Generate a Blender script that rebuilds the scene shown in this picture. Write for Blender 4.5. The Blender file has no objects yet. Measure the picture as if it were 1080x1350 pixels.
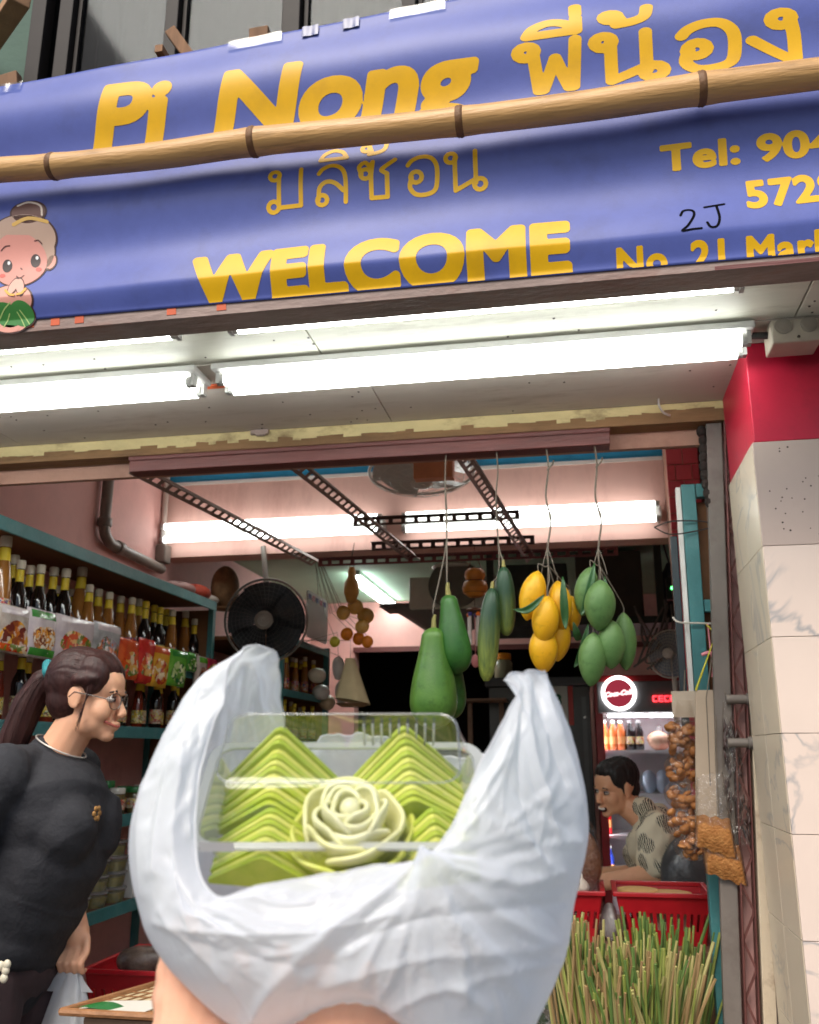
import bpy, bmesh, math, random
import numpy as np
from mathutils import Vector, Matrix, noise as mnoise
random.seed(11)
rng = np.random.default_rng(7)
S = bpy.context.scene
COL = S.collection
PI = math.pi

# ------------------------------------------------------------------ camera
EYE = 1.45
YAW = math.radians(10.5)
PITCH = math.atan(315 / 1200)
cam_d = bpy.data.cameras.new('camera')
cam_d.sensor_fit = 'HORIZONTAL'; cam_d.sensor_width = 36.0; cam_d.lens = 40.0
cam_d.clip_start = 0.02; cam_d.clip_end = 600
cam_d.dof.use_dof = True; cam_d.dof.focus_distance = 1.35; cam_d.dof.aperture_fstop = 12
cam = bpy.data.objects.new('camera', cam_d); COL.objects.link(cam)
cam.location = (0, 0, EYE); cam.rotation_euler = (PI / 2 + PITCH, 0, YAW)
S.camera = cam

# ------------------------------------------------------------------ sky, sun, exposure
SUN_EL, SUN_AZ = math.radians(50), math.radians(196)     # the sun stands behind the photographer, veiled by cloud
world = bpy.data.worlds.new('World'); S.world = world; world.use_nodes = True
wn = world.node_tree
sky = wn.nodes.new('ShaderNodeTexSky'); sky.sky_type = 'NISHITA'; sky.sun_disc = False
sky.sun_elevation = SUN_EL; sky.sun_rotation = SUN_AZ; sky.dust_density = 3.0; sky.air_density = 1.0
wn.links.new(sky.outputs[0], wn.nodes['Background'].inputs['Color'])
wn.nodes['Background'].inputs['Strength'].default_value = 0.075
sun_d = bpy.data.lights.new('sun', 'SUN'); sun_d.energy = 1.5; sun_d.angle = math.radians(30); sun_d.color = (1.0, 0.93, 0.83)
sun = bpy.data.objects.new('sun', sun_d); COL.objects.link(sun)
sd = Vector((math.sin(SUN_AZ) * math.cos(SUN_EL), math.cos(SUN_AZ) * math.cos(SUN_EL), math.sin(SUN_EL)))
sun.location = sd * 30; sun.rotation_euler = sd.to_track_quat('Z', 'Y').to_euler()
S.view_settings.view_transform = 'Standard'; S.view_settings.look = 'None'
S.view_settings.exposure = 1.0; S.view_settings.gamma = 1.0; S.view_settings.use_curve_mapping = False
S.render.engine = 'CYCLES'
S.cycles.max_bounces = 10; S.cycles.transparent_max_bounces = 24; S.cycles.sample_clamp_indirect = 6
S.cycles.use_denoising = True
TUBE = 8.0                                               # radiance of the fluorescent tubes

# ------------------------------------------------------------------ where things are: the photo's sight lines met with real planes
_r = np.array([math.cos(YAW), math.sin(YAW), 0]); _h = np.array([-math.sin(YAW), math.cos(YAW), 0]); _z = np.array([0, 0, 1.0])
_C = np.array([0, 0, EYE]); _cp, _sp = math.cos(PITCH), math.sin(PITCH)
def ray(px, py):
    u = (px - 540) / 1200; v = (675 - py) / 1200
    return u * _r + (_cp - v * _sp) * _h + (_sp + v * _cp) * _z
def at(px, py, Y=None, X=None, Z=None, D=None):
    d = ray(px, py)
    if Y is not None: t = Y / d[1]
    elif X is not None: t = X / d[0]
    elif Z is not None: t = (Z - EYE) / d[2]
    else: t = D
    return _C + d * t

# ------------------------------------------------------------------ mesh builder
class MB:
    def __init__(s): s.v = []; s.f = []
    def add(s, vs, fs):
        o = len(s.v); s.v += [tuple(map(float, q)) for q in vs]; s.f += [tuple(i + o for i in q) for q in fs]; return s
    def box(s, lo, hi, rz=0, c=None):
        x0, y0, z0 = lo; x1, y1, z1 = hi
        vs = [(x0,y0,z0),(x1,y0,z0),(x1,y1,z0),(x0,y1,z0),(x0,y0,z1),(x1,y0,z1),(x1,y1,z1),(x0,y1,z1)]
        if rz:
            if c is None: c = ((x0+x1)/2, (y0+y1)/2)
            k, n = math.cos(rz), math.sin(rz)
            vs = [(c[0]+(x-c[0])*k-(y-c[1])*n, c[1]+(x-c[0])*n+(y-c[1])*k, z) for x,y,z in vs]
        return s.add(vs, [(0,3,2,1),(4,5,6,7),(0,1,5,4),(1,2,6,5),(2,3,7,6),(3,0,4,7)])
    def obox(s, c, ax, ay, az):                       # oriented box: centre and three half-axis vectors
        c, ax, ay, az = (np.array(q, float) for q in (c, ax, ay, az))
        vs = [c + i*ax + j*ay + k*az for k in (-1,1) for i,j in ((-1,-1),(1,-1),(1,1),(-1,1))]
        fs = [(0,3,2,1),(4,5,6,7),(0,1,5,4),(1,2,6,5),(2,3,7,6),(3,0,4,7)]
        if np.dot(np.cross(ax, ay), az) < 0: fs = [f[::-1] for f in fs]
        return s.add(vs, fs)
    def bar(s, a, b, w, h, up=(0,0,1)):               # square bar from a to b
        a, b = np.array(a, float), np.array(b, float); d = b - a; L = np.linalg.norm(d); d /= L
        u = np.cross(d, np.array(up, float)); u /= np.linalg.norm(u); n = np.cross(u, d)
        return s.obox((a+b)/2, d*L/2, u*w/2, n*h/2)
    def tube(s, pts, r, n=10, caps=True):
        pts = [np.array(q, float) for q in pts]; m = len(pts)
        rs = r if isinstance(r, (list, tuple, np.ndarray)) else [r]*m
        t0 = pts[1] - pts[0]; up = np.array([0,0,1.0]) if abs(t0[2]) < .9*np.linalg.norm(t0) else np.array([1.0,0,0])
        o = len(s.v)
        for i in range(m):
            t = pts[min(i+1,m-1)] - pts[max(i-1,0)]; t = t/ (np.linalg.norm(t) + 1e-12)
            u = np.cross(up, t); u /= np.linalg.norm(u) + 1e-12; w = np.cross(t, u); up = w
            for k in range(n):
                a = 2*PI*k/n; q = pts[i] + rs[i]*(math.cos(a)*u + math.sin(a)*w); s.v.append(tuple(map(float, q)))
        for i in range(m-1):
            for k in range(n):
                k2 = (k+1) % n; s.f.append((o+i*n+k, o+i*n+k2, o+(i+1)*n+k2, o+(i+1)*n+k))
        if caps:
            s.f.append(tuple(o+k for k in range(n))[::-1]); s.f.append(tuple(o+(m-1)*n+k for k in range(n)))
        return s
    def lathe(s, prof, c=(0,0,0), n=16, axis=None, caps=True):   # prof: (radius, height) upward; axis: optional direction
        o = len(s.v); M = None
        if axis is not None: M = Vector(axis).to_track_quat('Z', 'Y').to_matrix()
        for r, z in prof:
            for k in range(n):
                a = 2*PI*k/n; q = Vector((r*math.cos(a), r*math.sin(a), z))
                if M: q = M @ q
                s.v.append((q.x+c[0], q.y+c[1], q.z+c[2]))
        m = len(prof)
        for i in range(m-1):
            for k in range(n):
                k2 = (k+1) % n; s.f.append((o+i*n+k, o+i*n+k2, o+(i+1)*n+k2, o+(i+1)*n+k))
        if caps:
            if prof[0][0] > 1e-6: s.f.append(tuple(o+k for k in range(n))[::-1])
            if prof[-1][0] > 1e-6: s.f.append(tuple(o+(m-1)*n+k for k in range(n)))
        return s
    def ball(s, c, r, n=14, m=9, M=None):
        rx, ry, rz = r if isinstance(r, (tuple, list)) else (r, r, r)
        o = len(s.v); R = M
        for i in range(m+1):
            t = PI*i/m
            for k in range(n):
                a = 2*PI*k/n
                q = Vector((rx*math.sin(t)*math.cos(a), ry*math.sin(t)*math.sin(a), -rz*math.cos(t)))
                if R: q = R @ q
                s.v.append((q.x+c[0], q.y+c[1], q.z+c[2]))
        for i in range(m):
            for k in range(n):
                k2 = (k+1) % n; s.f.append((o+i*n+k, o+i*n+k2, o+(i+1)*n+k2, o+(i+1)*n+k))
        return s
    def grid(s, fn, nu, nv, closed=False):
        o = len(s.v)
        for j in range(nv+1):
            for i in range(nu if closed else nu+1): s.v.append(tuple(map(float, fn(i/nu, j/nv))))
        w = nu if closed else nu+1
        for j in range(nv):
            for i in range(nu):
                i2 = (i+1) % w if closed else i+1
                s.f.append((o+j*w+i, o+j*w+i2, o+(j+1)*w+i2, o+(j+1)*w+i))
        return s
    def prism(s, poly, ext):                          # planar polygon (3-D points) pushed along ext
        n = len(poly); e = np.array(ext, float); a = [np.array(q, float) for q in poly]
        return s.add(a + [q+e for q in a], [tuple(range(n))[::-1], tuple(range(n, 2*n))] + [(i, (i+1)%n, n+(i+1)%n, n+i) for i in range(n)])
    def mesh(s, name, smooth=False, off=(0,0,0)):
        me = bpy.data.meshes.new(name)
        me.from_pydata([(x-off[0], y-off[1], z-off[2]) for x,y,z in s.v], [], s.f); me.validate(); me.update()
        bm = bmesh.new(); bm.from_mesh(me); bmesh.ops.remove_doubles(bm, verts=bm.verts, dist=1e-6)
        bmesh.ops.recalc_face_normals(bm, faces=bm.faces); bm.to_mesh(me); bm.free()
        if smooth:
            me.polygons.foreach_set('use_smooth', [True]*len(me.polygons))
            if smooth is not True: me.set_sharp_from_angle(angle=math.radians(smooth))
        return me
    def build(s, name, material, parent=None, smooth=False, bevel=0, sub=0):
        off = wpos(parent) if parent else (0,0,0)
        me = s.mesh(name, smooth, off); me.materials.append(material)
        o = bpy.data.objects.new(name, me); COL.objects.link(o)
        if parent: o.parent = parent
        if bevel:
            b = o.modifiers.new('bevel', 'BEVEL'); b.width = bevel; b.segments = 2; b.limit_method = 'ANGLE'; b.angle_limit = math.radians(40)
        if sub:
            b = o.modifiers.new('sub', 'SUBSURF'); b.levels = sub; b.render_levels = sub
        return o
def wpos(o):
    p = Vector((0,0,0))
    while o: p = p + Vector(o.location); o = o.parent
    return tuple(p)
def tag(o, label=None, cat=None, group=None, kind=None):
    if label: o['label'] = label
    if cat: o['category'] = cat
    if group: o['group'] = group
    if kind: o['kind'] = kind
    return o
def thing(name, label, cat, loc=(0,0,0), group=None):
    o = bpy.data.objects.new(name, None); COL.objects.link(o); o.location = tuple(map(float, loc)); o.empty_display_size = .05
    return tag(o, label, cat, group)
def struct(o): return tag(o, kind='structure')
def copy_tree(o, parent=None):
    c = o.copy(); COL.objects.link(c)
    if parent: c.parent = parent
    for ch in o.children: copy_tree(ch, c)
    return c
ORD = ['first','second','third','fourth','fifth','sixth','seventh','eighth','ninth','tenth','eleventh','twelfth','thirteenth','fourteenth','fifteenth','sixteenth','seventeenth','eighteenth','nineteenth','twentieth',
       'twenty-first','twenty-second','twenty-third','twenty-fourth','twenty-fifth','twenty-sixth']

# ------------------------------------------------------------------ materials
def srgb(r, g, b):
    f = lambda c: (c/255/12.92) if c/255 <= .04045 else ((c/255+.055)/1.055)**2.4
    return (f(r), f(g), f(b))
_mats = {}
def mat(name, col, rough=.6, var=.15, scale=8, bump=0, bscale=60, metal=0, spec=.5, stretch=None, col2=None, mix=.5, dirt=None, dscale=4, damt=.5, **kw):
    """base colour varied by noise, an optional second colour in blotches, fine bump"""
    if name in _mats: return _mats[name]
    m = bpy.data.materials.new(name); m.use_nodes = True; _mats[name] = m
    nt = m.node_tree; N = nt.nodes; L = nt.links; b = N['Principled BSDF']
    tc = N.new('ShaderNodeTexCoord'); mp = N.new('ShaderNodeMapping'); L.new(tc.outputs['Object'], mp.inputs['Vector'])
    if stretch: mp.inputs['Scale'].default_value = stretch
    nz = N.new('ShaderNodeTexNoise'); nz.inputs['Scale'].default_value = scale; nz.inputs['Detail'].default_value = 6; nz.inputs['Roughness'].default_value = .6
    L.new(mp.outputs['Vector'], nz.inputs['Vector'])
    rp = N.new('ShaderNodeValToRGB'); rp.color_ramp.elements[0].position = .3; rp.color_ramp.elements[1].position = .7
    c2 = col2 if col2 else tuple(min(1, c*(1+var)) for c in col)
    c1 = col if col2 else tuple(c*(1-var) for c in col)
    rp.color_ramp.elements[0].color = (*c1, 1); rp.color_ramp.elements[1].color = (*c2, 1)
    L.new(nz.outputs['Fac'], rp.inputs['Fac']); out = rp.outputs['Color']
    if dirt:
        n2 = N.new('ShaderNodeTexNoise'); n2.inputs['Scale'].default_value = dscale; n2.inputs['Detail'].default_value = 8; n2.inputs['Roughness'].default_value = .7
        L.new(mp.outputs['Vector'], n2.inputs['Vector'])
        r2 = N.new('ShaderNodeValToRGB'); r2.color_ramp.elements[0].position = .52; r2.color_ramp.elements[1].position = .72
        r2.color_ramp.elements[0].color = (0,0,0,1); r2.color_ramp.elements[1].color = (damt,damt,damt,1)
        L.new(n2.outputs['Fac'], r2.inputs['Fac'])
        mx = N.new('ShaderNodeMix'); mx.data_type = 'RGBA'; L.new(r2.outputs['Color'], mx.inputs['Factor'])
        L.new(out, mx.inputs['A']); mx.inputs['B'].default_value = (*dirt, 1); out = mx.outputs['Result']
    L.new(out, b.inputs['Base Color'])
    b.inputs['Roughness'].default_value = rough; b.inputs['Metallic'].default_value = metal; b.inputs['Specular IOR Level'].default_value = spec
    for k, v in kw.items():
        b.inputs[k.replace('_', ' ')].default_value = v
    if bump:
        n3 = N.new('ShaderNodeTexNoise'); n3.inputs['Scale'].default_value = bscale; n3.inputs['Detail'].default_value = 4
        L.new(mp.outputs['Vector'], n3.inputs['Vector'])
        bp = N.new('ShaderNodeBump'); bp.inputs['Strength'].default_value = bump; bp.inputs['Distance'].default_value = .01
        L.new(n3.outputs['Fac'], bp.inputs['Height']); L.new(bp.outputs['Normal'], b.inputs['Normal'])
    return m
def glow(name, col, s):
    if name in _mats: return _mats[name]
    m = bpy.data.materials.new(name); m.use_nodes = True; _mats[name] = m
    b = m.node_tree.nodes['Principled BSDF']; b.inputs['Base Color'].default_value = (.8,.8,.8,1)
    b.inputs['Emission Color'].default_value = (*col, 1); b.inputs['Emission Strength'].default_value = s
    return m
def clear(name, tint=(1,1,1), gloss=.12, rough=.08, body=0, bodycol=(.9,.9,.9), bump=0, bscale=30, fres=.55):
    """thin clear film or sheet: see-through, with a sharp sheen that grows at grazing angles, optionally a little milky"""
    if name in _mats: return _mats[name]
    m = bpy.data.materials.new(name); m.use_nodes = True; _mats[name] = m
    nt = m.node_tree; N = nt.nodes; L = nt.links; N.remove(N['Principled BSDF']); out = N['Material Output']
    tr = N.new('ShaderNodeBsdfTransparent'); tr.inputs['Color'].default_value = (*tint, 1)
    gl = N.new('ShaderNodeBsdfGlossy'); gl.inputs['Roughness'].default_value = rough
    lw = N.new('ShaderNodeLayerWeight'); lw.inputs['Blend'].default_value = .35
    ma = N.new('ShaderNodeMath'); ma.operation = 'MULTIPLY_ADD'; ma.inputs[1].default_value = fres; ma.inputs[2].default_value = gloss
    L.new(lw.outputs['Fresnel'], ma.inputs[0])
    sh = tr.outputs[0]
    if body:
        df = N.new('ShaderNodeBsdfDiffuse'); df.inputs['Color'].default_value = (*bodycol, 1)
        tl = N.new('ShaderNodeBsdfTranslucent'); tl.inputs['Color'].default_value = (*bodycol, 1)
        m0 = N.new('ShaderNodeMixShader'); m0.inputs[0].default_value = .4; L.new(df.outputs[0], m0.inputs[1]); L.new(tl.outputs[0], m0.inputs[2])
        m1 = N.new('ShaderNodeMixShader'); m1.inputs[0].default_value = body; L.new(sh, m1.inputs[1]); L.new(m0.outputs[0], m1.inputs[2]); sh = m1.outputs[0]
    m2 = N.new('ShaderNodeMixShader'); L.new(ma.outputs[0], m2.inputs[0]); L.new(sh, m2.inputs[1]); L.new(gl.outputs[0], m2.inputs[2])
    L.new(m2.outputs[0], out.inputs['Surface'])
    if bump:
        tc = N.new('ShaderNodeTexCoord'); n3 = N.new('ShaderNodeTexNoise'); n3.inputs['Scale'].default_value = bscale; n3.inputs['Detail'].default_value = 3; n3.inputs['Distortion'].default_value = 1.5
        L.new(tc.outputs['Object'], n3.inputs['Vector'])
        bp = N.new('ShaderNodeBump'); bp.inputs['Strength'].default_value = bump; bp.inputs['Distance'].default_value = .02
        L.new(n3.outputs['Fac'], bp.inputs['Height']); L.new(bp.outputs['Normal'], gl.inputs['Normal'])
    return m

# ------------------------------------------------------------------ flat print: a 2-D field cut into a mesh
def field_mesh(fn, x0, x1, y0, y1, cell):
    """polygons where fn(x, y) < 0, on a grid of small cells (so print can follow a waving sheet)"""
    nx = max(2, int((x1-x0)/cell)+1); ny = max(2, int((y1-y0)/cell)+1)
    xs = np.linspace(x0, x1, nx); ys = np.linspace(y0, y1, ny); XX, YY = np.meshgrid(xs, ys); F = fn(XX, YY)
    vs, fs, key = [], [], {}
    def vert(k, p):
        if k not in key: key[k] = len(vs); vs.append(p)
        return key[k]
    ins = F < 0
    for j in range(ny-1):
        for i in range(nx-1):
            c = ((j,i),(j,i+1),(j+1,i+1),(j+1,i)); b = [ins[q] for q in c]; t = sum(b)
            if t == 0: continue
            poly = []
            for k in range(4):
                q, w = c[k], c[(k+1)%4]
                if b[k]: poly.append(vert(('p',)+q, (XX[q], YY[q])))
                if b[k] != b[(k+1)%4]:
                    a = F[q]/(F[q]-F[w]); kk = (min(q,w), max(q,w))
                    poly.append(vert(kk, (XX[q]+a*(XX[w]-XX[q]), YY[q]+a*(YY[w]-YY[q]))))
            if len(poly) >= 3: fs.append(tuple(poly))
    return vs, fs
def seg_dist(XX, YY, segs):
    D = np.full(XX.shape, 1e9)
    for (ax, ay, bx, by) in segs:
        dx, dy = bx-ax, by-ay; L = dx*dx+dy*dy + 1e-12
        t = np.clip(((XX-ax)*dx+(YY-ay)*dy)/L, 0, 1)
        D = np.minimum(D, (XX-ax-t*dx)**2+(YY-ay-t*dy)**2)
    return np.sqrt(D)
def smooth_line(p, n=5):
    p = [np.array(q, float) for q in p]; out = []
    if len(p) < 3: return p
    for i in range(len(p)-1):
        a, b, c, d = p[max(i-1,0)], p[i], p[i+1], p[min(i+2,len(p)-1)]
        for k in range(n):
            t = k/n; out.append(.5*((2*b)+(-a+c)*t+(2*a-5*b+4*c-d)*t*t+(-a+3*b-3*c+d)*t**3))
    return out + [p[-1]]
def stroke_glyphs(lines, w, cell):
    """lines: list of (points, smooth?) in letter space; returns polygons of strokes w thick"""
    segs = []
    for pts, sm in lines:
        q = smooth_line(pts) if sm else [np.array(a, float) for a in pts]
        segs += [(*q[i], *q[i+1]) for i in range(len(q)-1)]
    A = np.array(segs); m = w
    return field_mesh(lambda X, Y: seg_dist(X, Y, segs)-w/2, A[:,[0,2]].min()-m, A[:,[0,2]].max()+m, A[:,[1,3]].min()-m, A[:,[1,3]].max()+m, cell)
def font_outline(txt, shear=0, spacing=1.0):
    c = bpy.data.curves.new('t', 'FONT'); c.body = txt; c.size = 1; c.shear = shear; c.space_character = spacing; c.resolution_u = 6
    o = bpy.data.objects.new('t', c); COL.objects.link(o); dg = bpy.context.evaluated_depsgraph_get(); dg.update()
    me = bpy.data.meshes.new_from_object(o.evaluated_get(dg))
    v = np.array([tuple(q.co) for q in me.vertices])[:, :2]; tris = [tuple(p.vertices) for p in me.polygons]
    cnt = {}
    for p in tris:
        for i in range(len(p)):
            k = (min(p[i], p[(i+1)%len(p)]), max(p[i], p[(i+1)%len(p)])); cnt[k] = cnt.get(k, 0)+1
    edges = [k for k, n in cnt.items() if n == 1]
    bpy.data.objects.remove(o); bpy.data.meshes.remove(me); bpy.data.curves.remove(c)
    return v, tris, edges
def font_glyphs(txt, bold, cell, shear=0, spacing=1.0):
    v, tris, edges = font_outline(txt, shear, spacing)
    segs = [(*v[a], *v[b]) for a, b in edges]
    def fn(X, Y):
        D = seg_dist(X, Y, segs); I = np.zeros(X.shape, bool)       # even-odd test against the outline
        for ax, ay, bx, by in segs:
            if ay == by: continue
            h = (ay > Y) != (by > Y); I ^= h & (X < (bx-ax)*(Y-ay)/(by-ay)+ax)
        return np.where(I, -D, D)-bold
    m = bold+.02
    return field_mesh(fn, v[:,0].min()-m, v[:,0].max()+m, v[:,1].min()-m, v[:,1].max()+m, cell)
# ================================================================== STRUCTURE
M = {}
M['asphalt'] = mat('asphalt', (.06,.06,.06), .9, .3, 40, .4)
M['floor'] = mat('shop_floor_tile', (.32,.27,.22), .35, .2, 6, 0, dirt=(.1,.08,.06))
M['pink'] = mat('pink_wall_paint', srgb(226,172,164), .7, .08, 5, .12, 40, dirt=srgb(150,98,92), dscale=2.5, damt=.55)
M['palepink'] = mat('pale_pink_paint', srgb(224,180,168), .65, .06, 3, .08, 40, stretch=(1,1,.35), dirt=srgb(170,118,108), dscale=5, damt=.4)
M['white_paint'] = mat('white_paint', (.75,.72,.68), .5, .06, 10, .05)
M['blue_paint'] = mat('blue_paint', srgb(30,140,185), .6, .15, 9)
M['green_ceiling'] = mat('green_ceiling_paint', srgb(150,185,160), .7, .08, 3)
M['soffit'] = mat('soffit_paint', srgb(196,186,176), .6, .07, 4, .1, 30, stretch=(.5,2,1), dirt=srgb(140,118,104), dscale=5, damt=.6)
M['cream_soffit'] = mat('cream_soffit_paint', srgb(214,212,196), .55, .06, 5, .1, 30, stretch=(.6,2.5,1), dirt=srgb(150,140,118), dscale=6, damt=.55)
M['dark'] = mat('unlit_black', (.012,.011,.010), .9)  # near-black wall colour stands in for the darkness of the unlit storeroom
M['rust'] = mat('rusty_steel', srgb(150,130,122), .65, .25, 14, .3, 90, stretch=(.4,1,1), dirt=srgb(120,66,44), dscale=7, damt=.75)
M['orange_paint'] = mat('orange_paint', srgb(205,92,52), .6, .15, 12)
M['yellow_trim'] = mat('yellowed_trim_paint', srgb(196,178,128), .6, .12, 16, .35, 60, stretch=(.5,1,1), dirt=srgb(96,66,36), dscale=9, damt=.95)
M['header'] = mat('brown_pink_header_paint', srgb(176,134,116), .7, .1, 5, .1, dirt=srgb(120,72,60), dscale=4, damt=.5)
M['maroon'] = mat('maroon_timber_paint', srgb(108,58,54), .5, .2, 10, .2, 60, stretch=(.2,3,3), dirt=srgb(60,34,32), dscale=8, damt=.7)
M['red_paint'] = mat('crimson_pillar_paint', srgb(186,24,56), .45, .08, 6, .05, 60, dirt=srgb(120,22,40), dscale=7, damt=.4)
M['green_wall'] = mat('green_outer_paint', srgb(62,92,78), .7, .12, 6, .1)
M['concrete'] = mat('grey_concrete', srgb(130,124,118), .85, .15, 8, .3)

def slab(name, lo, hi, m, bevel=0, parent=None):
    o = MB().box(lo, hi).build(name, m, parent, bevel=bevel)
    return o if parent else struct(o)

gr = MB().add([(-60,-80,0),(60,-80,0),(60,80,0),(-60,80,0)], [(0,1,2,3)]).build('ground', M['asphalt']); struct(gr)
slab('shop_floor', (-2.5,2.2,.0), (1.9,9.4,.05), M['floor'])
slab('left_wall', (-2.35,2.45,.05), (-2.2,7.5,2.96), M['pink'])
slab('right_wall', (.62,2.66,.05), (.76,4.5,2.96), M['pink'])
slab('far_right_wall', (1.6,4.66,.05), (1.75,7.5,2.65), M['pink'])
slab('partition_wall', (.62,4.505,.05), (1.75,4.655,2.96), M['pink'])
slab('front_ceiling', (-2.2,2.62,2.96), (.76,4.655,3.0), M['white_paint'])
slab('back_ceiling', (-2.2,4.66,2.65), (1.6,7.5,2.70), M['green_ceiling'])
beam = slab('rear_beam', (-2.2,4.5,2.46), (.619,4.655,2.86), M['palepink'])
slab('white_trim', (-2.2,4.494,2.86), (.619,4.655,2.878), M['white_paint'], parent=beam)
slab('blue_trim', (-2.2,4.5,2.878), (.619,4.655,2.959), M['blue_paint'], parent=beam)
bw = slab('back_wall', (-2.2,7.35,2.27), (1.6,7.5,2.65), M['pink'])
slab('wall_pier', (-2.2,7.35,.05), (-1.82,7.5,2.27), M['pink'], parent=bw)
slab('wall_pier', (.06,7.35,.05), (1.6,7.5,2.27), M['pink'], parent=bw)
slab('door_head', (-1.83,7.33,2.235), (1.11,7.36,2.275), M['maroon'], parent=bw)
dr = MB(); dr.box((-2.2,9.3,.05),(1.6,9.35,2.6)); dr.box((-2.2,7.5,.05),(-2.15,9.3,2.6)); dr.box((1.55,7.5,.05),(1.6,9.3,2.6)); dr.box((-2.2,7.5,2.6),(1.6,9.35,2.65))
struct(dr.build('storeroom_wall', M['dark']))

# brick-painted red column by the right end of the rear beam
colm = thing('brick_column', 'red painted brick column at the right end of the rear pink beam', 'column', (.53,4.4,.05))
MB().box((.455,4.33,.05),(.6,4.49,2.955)).build('core', M['header'], colm)
rb = mat('red_brick_paint', srgb(196,76,86), .7, .15, 20, .2)
bk = MB().box((-.5,-.5,-.5),(.5,.5,.5)).mesh('brick'); bk.materials.append(rb)
for i in range(36):
    z0 = .06 + i*.08
    if i % 2 == 0: parts = [(.4545,.527),(.531,.6005)]
    else: parts = [(.4545,.49),(.494,.566),(.57,.6005)]
    for a, b in parts:
        o = bpy.data.objects.new('brick', bk); COL.objects.link(o); o.parent = colm
        o.location = ((a+b)/2-.53, 4.329-4.4, z0+.0375-.05); o.scale = (b-a, .012, .075)

# canopy: a building thing with its soffit boards, rusty edge beam, lintel trim and header
can = thing('shop_canopy', 'low shopfront canopy with cream soffit boards and rusty steel edge below the banner', 'canopy', (-.7,2.1,2.41))
MB().box((-2.7,1.80,2.425),(1.5,2.62,2.50)).build('slab', M['concrete'], can)
for (a, b) in ((-2.7,-1.86),(-1.857,-.602),(-.599,.52),(.523,1.5)):
    MB().box((a,1.79,2.412),(b,2.035,2.424)).build('soffit_board', M['cream_soffit'], can, bevel=.0015)
for (a, b) in ((-2.7,-1.75),(-1.747,-.525),(-.522,.72),(.723,1.5)):
    MB().box((a,2.038,2.410),(b,2.532,2.424)).build('soffit_board', M['soffit'], can, bevel=.0015)
nm = mat('rusty_nail', (.05,.035,.03), .6)
nails = MB()
for k in range(70):
    x = random.uniform(-1.7,.75); y = random.choice((1.84,1.95,2.0,2.16,2.3,2.42,2.5)) + random.uniform(-.02,.02)
    zz = 2.4115 if y < 2.036 else 2.4095
    nails.lathe([(.0001,zz-.0012),(random.uniform(.0018,.0035),zz-.0010),(.003,zz+.001)], (x,y,0), 7)
tag(nails.build('nail_heads', nm, can), kind='stuff')
eb = MB(); eb.box((-2.7,1.7085,2.372),(1.5,1.7155,2.47)); eb.box((-2.7,1.7155,2.372),(1.5,1.788,2.378))
edge = eb.build('edge_beam', M['rust'], can, bevel=.001)
for (px, py) in ((8,452),(38,447),(72,443),(104,438),(226,424),(292,417)):
    a = at(px, py-8, Y=1.708); b = at(px+9, py+8, Y=1.708); w = .011
    MB().prism([(a[0]-w,1.7083,2.382),(a[0]+w,1.7083,2.382),(a[0]+w*.7,1.7083,2.43),(a[0]-w*1.2,1.7083,2.43)], (0,-.001,0)).build('orange_stripe', M['orange_paint'], edge)
MB().box((.30,1.7078,2.3722),(.6,1.7084,2.381)).build('red_tape', M['maroon'], edge)
# peeling lintel trim: jagged paint edge over brown timber
lt = MB(); lt.box((-2.6,2.533,2.352),(.468,2.60,2.41)); MBl = lt.build('lintel', mat('bare_brown_timber', srgb(128,96,62), .75, .25, 10, .3, 50, stretch=(.3,2,2), dirt=srgb(60,36,22), dscale=8, damt=.8), can)
x = -2.6; pf = MB()
while x < .466:
    w = random.uniform(.02,.06); lo = 2.378 + random.uniform(-.007,.007) + (.008 if x > .1 else 0)
    x1 = min(x+w, .467)
    pf.add([(x,2.532,lo),(x1,2.532,lo+random.uniform(-.004,.004)),(x1,2.532,2.409),(x,2.532,2.409),(x,2.5335,lo),(x1,2.5335,lo),(x1,2.5335,2.409),(x,2.5335,2.409)], [(0,1,2,3),(0,4,5,1),(1,5,6,2),(0,3,7,4)]); x = x1
pf.build('peeling_paint', M['yellow_trim'], MBl)
for px, py in ((343,570),(875,522)):
    q = at(px, py, Y=2.53); hb = MB().box((q[0]-.028,2.52,q[2]-.008),(q[0]+.028,2.5325,q[2]+.006)); hb.lathe([(.005,0),(.005,.03)], (q[0]-.01,2.522,q[2]-.01), 8, axis=(1,0,0)); hb.build('hinge', M['rust'], MBl)
MB().box((-2.2,2.602,2.305),(.5,2.625,2.955)).build('header_board', M['header'], can)
# hook
hk = at(868, 520, Y=2.49); hp = [(hk[0],2.49,2.411),(hk[0],2.49,2.39),(hk[0]+.012,2.5,2.372),(hk[0]+.03,2.51,2.366)]
MB().tube(smooth_line(hp), .003, 8).build('hook', mat('pale_metal', (.6,.58,.55), .35, metal=.6), can)
oc = MB().box((-1.7,2.155,2.4035),(.275,2.178,2.4096)).build('conduit_strip', M['orange_paint'], can, bevel=.002)

# maroon hanging bar
bar = thing('hanging_bar', 'long maroon painted timber bar screwed beneath the yellowed lintel', 'bar', (-.62,2.55,2.30))
bb = MB(); bb.box((-1.37,2.534,2.300),(.115,2.595,2.3505)); bb.box((-1.372,2.528,2.335),(.117,2.5335,2.3495)); bb.build('timber', M['maroon'], bar, bevel=.003)

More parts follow.
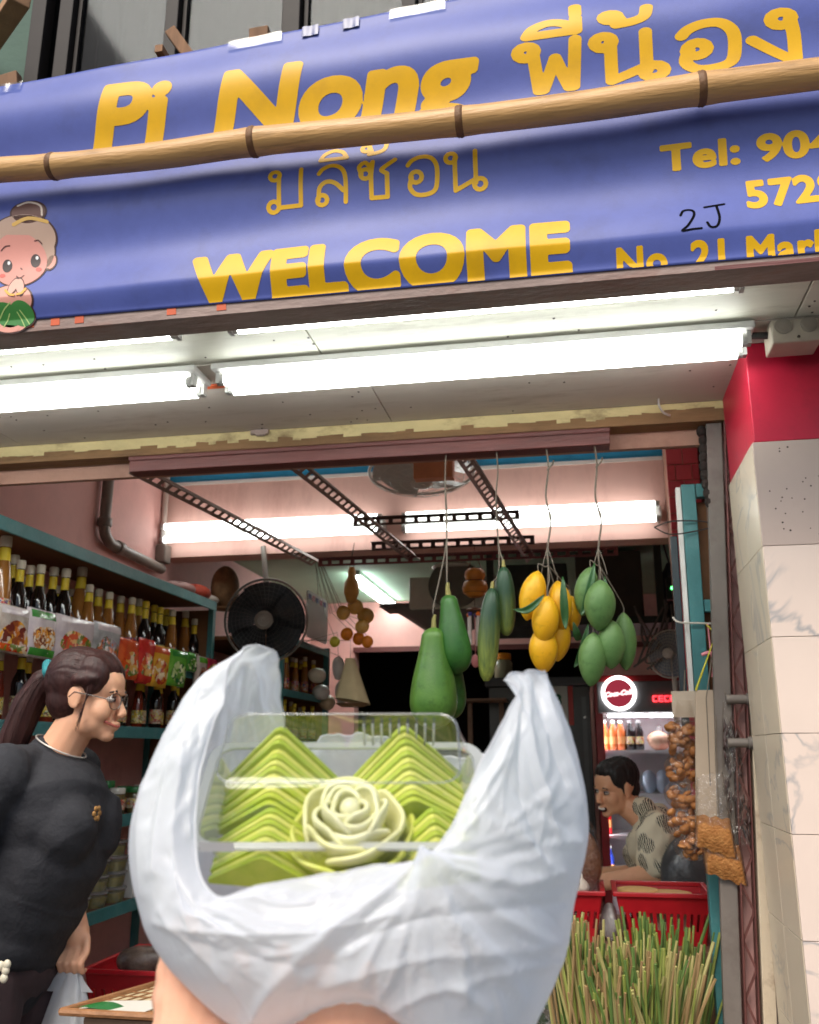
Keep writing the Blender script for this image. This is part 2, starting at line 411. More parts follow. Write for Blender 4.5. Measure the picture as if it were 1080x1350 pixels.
# ------------------------------------------------------------------ tiled pillar
M['tile'] = mat('pale_marble_tile', srgb(214,196,184), .3, .04, 3, 0, dirt=srgb(196,170,152), dscale=3, damt=.5)
def marble(name, base, vein):
    m = mat(name, base, .28, .05, 3); nt = m.node_tree; N = nt.nodes; L = nt.links; b = N['Principled BSDF']
    src = b.inputs['Base Color'].links[0].from_socket
    oi = N.new('ShaderNodeObjectInfo'); tc = N.new('ShaderNodeTexCoord'); ad = N.new('ShaderNodeVectorMath'); ad.operation = 'ADD'
    sc = N.new('ShaderNodeVectorMath'); sc.operation = 'SCALE'; sc.inputs[3].default_value = 13
    cb = N.new('ShaderNodeCombineXYZ'); L.new(oi.outputs['Random'], cb.inputs[0]); L.new(oi.outputs['Random'], cb.inputs[2]); L.new(cb.outputs[0], sc.inputs[0])
    L.new(tc.outputs['Object'], ad.inputs[0]); L.new(sc.outputs[0], ad.inputs[1])
    nz = N.new('ShaderNodeTexNoise'); nz.inputs['Scale'].default_value = 3.2; nz.inputs['Detail'].default_value = 5; nz.inputs['Distortion'].default_value = .8; L.new(ad.outputs[0], nz.inputs['Vector'])
    s1 = N.new('ShaderNodeMath'); s1.operation = 'SUBTRACT'; s1.inputs[1].default_value = .5; L.new(nz.outputs['Fac'], s1.inputs[0])
    s2 = N.new('ShaderNodeMath'); s2.operation = 'ABSOLUTE'; L.new(s1.outputs[0], s2.inputs[0])
    rp = N.new('ShaderNodeValToRGB'); rp.color_ramp.elements[0].position = .0; rp.color_ramp.elements[0].color = (.75,.75,.75,1); rp.color_ramp.elements[1].position = .022; rp.color_ramp.elements[1].color = (0,0,0,1); L.new(s2.outputs[0], rp.inputs['Fac'])
    n2 = N.new('ShaderNodeTexNoise'); n2.inputs['Scale'].default_value = 4; L.new(ad.outputs[0], n2.inputs['Vector'])
    r2 = N.new('ShaderNodeValToRGB'); r2.color_ramp.elements[0].position = .38; r2.color_ramp.elements[1].position = .52; L.new(n2.outputs['Fac'], r2.inputs['Fac'])
    mu = N.new('ShaderNodeMath'); mu.operation = 'MULTIPLY'; L.new(rp.outputs['Color'], mu.inputs[0]); L.new(r2.outputs['Color'], mu.inputs[1])
    mx = N.new('ShaderNodeMix'); mx.data_type = 'RGBA'; L.new(mu.outputs[0], mx.inputs['Factor']); L.new(src, mx.inputs['A']); mx.inputs['B'].default_value = (*vein, 1); L.new(mx.outputs['Result'], b.inputs['Base Color'])
    return m
M['marble'] = marble('veined_marble_tile', srgb(228,208,194), srgb(146,148,152))
M['marble_side'] = marble('veined_marble_side_tile', srgb(214,200,178), srgb(160,156,150))
M['grout'] = mat('grout', srgb(186,166,150), .9)
pil = thing('tiled_pillar', 'square shopfront pillar with crimson top and veined pale marble tiles below', 'pillar', (.64,2.33,0))
MB().box((.432,2.160,0),(.90,2.515,2.16)).build('core', M['grout'], pil)
red = MB().box((.430,2.155,2.157),(.90,2.52,2.409)).build('red_band', M['red_paint'], pil, bevel=.002)
M['drilled'] = mat('plain_drilled_tile', srgb(192,172,160), .4, .05, 5, dirt=srgb(170,148,136), dscale=5, damt=.4)
zs = [2.155,1.904,1.696,1.487,1.279,1.071,.863,.655,.447,.239,.031]
for i in range(10):
    z1, z0 = zs[i]-.0007, zs[i+1]+.0007
    for (a, b) in ((.4255,.737),(.7395,.90)):
        t = MB().box((a,2.150,z0),(b,2.159,z1)).build('tile', M['drilled'] if i == 0 else M['marble'], pil, bevel=.0006)
        if i == 0 and a < .6:
            h = MB()
            for k in range(26):
                hx, hz = random.uniform(.44,.60), random.uniform(1.915,2.145)
                h.lathe([(.0001,0),(random.uniform(.0012,.0026),.0002),(.0015,.004)], (hx,2.1492,hz), 7, axis=(0,1,0))
            tag(h.build('drill_holes', nm, t), kind='stuff')
    for (a, b) in ((2.1605,2.338),(2.3404,2.515)):
        MB().box((.4245,a,z0),(.4315,b,z1)).build('tile', M['marble_side'], pil, bevel=.0006)

# ------------------------------------------------------------------ upper window behind the banner
M['curtain'] = mat('charcoal_curtain_cloth', srgb(17,18,19), .9, .15, 12, stretch=(3,1,.2), spec=.1)
M['frame_brown'] = mat('dark_bronze_window_frame', srgb(40,34,30), .55, .15, 20, spec=.3)
up = thing('upper_window', 'dark curtained upstairs window with bronze mullions above the banner', 'window', (-.2,2.35,2.6))
gx = at(62, 60, Y=2.3)[0]
def curt(u, v):
    x = gx+.02 + u*(2.4)
    return (x, 2.40 + .018*math.sin(x*62+1.5*math.sin(x*9)) + .01*math.sin(x*27+v*1.2), 2.62 + v*2.1)
MB().grid(curt, 260, 6).build('curtain', M['curtain'], up, smooth=True)
for px, w in ((88,.05),(228,.045),(385,.06),(540,.045),(680,.05),(830,.05)):
    xx = at(px, 45, Y=2.3)[0]
    MB().box((xx-w/2,2.28,2.62),(xx+w/2,2.34,4.75)).build('mullion', M['frame_brown'], up, bevel=.003)
    MB().box((xx+w*.62,2.305,2.62),(xx+w*.62+.012,2.335,4.75)).build('mullion', M['frame_brown'], up)
MB().box((gx,2.318,2.62),(2.4,2.322,4.75)).build('pane', clear('window_pane', (.72,.75,.77), .004, .05, fres=.03), up)
fr = MB(); fr.box((gx-.05,2.27,2.5),(gx,2.42,4.8)); fr.box((gx-.05,2.27,4.75),(2.4,2.42,4.8)); fr.box((gx,2.27,2.55),(2.4,2.42,2.62)); fr.build('frame', M['frame_brown'], up, bevel=.003)
MB().box((gx-1.6,2.29,2.51),(gx-.055,2.55,6.0)).build('upper_wall', M['green_wall']); struct(bpy.data.objects['upper_wall'])
struct(MB().box((gx-1.6,2.56,2.51),(2.6,2.7,6.0)).build('upper_back_wall', M['concrete']))
# ================================================================== FLUORESCENT LIGHTS
M['tube'] = glow('lit_fluorescent_tube', (.95,1.0,.97), TUBE)
M['walltube'] = glow('lit_wall_tube', (.95,1.0,.97), TUBE*.46)
M['housing'] = mat('white_enamel_housing', (.62,.61,.58), .4, .06, 10, dirt=(.35,.3,.25), dscale=8, damt=.3)
M['holder'] = mat('grey_plastic_lampholder', (.42,.41,.39), .5, .1, 20)
def fixture(x0, x1, y, z, label, gap=.065, r=.0165, twin=True):
    t = thing('fluorescent_light', label, 'ceiling light', ((x0+x1)/2, y, z))
    MB().box((x0-.03,y-(.062 if twin else .012),z-.018),(x1+.03,y+(.05 if twin else .012),z-.0005)).build('housing', M['housing'], t, bevel=.004)
    for s in ((-1, 1) if twin else (0,)):
        yy = y+s*gap/2; zz = z-.019-r*.35 if not twin else z-.037
        MB().tube([(x0,yy,zz),(x1,yy,zz)], r, 14).build('tube', M['tube'], t, smooth=40)
        for xe in (x0, x1):
            d = -1 if xe == x0 else 1
            e = MB(); e.tube([(xe,yy,zz),(xe+d*.012,yy,zz)], r*.95, 12); e.box((min(xe+d*.012,xe+d*.022),yy-.011,zz-.012),(max(xe+d*.012,xe+d*.022),yy+.011,z-.017)); e.build('lampholder', M['holder'], t)
    return t
fixture(-.862, .403, 2.085, 2.4095, 'bright twin tube batten ending beside the grey junction box')
fixture(-2.20, -.965, 2.085, 2.4095, 'bright twin tube batten running off left over the cartoon child')
fixture(-.735, .350, 1.812, 2.4115, 'half hidden single tube tucked behind the rusty edge under WELCOME', twin=False, r=.0125)
fixture(-2.10, -.90, 1.812, 2.4115, 'half hidden single tube tucked behind the rusty edge under the cartoon child', twin=False, r=.0125)
def wall_fixture(x0, x1, y, z, label):
    t = thing('fluorescent_light', label, 'wall light', ((x0+x1)/2, y, z))
    MB().box((x0-.03,y-.068,z-.03),(x1+.03,y-.0005,z+.03)).build('housing', M['housing'], t, bevel=.004)
    for s in (-1, 1):
        zz = z+s*.036; yy = y-.085
        MB().tube([(x0,yy,zz),(x1,yy,zz)], .0165, 14).build('tube', M['walltube'], t, smooth=40)
        for xe in (x0, x1):
            d = -1 if xe == x0 else 1
            e = MB(); e.tube([(xe,yy,zz),(xe+d*.012,yy,zz)], .016, 12); e.box((min(xe+d*.012,xe+d*.022),yy-.012,zz-.013),(max(xe+d*.012,xe+d*.022),y-.03,zz+.013)); e.build('lampholder', M['holder'], t)
wall_fixture(-2.15, -.985, 4.4995, 2.575, 'twin tube wall light on the pink beam nearest the grey drain pipe')
wall_fixture(-.835, .395, 4.4995, 2.575, 'twin tube wall light on the pink beam next to the red brick column')
M['backtube'] = glow('lit_back_tube', (.95,1.0,.97), TUBE*1.5)
bt = thing('fluorescent_light', 'single slanting tube light on the green back ceiling', 'ceiling light', (-1.5,6.7,2.65))
MB().box((-1.54,6.0,2.62),(-1.46,7.3,2.6495)).build('housing', M['housing'], bt, bevel=.004)
for s in (-1,1): MB().tube([(-1.5+s*.028,6.03,2.605),(-1.5+s*.028,7.27,2.605)],   .019, 12).build('tube', M['backtube'], bt, smooth=40)

jb = thing('junction_box', 'grey square junction box with two round knockouts on the soffit', 'electrical box', (.52,2.07,2.41))
bx = MB().box((.468,2.035,2.352),(.575,2.12,2.4095)).build('box_body', mat('ivory_plastic', srgb(188,178,162), .45, .08, 15), jb, bevel=.004)
for dx in (.494,.55): MB().lathe([(.019,0),(.019,.003),(.014,.0035),(.014,.005)], (dx,2.0345,2.392), 18, axis=(0,-1,0)).build('knockout', mat('grey_knockout', srgb(150,142,130), .5), bx, smooth=40)
MB().lathe([(.0035,0),(.0035,.003)], (.525,2.0345,2.363), 8, axis=(0,-1,0)).build('screw', nm, bx)
cb = MB(); cb.tube([(.43,2.08,2.395),(.468,2.075,2.39)], .009, 8); cb.tube([(.575,2.08,2.38),(.62,2.082,2.385),(.8,2.085,2.39)], .011, 8); cb.build('cable', mat('black_cable', (.03,.03,.03), .5), jb, smooth=40)

# ================================================================== BANNER
BY = 1.718
def wave(x, z):
    """how far the vinyl bows out towards the street at a point: sagging folds that run along its length"""
    s = (x+1.3)/1.9
    w = .0125*math.sin((z-2.40)*2*PI/.265 + 1.15 - .9*s) * (1 - .35*s)
    w += .0075*math.sin((z-2.40)*2*PI/.62 + .6 + 1.6*s)
    w += .002*math.sin(x*5+z*9) + .0012*math.sin(x*17-z*6)
    k = min(1, max(0, (z-2.402)/.05)); k *= min(1, max(0, (3.14-z)/.05))
    return BY - .012 - (w+.004)*k
M['vinyl'] = mat('blue_vinyl_print', srgb(84,98,172), .42, .05, 30, .06, 500, spec=.4, dirt=srgb(70,74,112), dscale=7, damt=.35)
M['yprint'] = mat('yellow_vinyl_print', srgb(234,182,6), .42, .05, 20, spec=.35, dirt=srgb(190,140,30), dscale=6, damt=.4)
ban = thing('shop_banner', 'long blue vinyl banner with yellow lettering PI NONG and WELCOME above the shop', 'banner', (-.4,1.72,2.40))
BX0, BX1 = -2.4, 1.6
def zbot(x): return 2.401 - .013*(x+1.3)/1.9
def ztop(x): return 3.046 + .056*(x+1.389) if x < .4 else 3.146
def bfn(u, v):
    x = BX0 + u*(BX1-BX0); z = zbot(x) + v*(ztop(x)-zbot(x)); return (x, wave(x,z), z)
gm = MB().grid(bfn, 220, 110); me_b = gm.mesh('sheet', True, wpos(ban)); me_b.materials.append(M['vinyl'])
sh = bpy.data.objects.new('sheet', me_b); COL.objects.link(sh); sh.parent = ban
so = sh.modifiers.new('solid', 'SOLIDIFY'); so.thickness = .0008; so.offset = 0
def print_on(name, vs, fs, p0, p1, p2=None, m=None, lift=.0012, parent=None, clipz=None):
    """lay 2-D polygons on the banner so their box spans the pixels p0 (lower left) to p1 (upper right)"""
    v = np.array(vs); lo, hi = v.min(0), v.max(0)
    a = at(*p0, Y=BY-.012); b = at(*p1, Y=BY-.012)
    out = []
    for q in v:
        f = (q-lo)/(hi-lo+1e-9); x = a[0]+f[0]*(b[0]-a[0]); z = a[2]+f[1]*(b[2]-a[2])
        out.append((x, wave(x,z)-lift, z))
    mb = MB(); mb.v = out; mb.f = list(fs)
    if clipz:
        mb.f = [f for f in mb.f if min(mb.v[i][2]-zbot(mb.v[i][0]) for i in f) > .0015]
    return mb.build(name, m or M['yprint'], parent or ban, smooth=True)
def word(txt, p0, p1, bold=.03, cell=.022, shear=0, spacing=1.0):
    vs, fs = font_glyphs(txt, bold, cell, shear, spacing)
    return print_on('lettering', vs, fs, p0, p1, clipz=2.404)
# lower-left and upper-right pixel of each line of lettering (the banner is level; the picture leans)
word('Pi', (118,204), (232,106), .043, .014, .18)
word('Nong', (275,211), (632,55), .043, .014, .18)
word('WELCOME', (252,411), (752,291), .062, .018, 0, 1.05)
word('Tel: 904', (872,225), (1102,166), .042, .024, 0, 1.05)
word('5729', (985,279), (1108,222), .042, .024, 0, 1.05)
word('No. 21 Market', (814,365), (1146,299), .042, .024, 0, 1.08)
def loop(cx, cy, r):
    r *= 1.28
    return ([(cx+r*math.cos(a*PI/6), cy+r*math.sin(a*PI/6)) for a in range(13)], False)
def sh_(lines, dx, k=1.0, dy=0): return [([(x*k+dx, y+dy) for x, y in p], s) for p, s in lines]
G_pho = [loop(.10,.86,.10), ([(.20,.84),(.27,.0),(.33,.0),(.52,.66),(.71,.0),(.77,.0),(.82,1.0)], False)]
G_ii = [([(.12,1.2),(.22,1.38),(.45,1.48),(.68,1.40),(.84,1.2)], True), ([(.12,1.2),(.84,1.2)], False), ([(.84,1.2),(.84,1.52)], False)]
G_i = [([(.12,1.2),(.22,1.38),(.45,1.48),(.68,1.40),(.80,1.2)], True), ([(.12,1.2),(.80,1.2)], False)]
G_ek = [([(.84,1.62),(.84,1.86)], False)]
G_no = [loop(.10,.86,.10), ([(.20,.84),(.20,.02),(.66,.24)], False), ([(.70,.98),(.70,.16)], False), loop(.80,.12,.11)]
G_tho = [loop(.22,1.42,.08), ([(.30,1.44),(.36,1.30),(.30,1.22)], True), ([(.30,1.22),(.55,1.26),(.70,1.36),(.74,1.58)], True)]
G_o = [loop(.28,.46,.11), ([(.17,.46),(.12,.22),(.26,.03),(.52,.0),(.74,.10),(.80,.4),(.78,.74),(.62,.95),(.38,.98),(.18,.90),(.08,.78)], True)]
G_ngo = [loop(.44,.88,.11), ([(.56,.86),(.60,.5),(.60,.0)], True), ([(.60,.0),(.52,.0),(.04,.50)], False)]
G_mo = [loop(.10,.88,.10), ([(.21,.86),(.21,.12)], False), loop(.07,.06,.11), ([(.21,.03),(.78,.03),(.78,1.0)], False)]
G_lo = [loop(.18,.10,.10), ([(.09,.12),(.12,.42),(.30,.56),(.52,.50),(.72,.30)], True), ([(.78,.0),(.78,.62),(.66,.90),(.42,1.0),(.20,.92),(.10,.80)], True)]
G_so = [loop(.22,.66,.10), ([(.12,.66),(.06,.86),(.20,.98),(.32,.88),(.40,.98)], True), ([(.40,.98),(.36,.6),(.36,.03),(.76,.03),(.76,.62)], False), ([(.76,.62),(.62,.72),(.72,.82),(.96,.98)], True)]
def thai(lines, w, p0, p1, cell=.016): 
    vs, fs = stroke_glyphs(lines, w, cell); return print_on('lettering', vs, fs, p0, p1)
thai(sh_(G_pho,0)+sh_(G_ii,0)+sh_(G_ek,0)+sh_(G_no,1.12)+sh_(G_tho,1.12)+sh_(G_o,2.24)+sh_(G_ngo,3.24), .19, (676,129), (1046,-28))
thai(sh_(G_mo,0)+sh_(G_lo,1.15)+sh_(G_i,1.15)+sh_(G_so,2.22)+sh_(G_tho,2.22)+sh_(G_o,3.42)+sh_(G_no,4.46), .115, (351,284), (642,168))
ink = mat('black_marker_ink', (.006,.006,.008), .9, spec=.05)
vs, fs = stroke_glyphs([([(0,.75),(.12,.98),(.38,.95),(.42,.7),(.2,.25),(.0,.02),(.3,.05),(.6,.06)], True), ([(.78,1.05),(1.4,1.12)], False), ([(1.15,1.08),(1.2,.5),(1.1,.12),(.9,.08),(.8,.3)], True)], .085, .02)
print_on('handwriting', vs, fs, (897,312), (956,269), m=ink)

# cartoon child printed at the left end: flat shapes, each a hair above the last
def blob(fn, x0, x1, y0, y1, cell=.9): return field_mesh(fn, x0, x1, y0, y1, cell)
kid = bpy.data.objects.new('printed_child', None); COL.objects.link(kid); kid.parent = ban
def kid_print(fn, colr, lift, name, box=(-60,90,255,445), cell=1.0):
    vs, fs = field_mesh(fn, box[0], box[1], box[2], box[3], cell)
    if not fs: return
    mb = MB()
    for px, py in vs:
        q = at(px, py, Y=BY-.012); mb.v.append((q[0], wave(q[0],q[2])-lift, q[2]))
    mb.f = list(fs); mb.build(name, mat('print_'+name, colr, .4, .03, 20, spec=.5), kid, smooth=True)
def ell(cx, cy, rx, ry, a=0):
    k, n = math.cos(math.radians(a)), math.sin(math.radians(a))
    return lambda X, Y: (np.sqrt((((X-cx)*k+(Y-cy)*n)/rx)**2+((-(X-cx)*n+(Y-cy)*k)/ry)**2)-1)*min(rx,ry)
def U(*fs): return lambda X, Y: np.minimum.reduce([f(X,Y) for f in fs])
def I(*fs): return lambda X, Y: np.maximum.reduce([f(X,Y) for f in fs])
def off(f, d): return lambda X, Y: f(X,Y)-d
def half(nx, ny, c): return lambda X, Y: nx*X+ny*Y-c
def line(pts, w):
    q = smooth_line(pts); segs = [(*q[i],*q[i+1]) for i in range(len(q)-1)]
    return lambda X, Y: seg_dist(X,Y,segs)-w
face = U(ell(26,345,36,36), ell(24,352,32,27)); ear = ell(67,345,6,10,15); hair = U(ell(30,318,45,30,-12), ell(62,335,9,20,10)); bun = ell(42,284,22,14,-8)
body = U(ell(22,398,26,18), ell(18,418,22,20)); hands = U(ell(23,382,5,12,14), ell(32,382,5,12,-14)); cloth = U(ell(12,418,17,14,20), ell(32,416,15,15,-20)); feet = ell(12,434,14,5)
allk = U(face, ear, hair, bun, body, cloth, feet)
kid_print(off(allk,1.6), srgb(66,34,26), .0016, 'outline')
kid_print(hair, srgb(190,160,140), .0021, 'hat_brim'); kid_print(bun, srgb(112,74,62), .0021, 'hat_crown')
kid_print(line([(22,300),(42,292),(66,296)], 2.2), srgb(222,178,90), .0026, 'hat_band')
kid_print(line([(28,276),(42,271),(58,276),(60,288)], 1.3), srgb(232,214,196), .0027, 'hat_edge')
kid_print(U(ear, body), srgb(226,160,142), .0021, 'skin'); kid_print(I(face, off(half(0,-1,-312),0)), srgb(214,146,132), .0026, 'face')
for dx, dy in ((0,0),(37,-7)): kid_print(ell(10+dx,351+dy,6.5,9), (.03,.012,.01), .0031, 'eye'); kid_print(ell(12+dx,347+dy,2,2.6), (.8,.8,.8), .0036, 'eye_glint')
for cx, cy in ((5,365),(52,356)): kid_print(ell(cx,cy,4,3), srgb(214,96,84), .0031, 'cheek')
kid_print(U(line([(2,331),(8,326),(14,325)],.8), line([(47,319),(52,318),(56,322)],.8), line([(24,366),(29,369),(34,365)],.8), line([(28,354),(30,356)],.8)), srgb(90,40,32), .0031, 'brows_and_mouth')
kid_print(cloth, srgb(60,130,58), .0026, 'leaf_skirt'); kid_print(U(line([(0,424),(10,412),(20,404)],.7), line([(6,432),(16,416)],.7), line([(40,428),(30,412)],.7), line([(34,432),(26,414)],.7)), srgb(170,200,120), .0031, 'leaf_veins')
kid_print(off(hands,1.1), srgb(66,34,26), .0031, 'hand_outline'); kid_print(hands, srgb(232,172,154), .0036, 'praying_hands')
kid_print(U(line([(14,388),(20,394),(26,395)],1.6), line([(30,394),(36,392),(40,386)],1.6)), srgb(230,170,60), .0038, 'bangles'); kid_print(feet, srgb(226,160,142), .0026, 'feet')
# small pale picture corner at the far left edge
tp = clear('packing_tape', (.72,.8,.95), .07, .15, fres=.3)
for (a, b) in (((300,86),(372,66)),((398,72),(420,58)),((452,56),(474,44)),((514,44),(588,18)),((0,138),(30,120))):
    p = at(*a, Y=BY-.012); q = at(*b, Y=BY-.012); mb = MB()
    def tf(u, v): 
        x = p[0]+u*(q[0]-p[0]); z = ztop(x)-.028+v*.03; return (x, wave(x,z)-.0045-.001*math.sin(u*9), z)
    mb.grid(tf, 8, 4).build('tape', tp if a[0] not in (398,452) else mat('blue_tape', srgb(52,70,130), .25, .1, 30), ban, smooth=True)
# timber top rail and brackets that hold the banner off the canopy
M['oldwood'] = mat('weathered_timber', srgb(132,98,70), .8, .3, 12, .4, 60, stretch=(1,1,.15), dirt=srgb(70,46,30), dscale=8, damt=.8)
rail = thing('banner_rail', 'thin bare wooden batten along the top edge of the blue banner', 'batten', (-.2,1.73,3.1))
MB().bar((-2.4,1.728,ztop(-2.4)-.004),(.4,1.728,ztop(.4)-.004),.014,.018).bar((.4,1.728,3.142),(1.6,1.728,3.142),.014,.018).build('batten', M['oldwood'], rail)
for (a, b, w, lab) in (((226,42),(250,75),.03,'split tilted wooden strut poking up behind the left of the banner'),((343,40),(343,78),.05,'broad sawn wooden strut poking up over the word Nong'),((14,100),(16,130),.05,'short wooden strut at the left end of the banner top')):
    p = at(*a, Y=1.80); q = at(*b, Y=1.80); d = (q-p)/np.linalg.norm(q-p)
    q2 = p + d*((p[2]-2.50)/max(.2,-d[2]))
    st = thing('banner_strut', lab, 'strut', (q2[0],1.77,2.5)); MB().bar(p, q2, w, .028, (0,1,0)).build('timber', M['oldwood'], st, bevel=.003)
    MB().bar((p[0],1.742,p[2]-.1),(p[0],1.79,p[2]-.1),.02,.02).build('spacer', M['oldwood'], st)
p = at(8, 4, Y=1.95); ob = thing('timber_offcut', 'loose pale timber end jutting in at the top left corner', 'timber', (p[0],2.0,p[2]))
MB().bar((p[0]-.35,2.28,p[2]+.12),(p[0]+.06,1.93,p[2]-.01),.06,.035).build('timber', mat('pale_sawn_timber', srgb(186,142,104), .75, .2, 10, .3, 50), ob, bevel=.003)

# bamboo pole in front of the banner
M['bamboo'] = mat('dry_bamboo', srgb(212,166,106), .42, .12, 7, .2, 60, stretch=(.35,3,3), dirt=srgb(86,54,28), dscale=9, damt=.7)
M['node'] = mat('bamboo_node', srgb(120,84,50), .6, .2, 20, .3)
PYb = 1.645
key = [(-160,236),(0,224),(75,219),(210,205),(335,187),(470,174),(607,160),(770,140),(925,117),(1080,97),(1240,76)]
pts = smooth_line([at(x, y, Y=PYb) for x, y in key], 6)
bp_ = thing('bamboo_pole', 'dried bamboo pole tied across the middle of the blue banner', 'pole', pts[30])
rad = []
nodes = [at(x, y, Y=PYb) for x, y in ((72,219),(335,187),(607,160),(925,117))]
for q in pts:
    d = min(abs(q[0]-n[0]) for n in nodes); rad.append(.0290 + .0018*math.exp(-(d/.02)**2) + .0008*math.sin(q[0]*7) + .002*(q[0]+1.3)/1.9)
dense = []; dr_ = []
for i in range(len(pts)-1):
    for k in range(4): dense.append(pts[i]+(pts[i+1]-pts[i])*k/4); dr_.append(rad[i]+(rad[i+1]-rad[i])*k/4)
MB().tube(dense, dr_, 22).build('culm', M['bamboo'], bp_, smooth=50)
for n in nodes:
    i = min(range(len(dense)), key=lambda j: abs(dense[j][0]-n[0])); t = dense[i+1]-dense[i-1]; t /= np.linalg.norm(t); R = dr_[i]
    MB().lathe([(R*.98,-.009),(R*1.05,-.005),(R*1.03,-.002),(R*1.07,.001),(R*1.04,.004),(R*.98,.008)], dense[i], 22, axis=tuple(t), caps=False).build('node', M['node'], bp_, smooth=60)
tie = MB()
for xx in (-1.9,.9):
    i = min(range(len(dense)), key=lambda j: abs(dense[j][0]-xx)); q = dense[i]
    tie.tube([q+np.array([0,-.03,.02]),q+np.array([0,.0,.034]),q+np.array([0,.06,.03]),q+np.array([0,.07,0]),q+np.array([0,.06,-.03]),q+np.array([0,.0,-.034]),q+np.array([0,-.03,-.02]),q+np.array([0,-.032,.01])], .003, 6)
tie.build('tie_wire', nm, bp_)
# ================================================================== LEFT SHELVES AND THEIR GOODS
M['teal'] = mat('teal_painted_timber', srgb(62,122,124), .5, .14, 9, .15, 60, dirt=srgb(120,150,148), dscale=6, damt=.4)
M['ply'] = mat('brown_plywood', srgb(120,80,48), .7, .2, 6, .15, 50, stretch=(1,.25,1))
LX = -1.86
rack = thing('wall_shelves', 'teal edged timber wall shelves crowded with sauce bottles on the left wall', 'shelves', (-2.03,3.5,.05))
SH = [2.203, 1.835, 1.545, 1.195, .855, .45]
for z in SH:
    b = MB().box((-2.199,2.50,z-.018),(LX-.012,4.485,z)).build('shelf_board', M['ply'], rack)
    MB().box((LX-.0118,2.50,z-.044),(LX,4.485,z+.004)).build('edge_strip', M['teal'], b, bevel=.002)
for y in (2.46, 4.448):
    MB().box((LX-.03,y,.05),(LX-.002,y+.036,2.20)).build('post', M['teal'], rack, bevel=.002)
    MB().box((-2.198,y,.05),(-2.17,y+.036,2.20)).build('post', M['teal'], rack, bevel=.002)
MB().box((-2.19,4.46,1.0),(LX-.03,4.475,2.16)).build('end_panel', M['ply'], rack)

def liquid(name, c, rough=.08): return mat(name, c, rough, .1, 6, spec=.6)
L_amber = liquid('amber_sauce', srgb(150,98,44)); L_dark = liquid('dark_soy_sauce', (.010,.006,.005)); L_red = liquid('red_brown_sauce', srgb(110,38,22))
C_white = mat('ribbed_white_cap', srgb(206,196,176), .45, .05, 20); C_yel = mat('yellow_cap', srgb(226,196,40), .4, .05, 20)
BAND = mat('yellow_neck_label', srgb(224,196,44), .5, .06, 20)

def print_mat(name, cols, s=40, rough=.2):
    if name in _mats: return _mats[name]
    m = bpy.data.materials.new(name); m.use_nodes = True; _mats[name] = m; nt = m.node_tree; N = nt.nodes; L = nt.links; b = N['Principled BSDF']
    tc = N.new('ShaderNodeTexCoord'); nz = N.new('ShaderNodeTexNoise'); nz.inputs['Scale'].default_value = s*.7; nz.inputs['Detail'].default_value = 3; L.new(tc.outputs['Object'], nz.inputs['Vector'])
    mx = N.new('ShaderNodeMix'); mx.data_type = 'RGBA'; mx.inputs['Factor'].default_value = .06; L.new(tc.outputs['Object'], mx.inputs['A']); L.new(nz.outputs['Color'], mx.inputs['B'])
    vo = N.new('ShaderNodeTexVoronoi'); vo.inputs['Scale'].default_value = s; L.new(mx.outputs['Result'], vo.inputs['Vector']); sp = N.new('ShaderNodeSeparateColor'); L.new(vo.outputs['Color'], sp.inputs[0])
    rp = N.new('ShaderNodeValToRGB'); rp.color_ramp.interpolation = 'CONSTANT'
    while len(rp.color_ramp.elements) < len(cols): rp.color_ramp.elements.new(.5)
    for k, c in enumerate(cols): rp.color_ramp.elements[k].position = k/len(cols); rp.color_ramp.elements[k].color = (*c,1)
    L.new(sp.outputs[0], rp.inputs['Fac']); L.new(rp.outputs['Color'], b.inputs['Base Color']); b.inputs['Roughness'].default_value = rough; b.inputs['Specular IOR Level'].default_value = .6
    return m
LAB_W = print_mat('pale_bottle_label', [srgb(214,206,186),srgb(206,196,172),srgb(120,90,70),srgb(196,60,44),srgb(216,200,90)], 110, .4); LAB_R = print_mat('red_gold_bottle_label', [srgb(186,40,36),srgb(206,196,186),srgb(226,190,110),srgb(190,50,40),srgb(60,60,120)], 90, .4); LAB_Y = print_mat('yellow_bottle_label', [srgb(216,190,50),srgb(226,206,120),srgb(230,224,200),srgb(90,120,60),srgb(120,60,40)], 100, .4)
def bottle_proto(kind):
    body = {'amber':L_amber,'soy':L_dark,'soycap':L_dark,'red':L_red}[kind]; cap = C_yel if kind == 'soycap' else C_white
    lab = {'amber':LAB_R,'soy':LAB_W,'soycap':LAB_W,'red':LAB_Y}[kind]
    t = bpy.data.objects.new('sauce_bottle', None)
    if kind in ('amber','red'): prof = [(.027,0),(.031,.006),(.031,.11),(.029,.15),(.021,.205),(.0155,.245),(.0145,.27)]
    else: prof = [(.028,0),(.031,.006),(.031,.155),(.028,.175),(.016,.205),(.0135,.225),(.0135,.27)]
    def part(name, mb, m, sm=45):
        me = mb.mesh(name, sm); me.materials.append(m); o = bpy.data.objects.new(name, me); o.parent = t; return o
    ps = [part('glass_body', MB().lathe(prof, n=14), body), part('cap', MB().lathe([(.0165,.266),(.0175,.27),(.0175,.295),(.015,.3)], n=14), cap)]
    def r_at(z):
        for (r0,z0),(r1,z1) in zip(prof, prof[1:]):
            if z0 <= z <= z1: return r0+(r1-r0)*(z-z0)/(z1-z0+1e-9)
        return prof[-1][0]
    z0, z1 = (.222,.262) if kind in ('amber','red') else (.215,.262)
    ps.append(part('neck_label', MB().lathe([(r_at(z)+.0012,z) for z in (z0,(z0+z1)/2,z1)], n=14, caps=False), BAND))
    ps.append(part('label', MB().lathe([(.0318,.03),(.0318,.105)], n=14, caps=False), lab))
    return t, ps
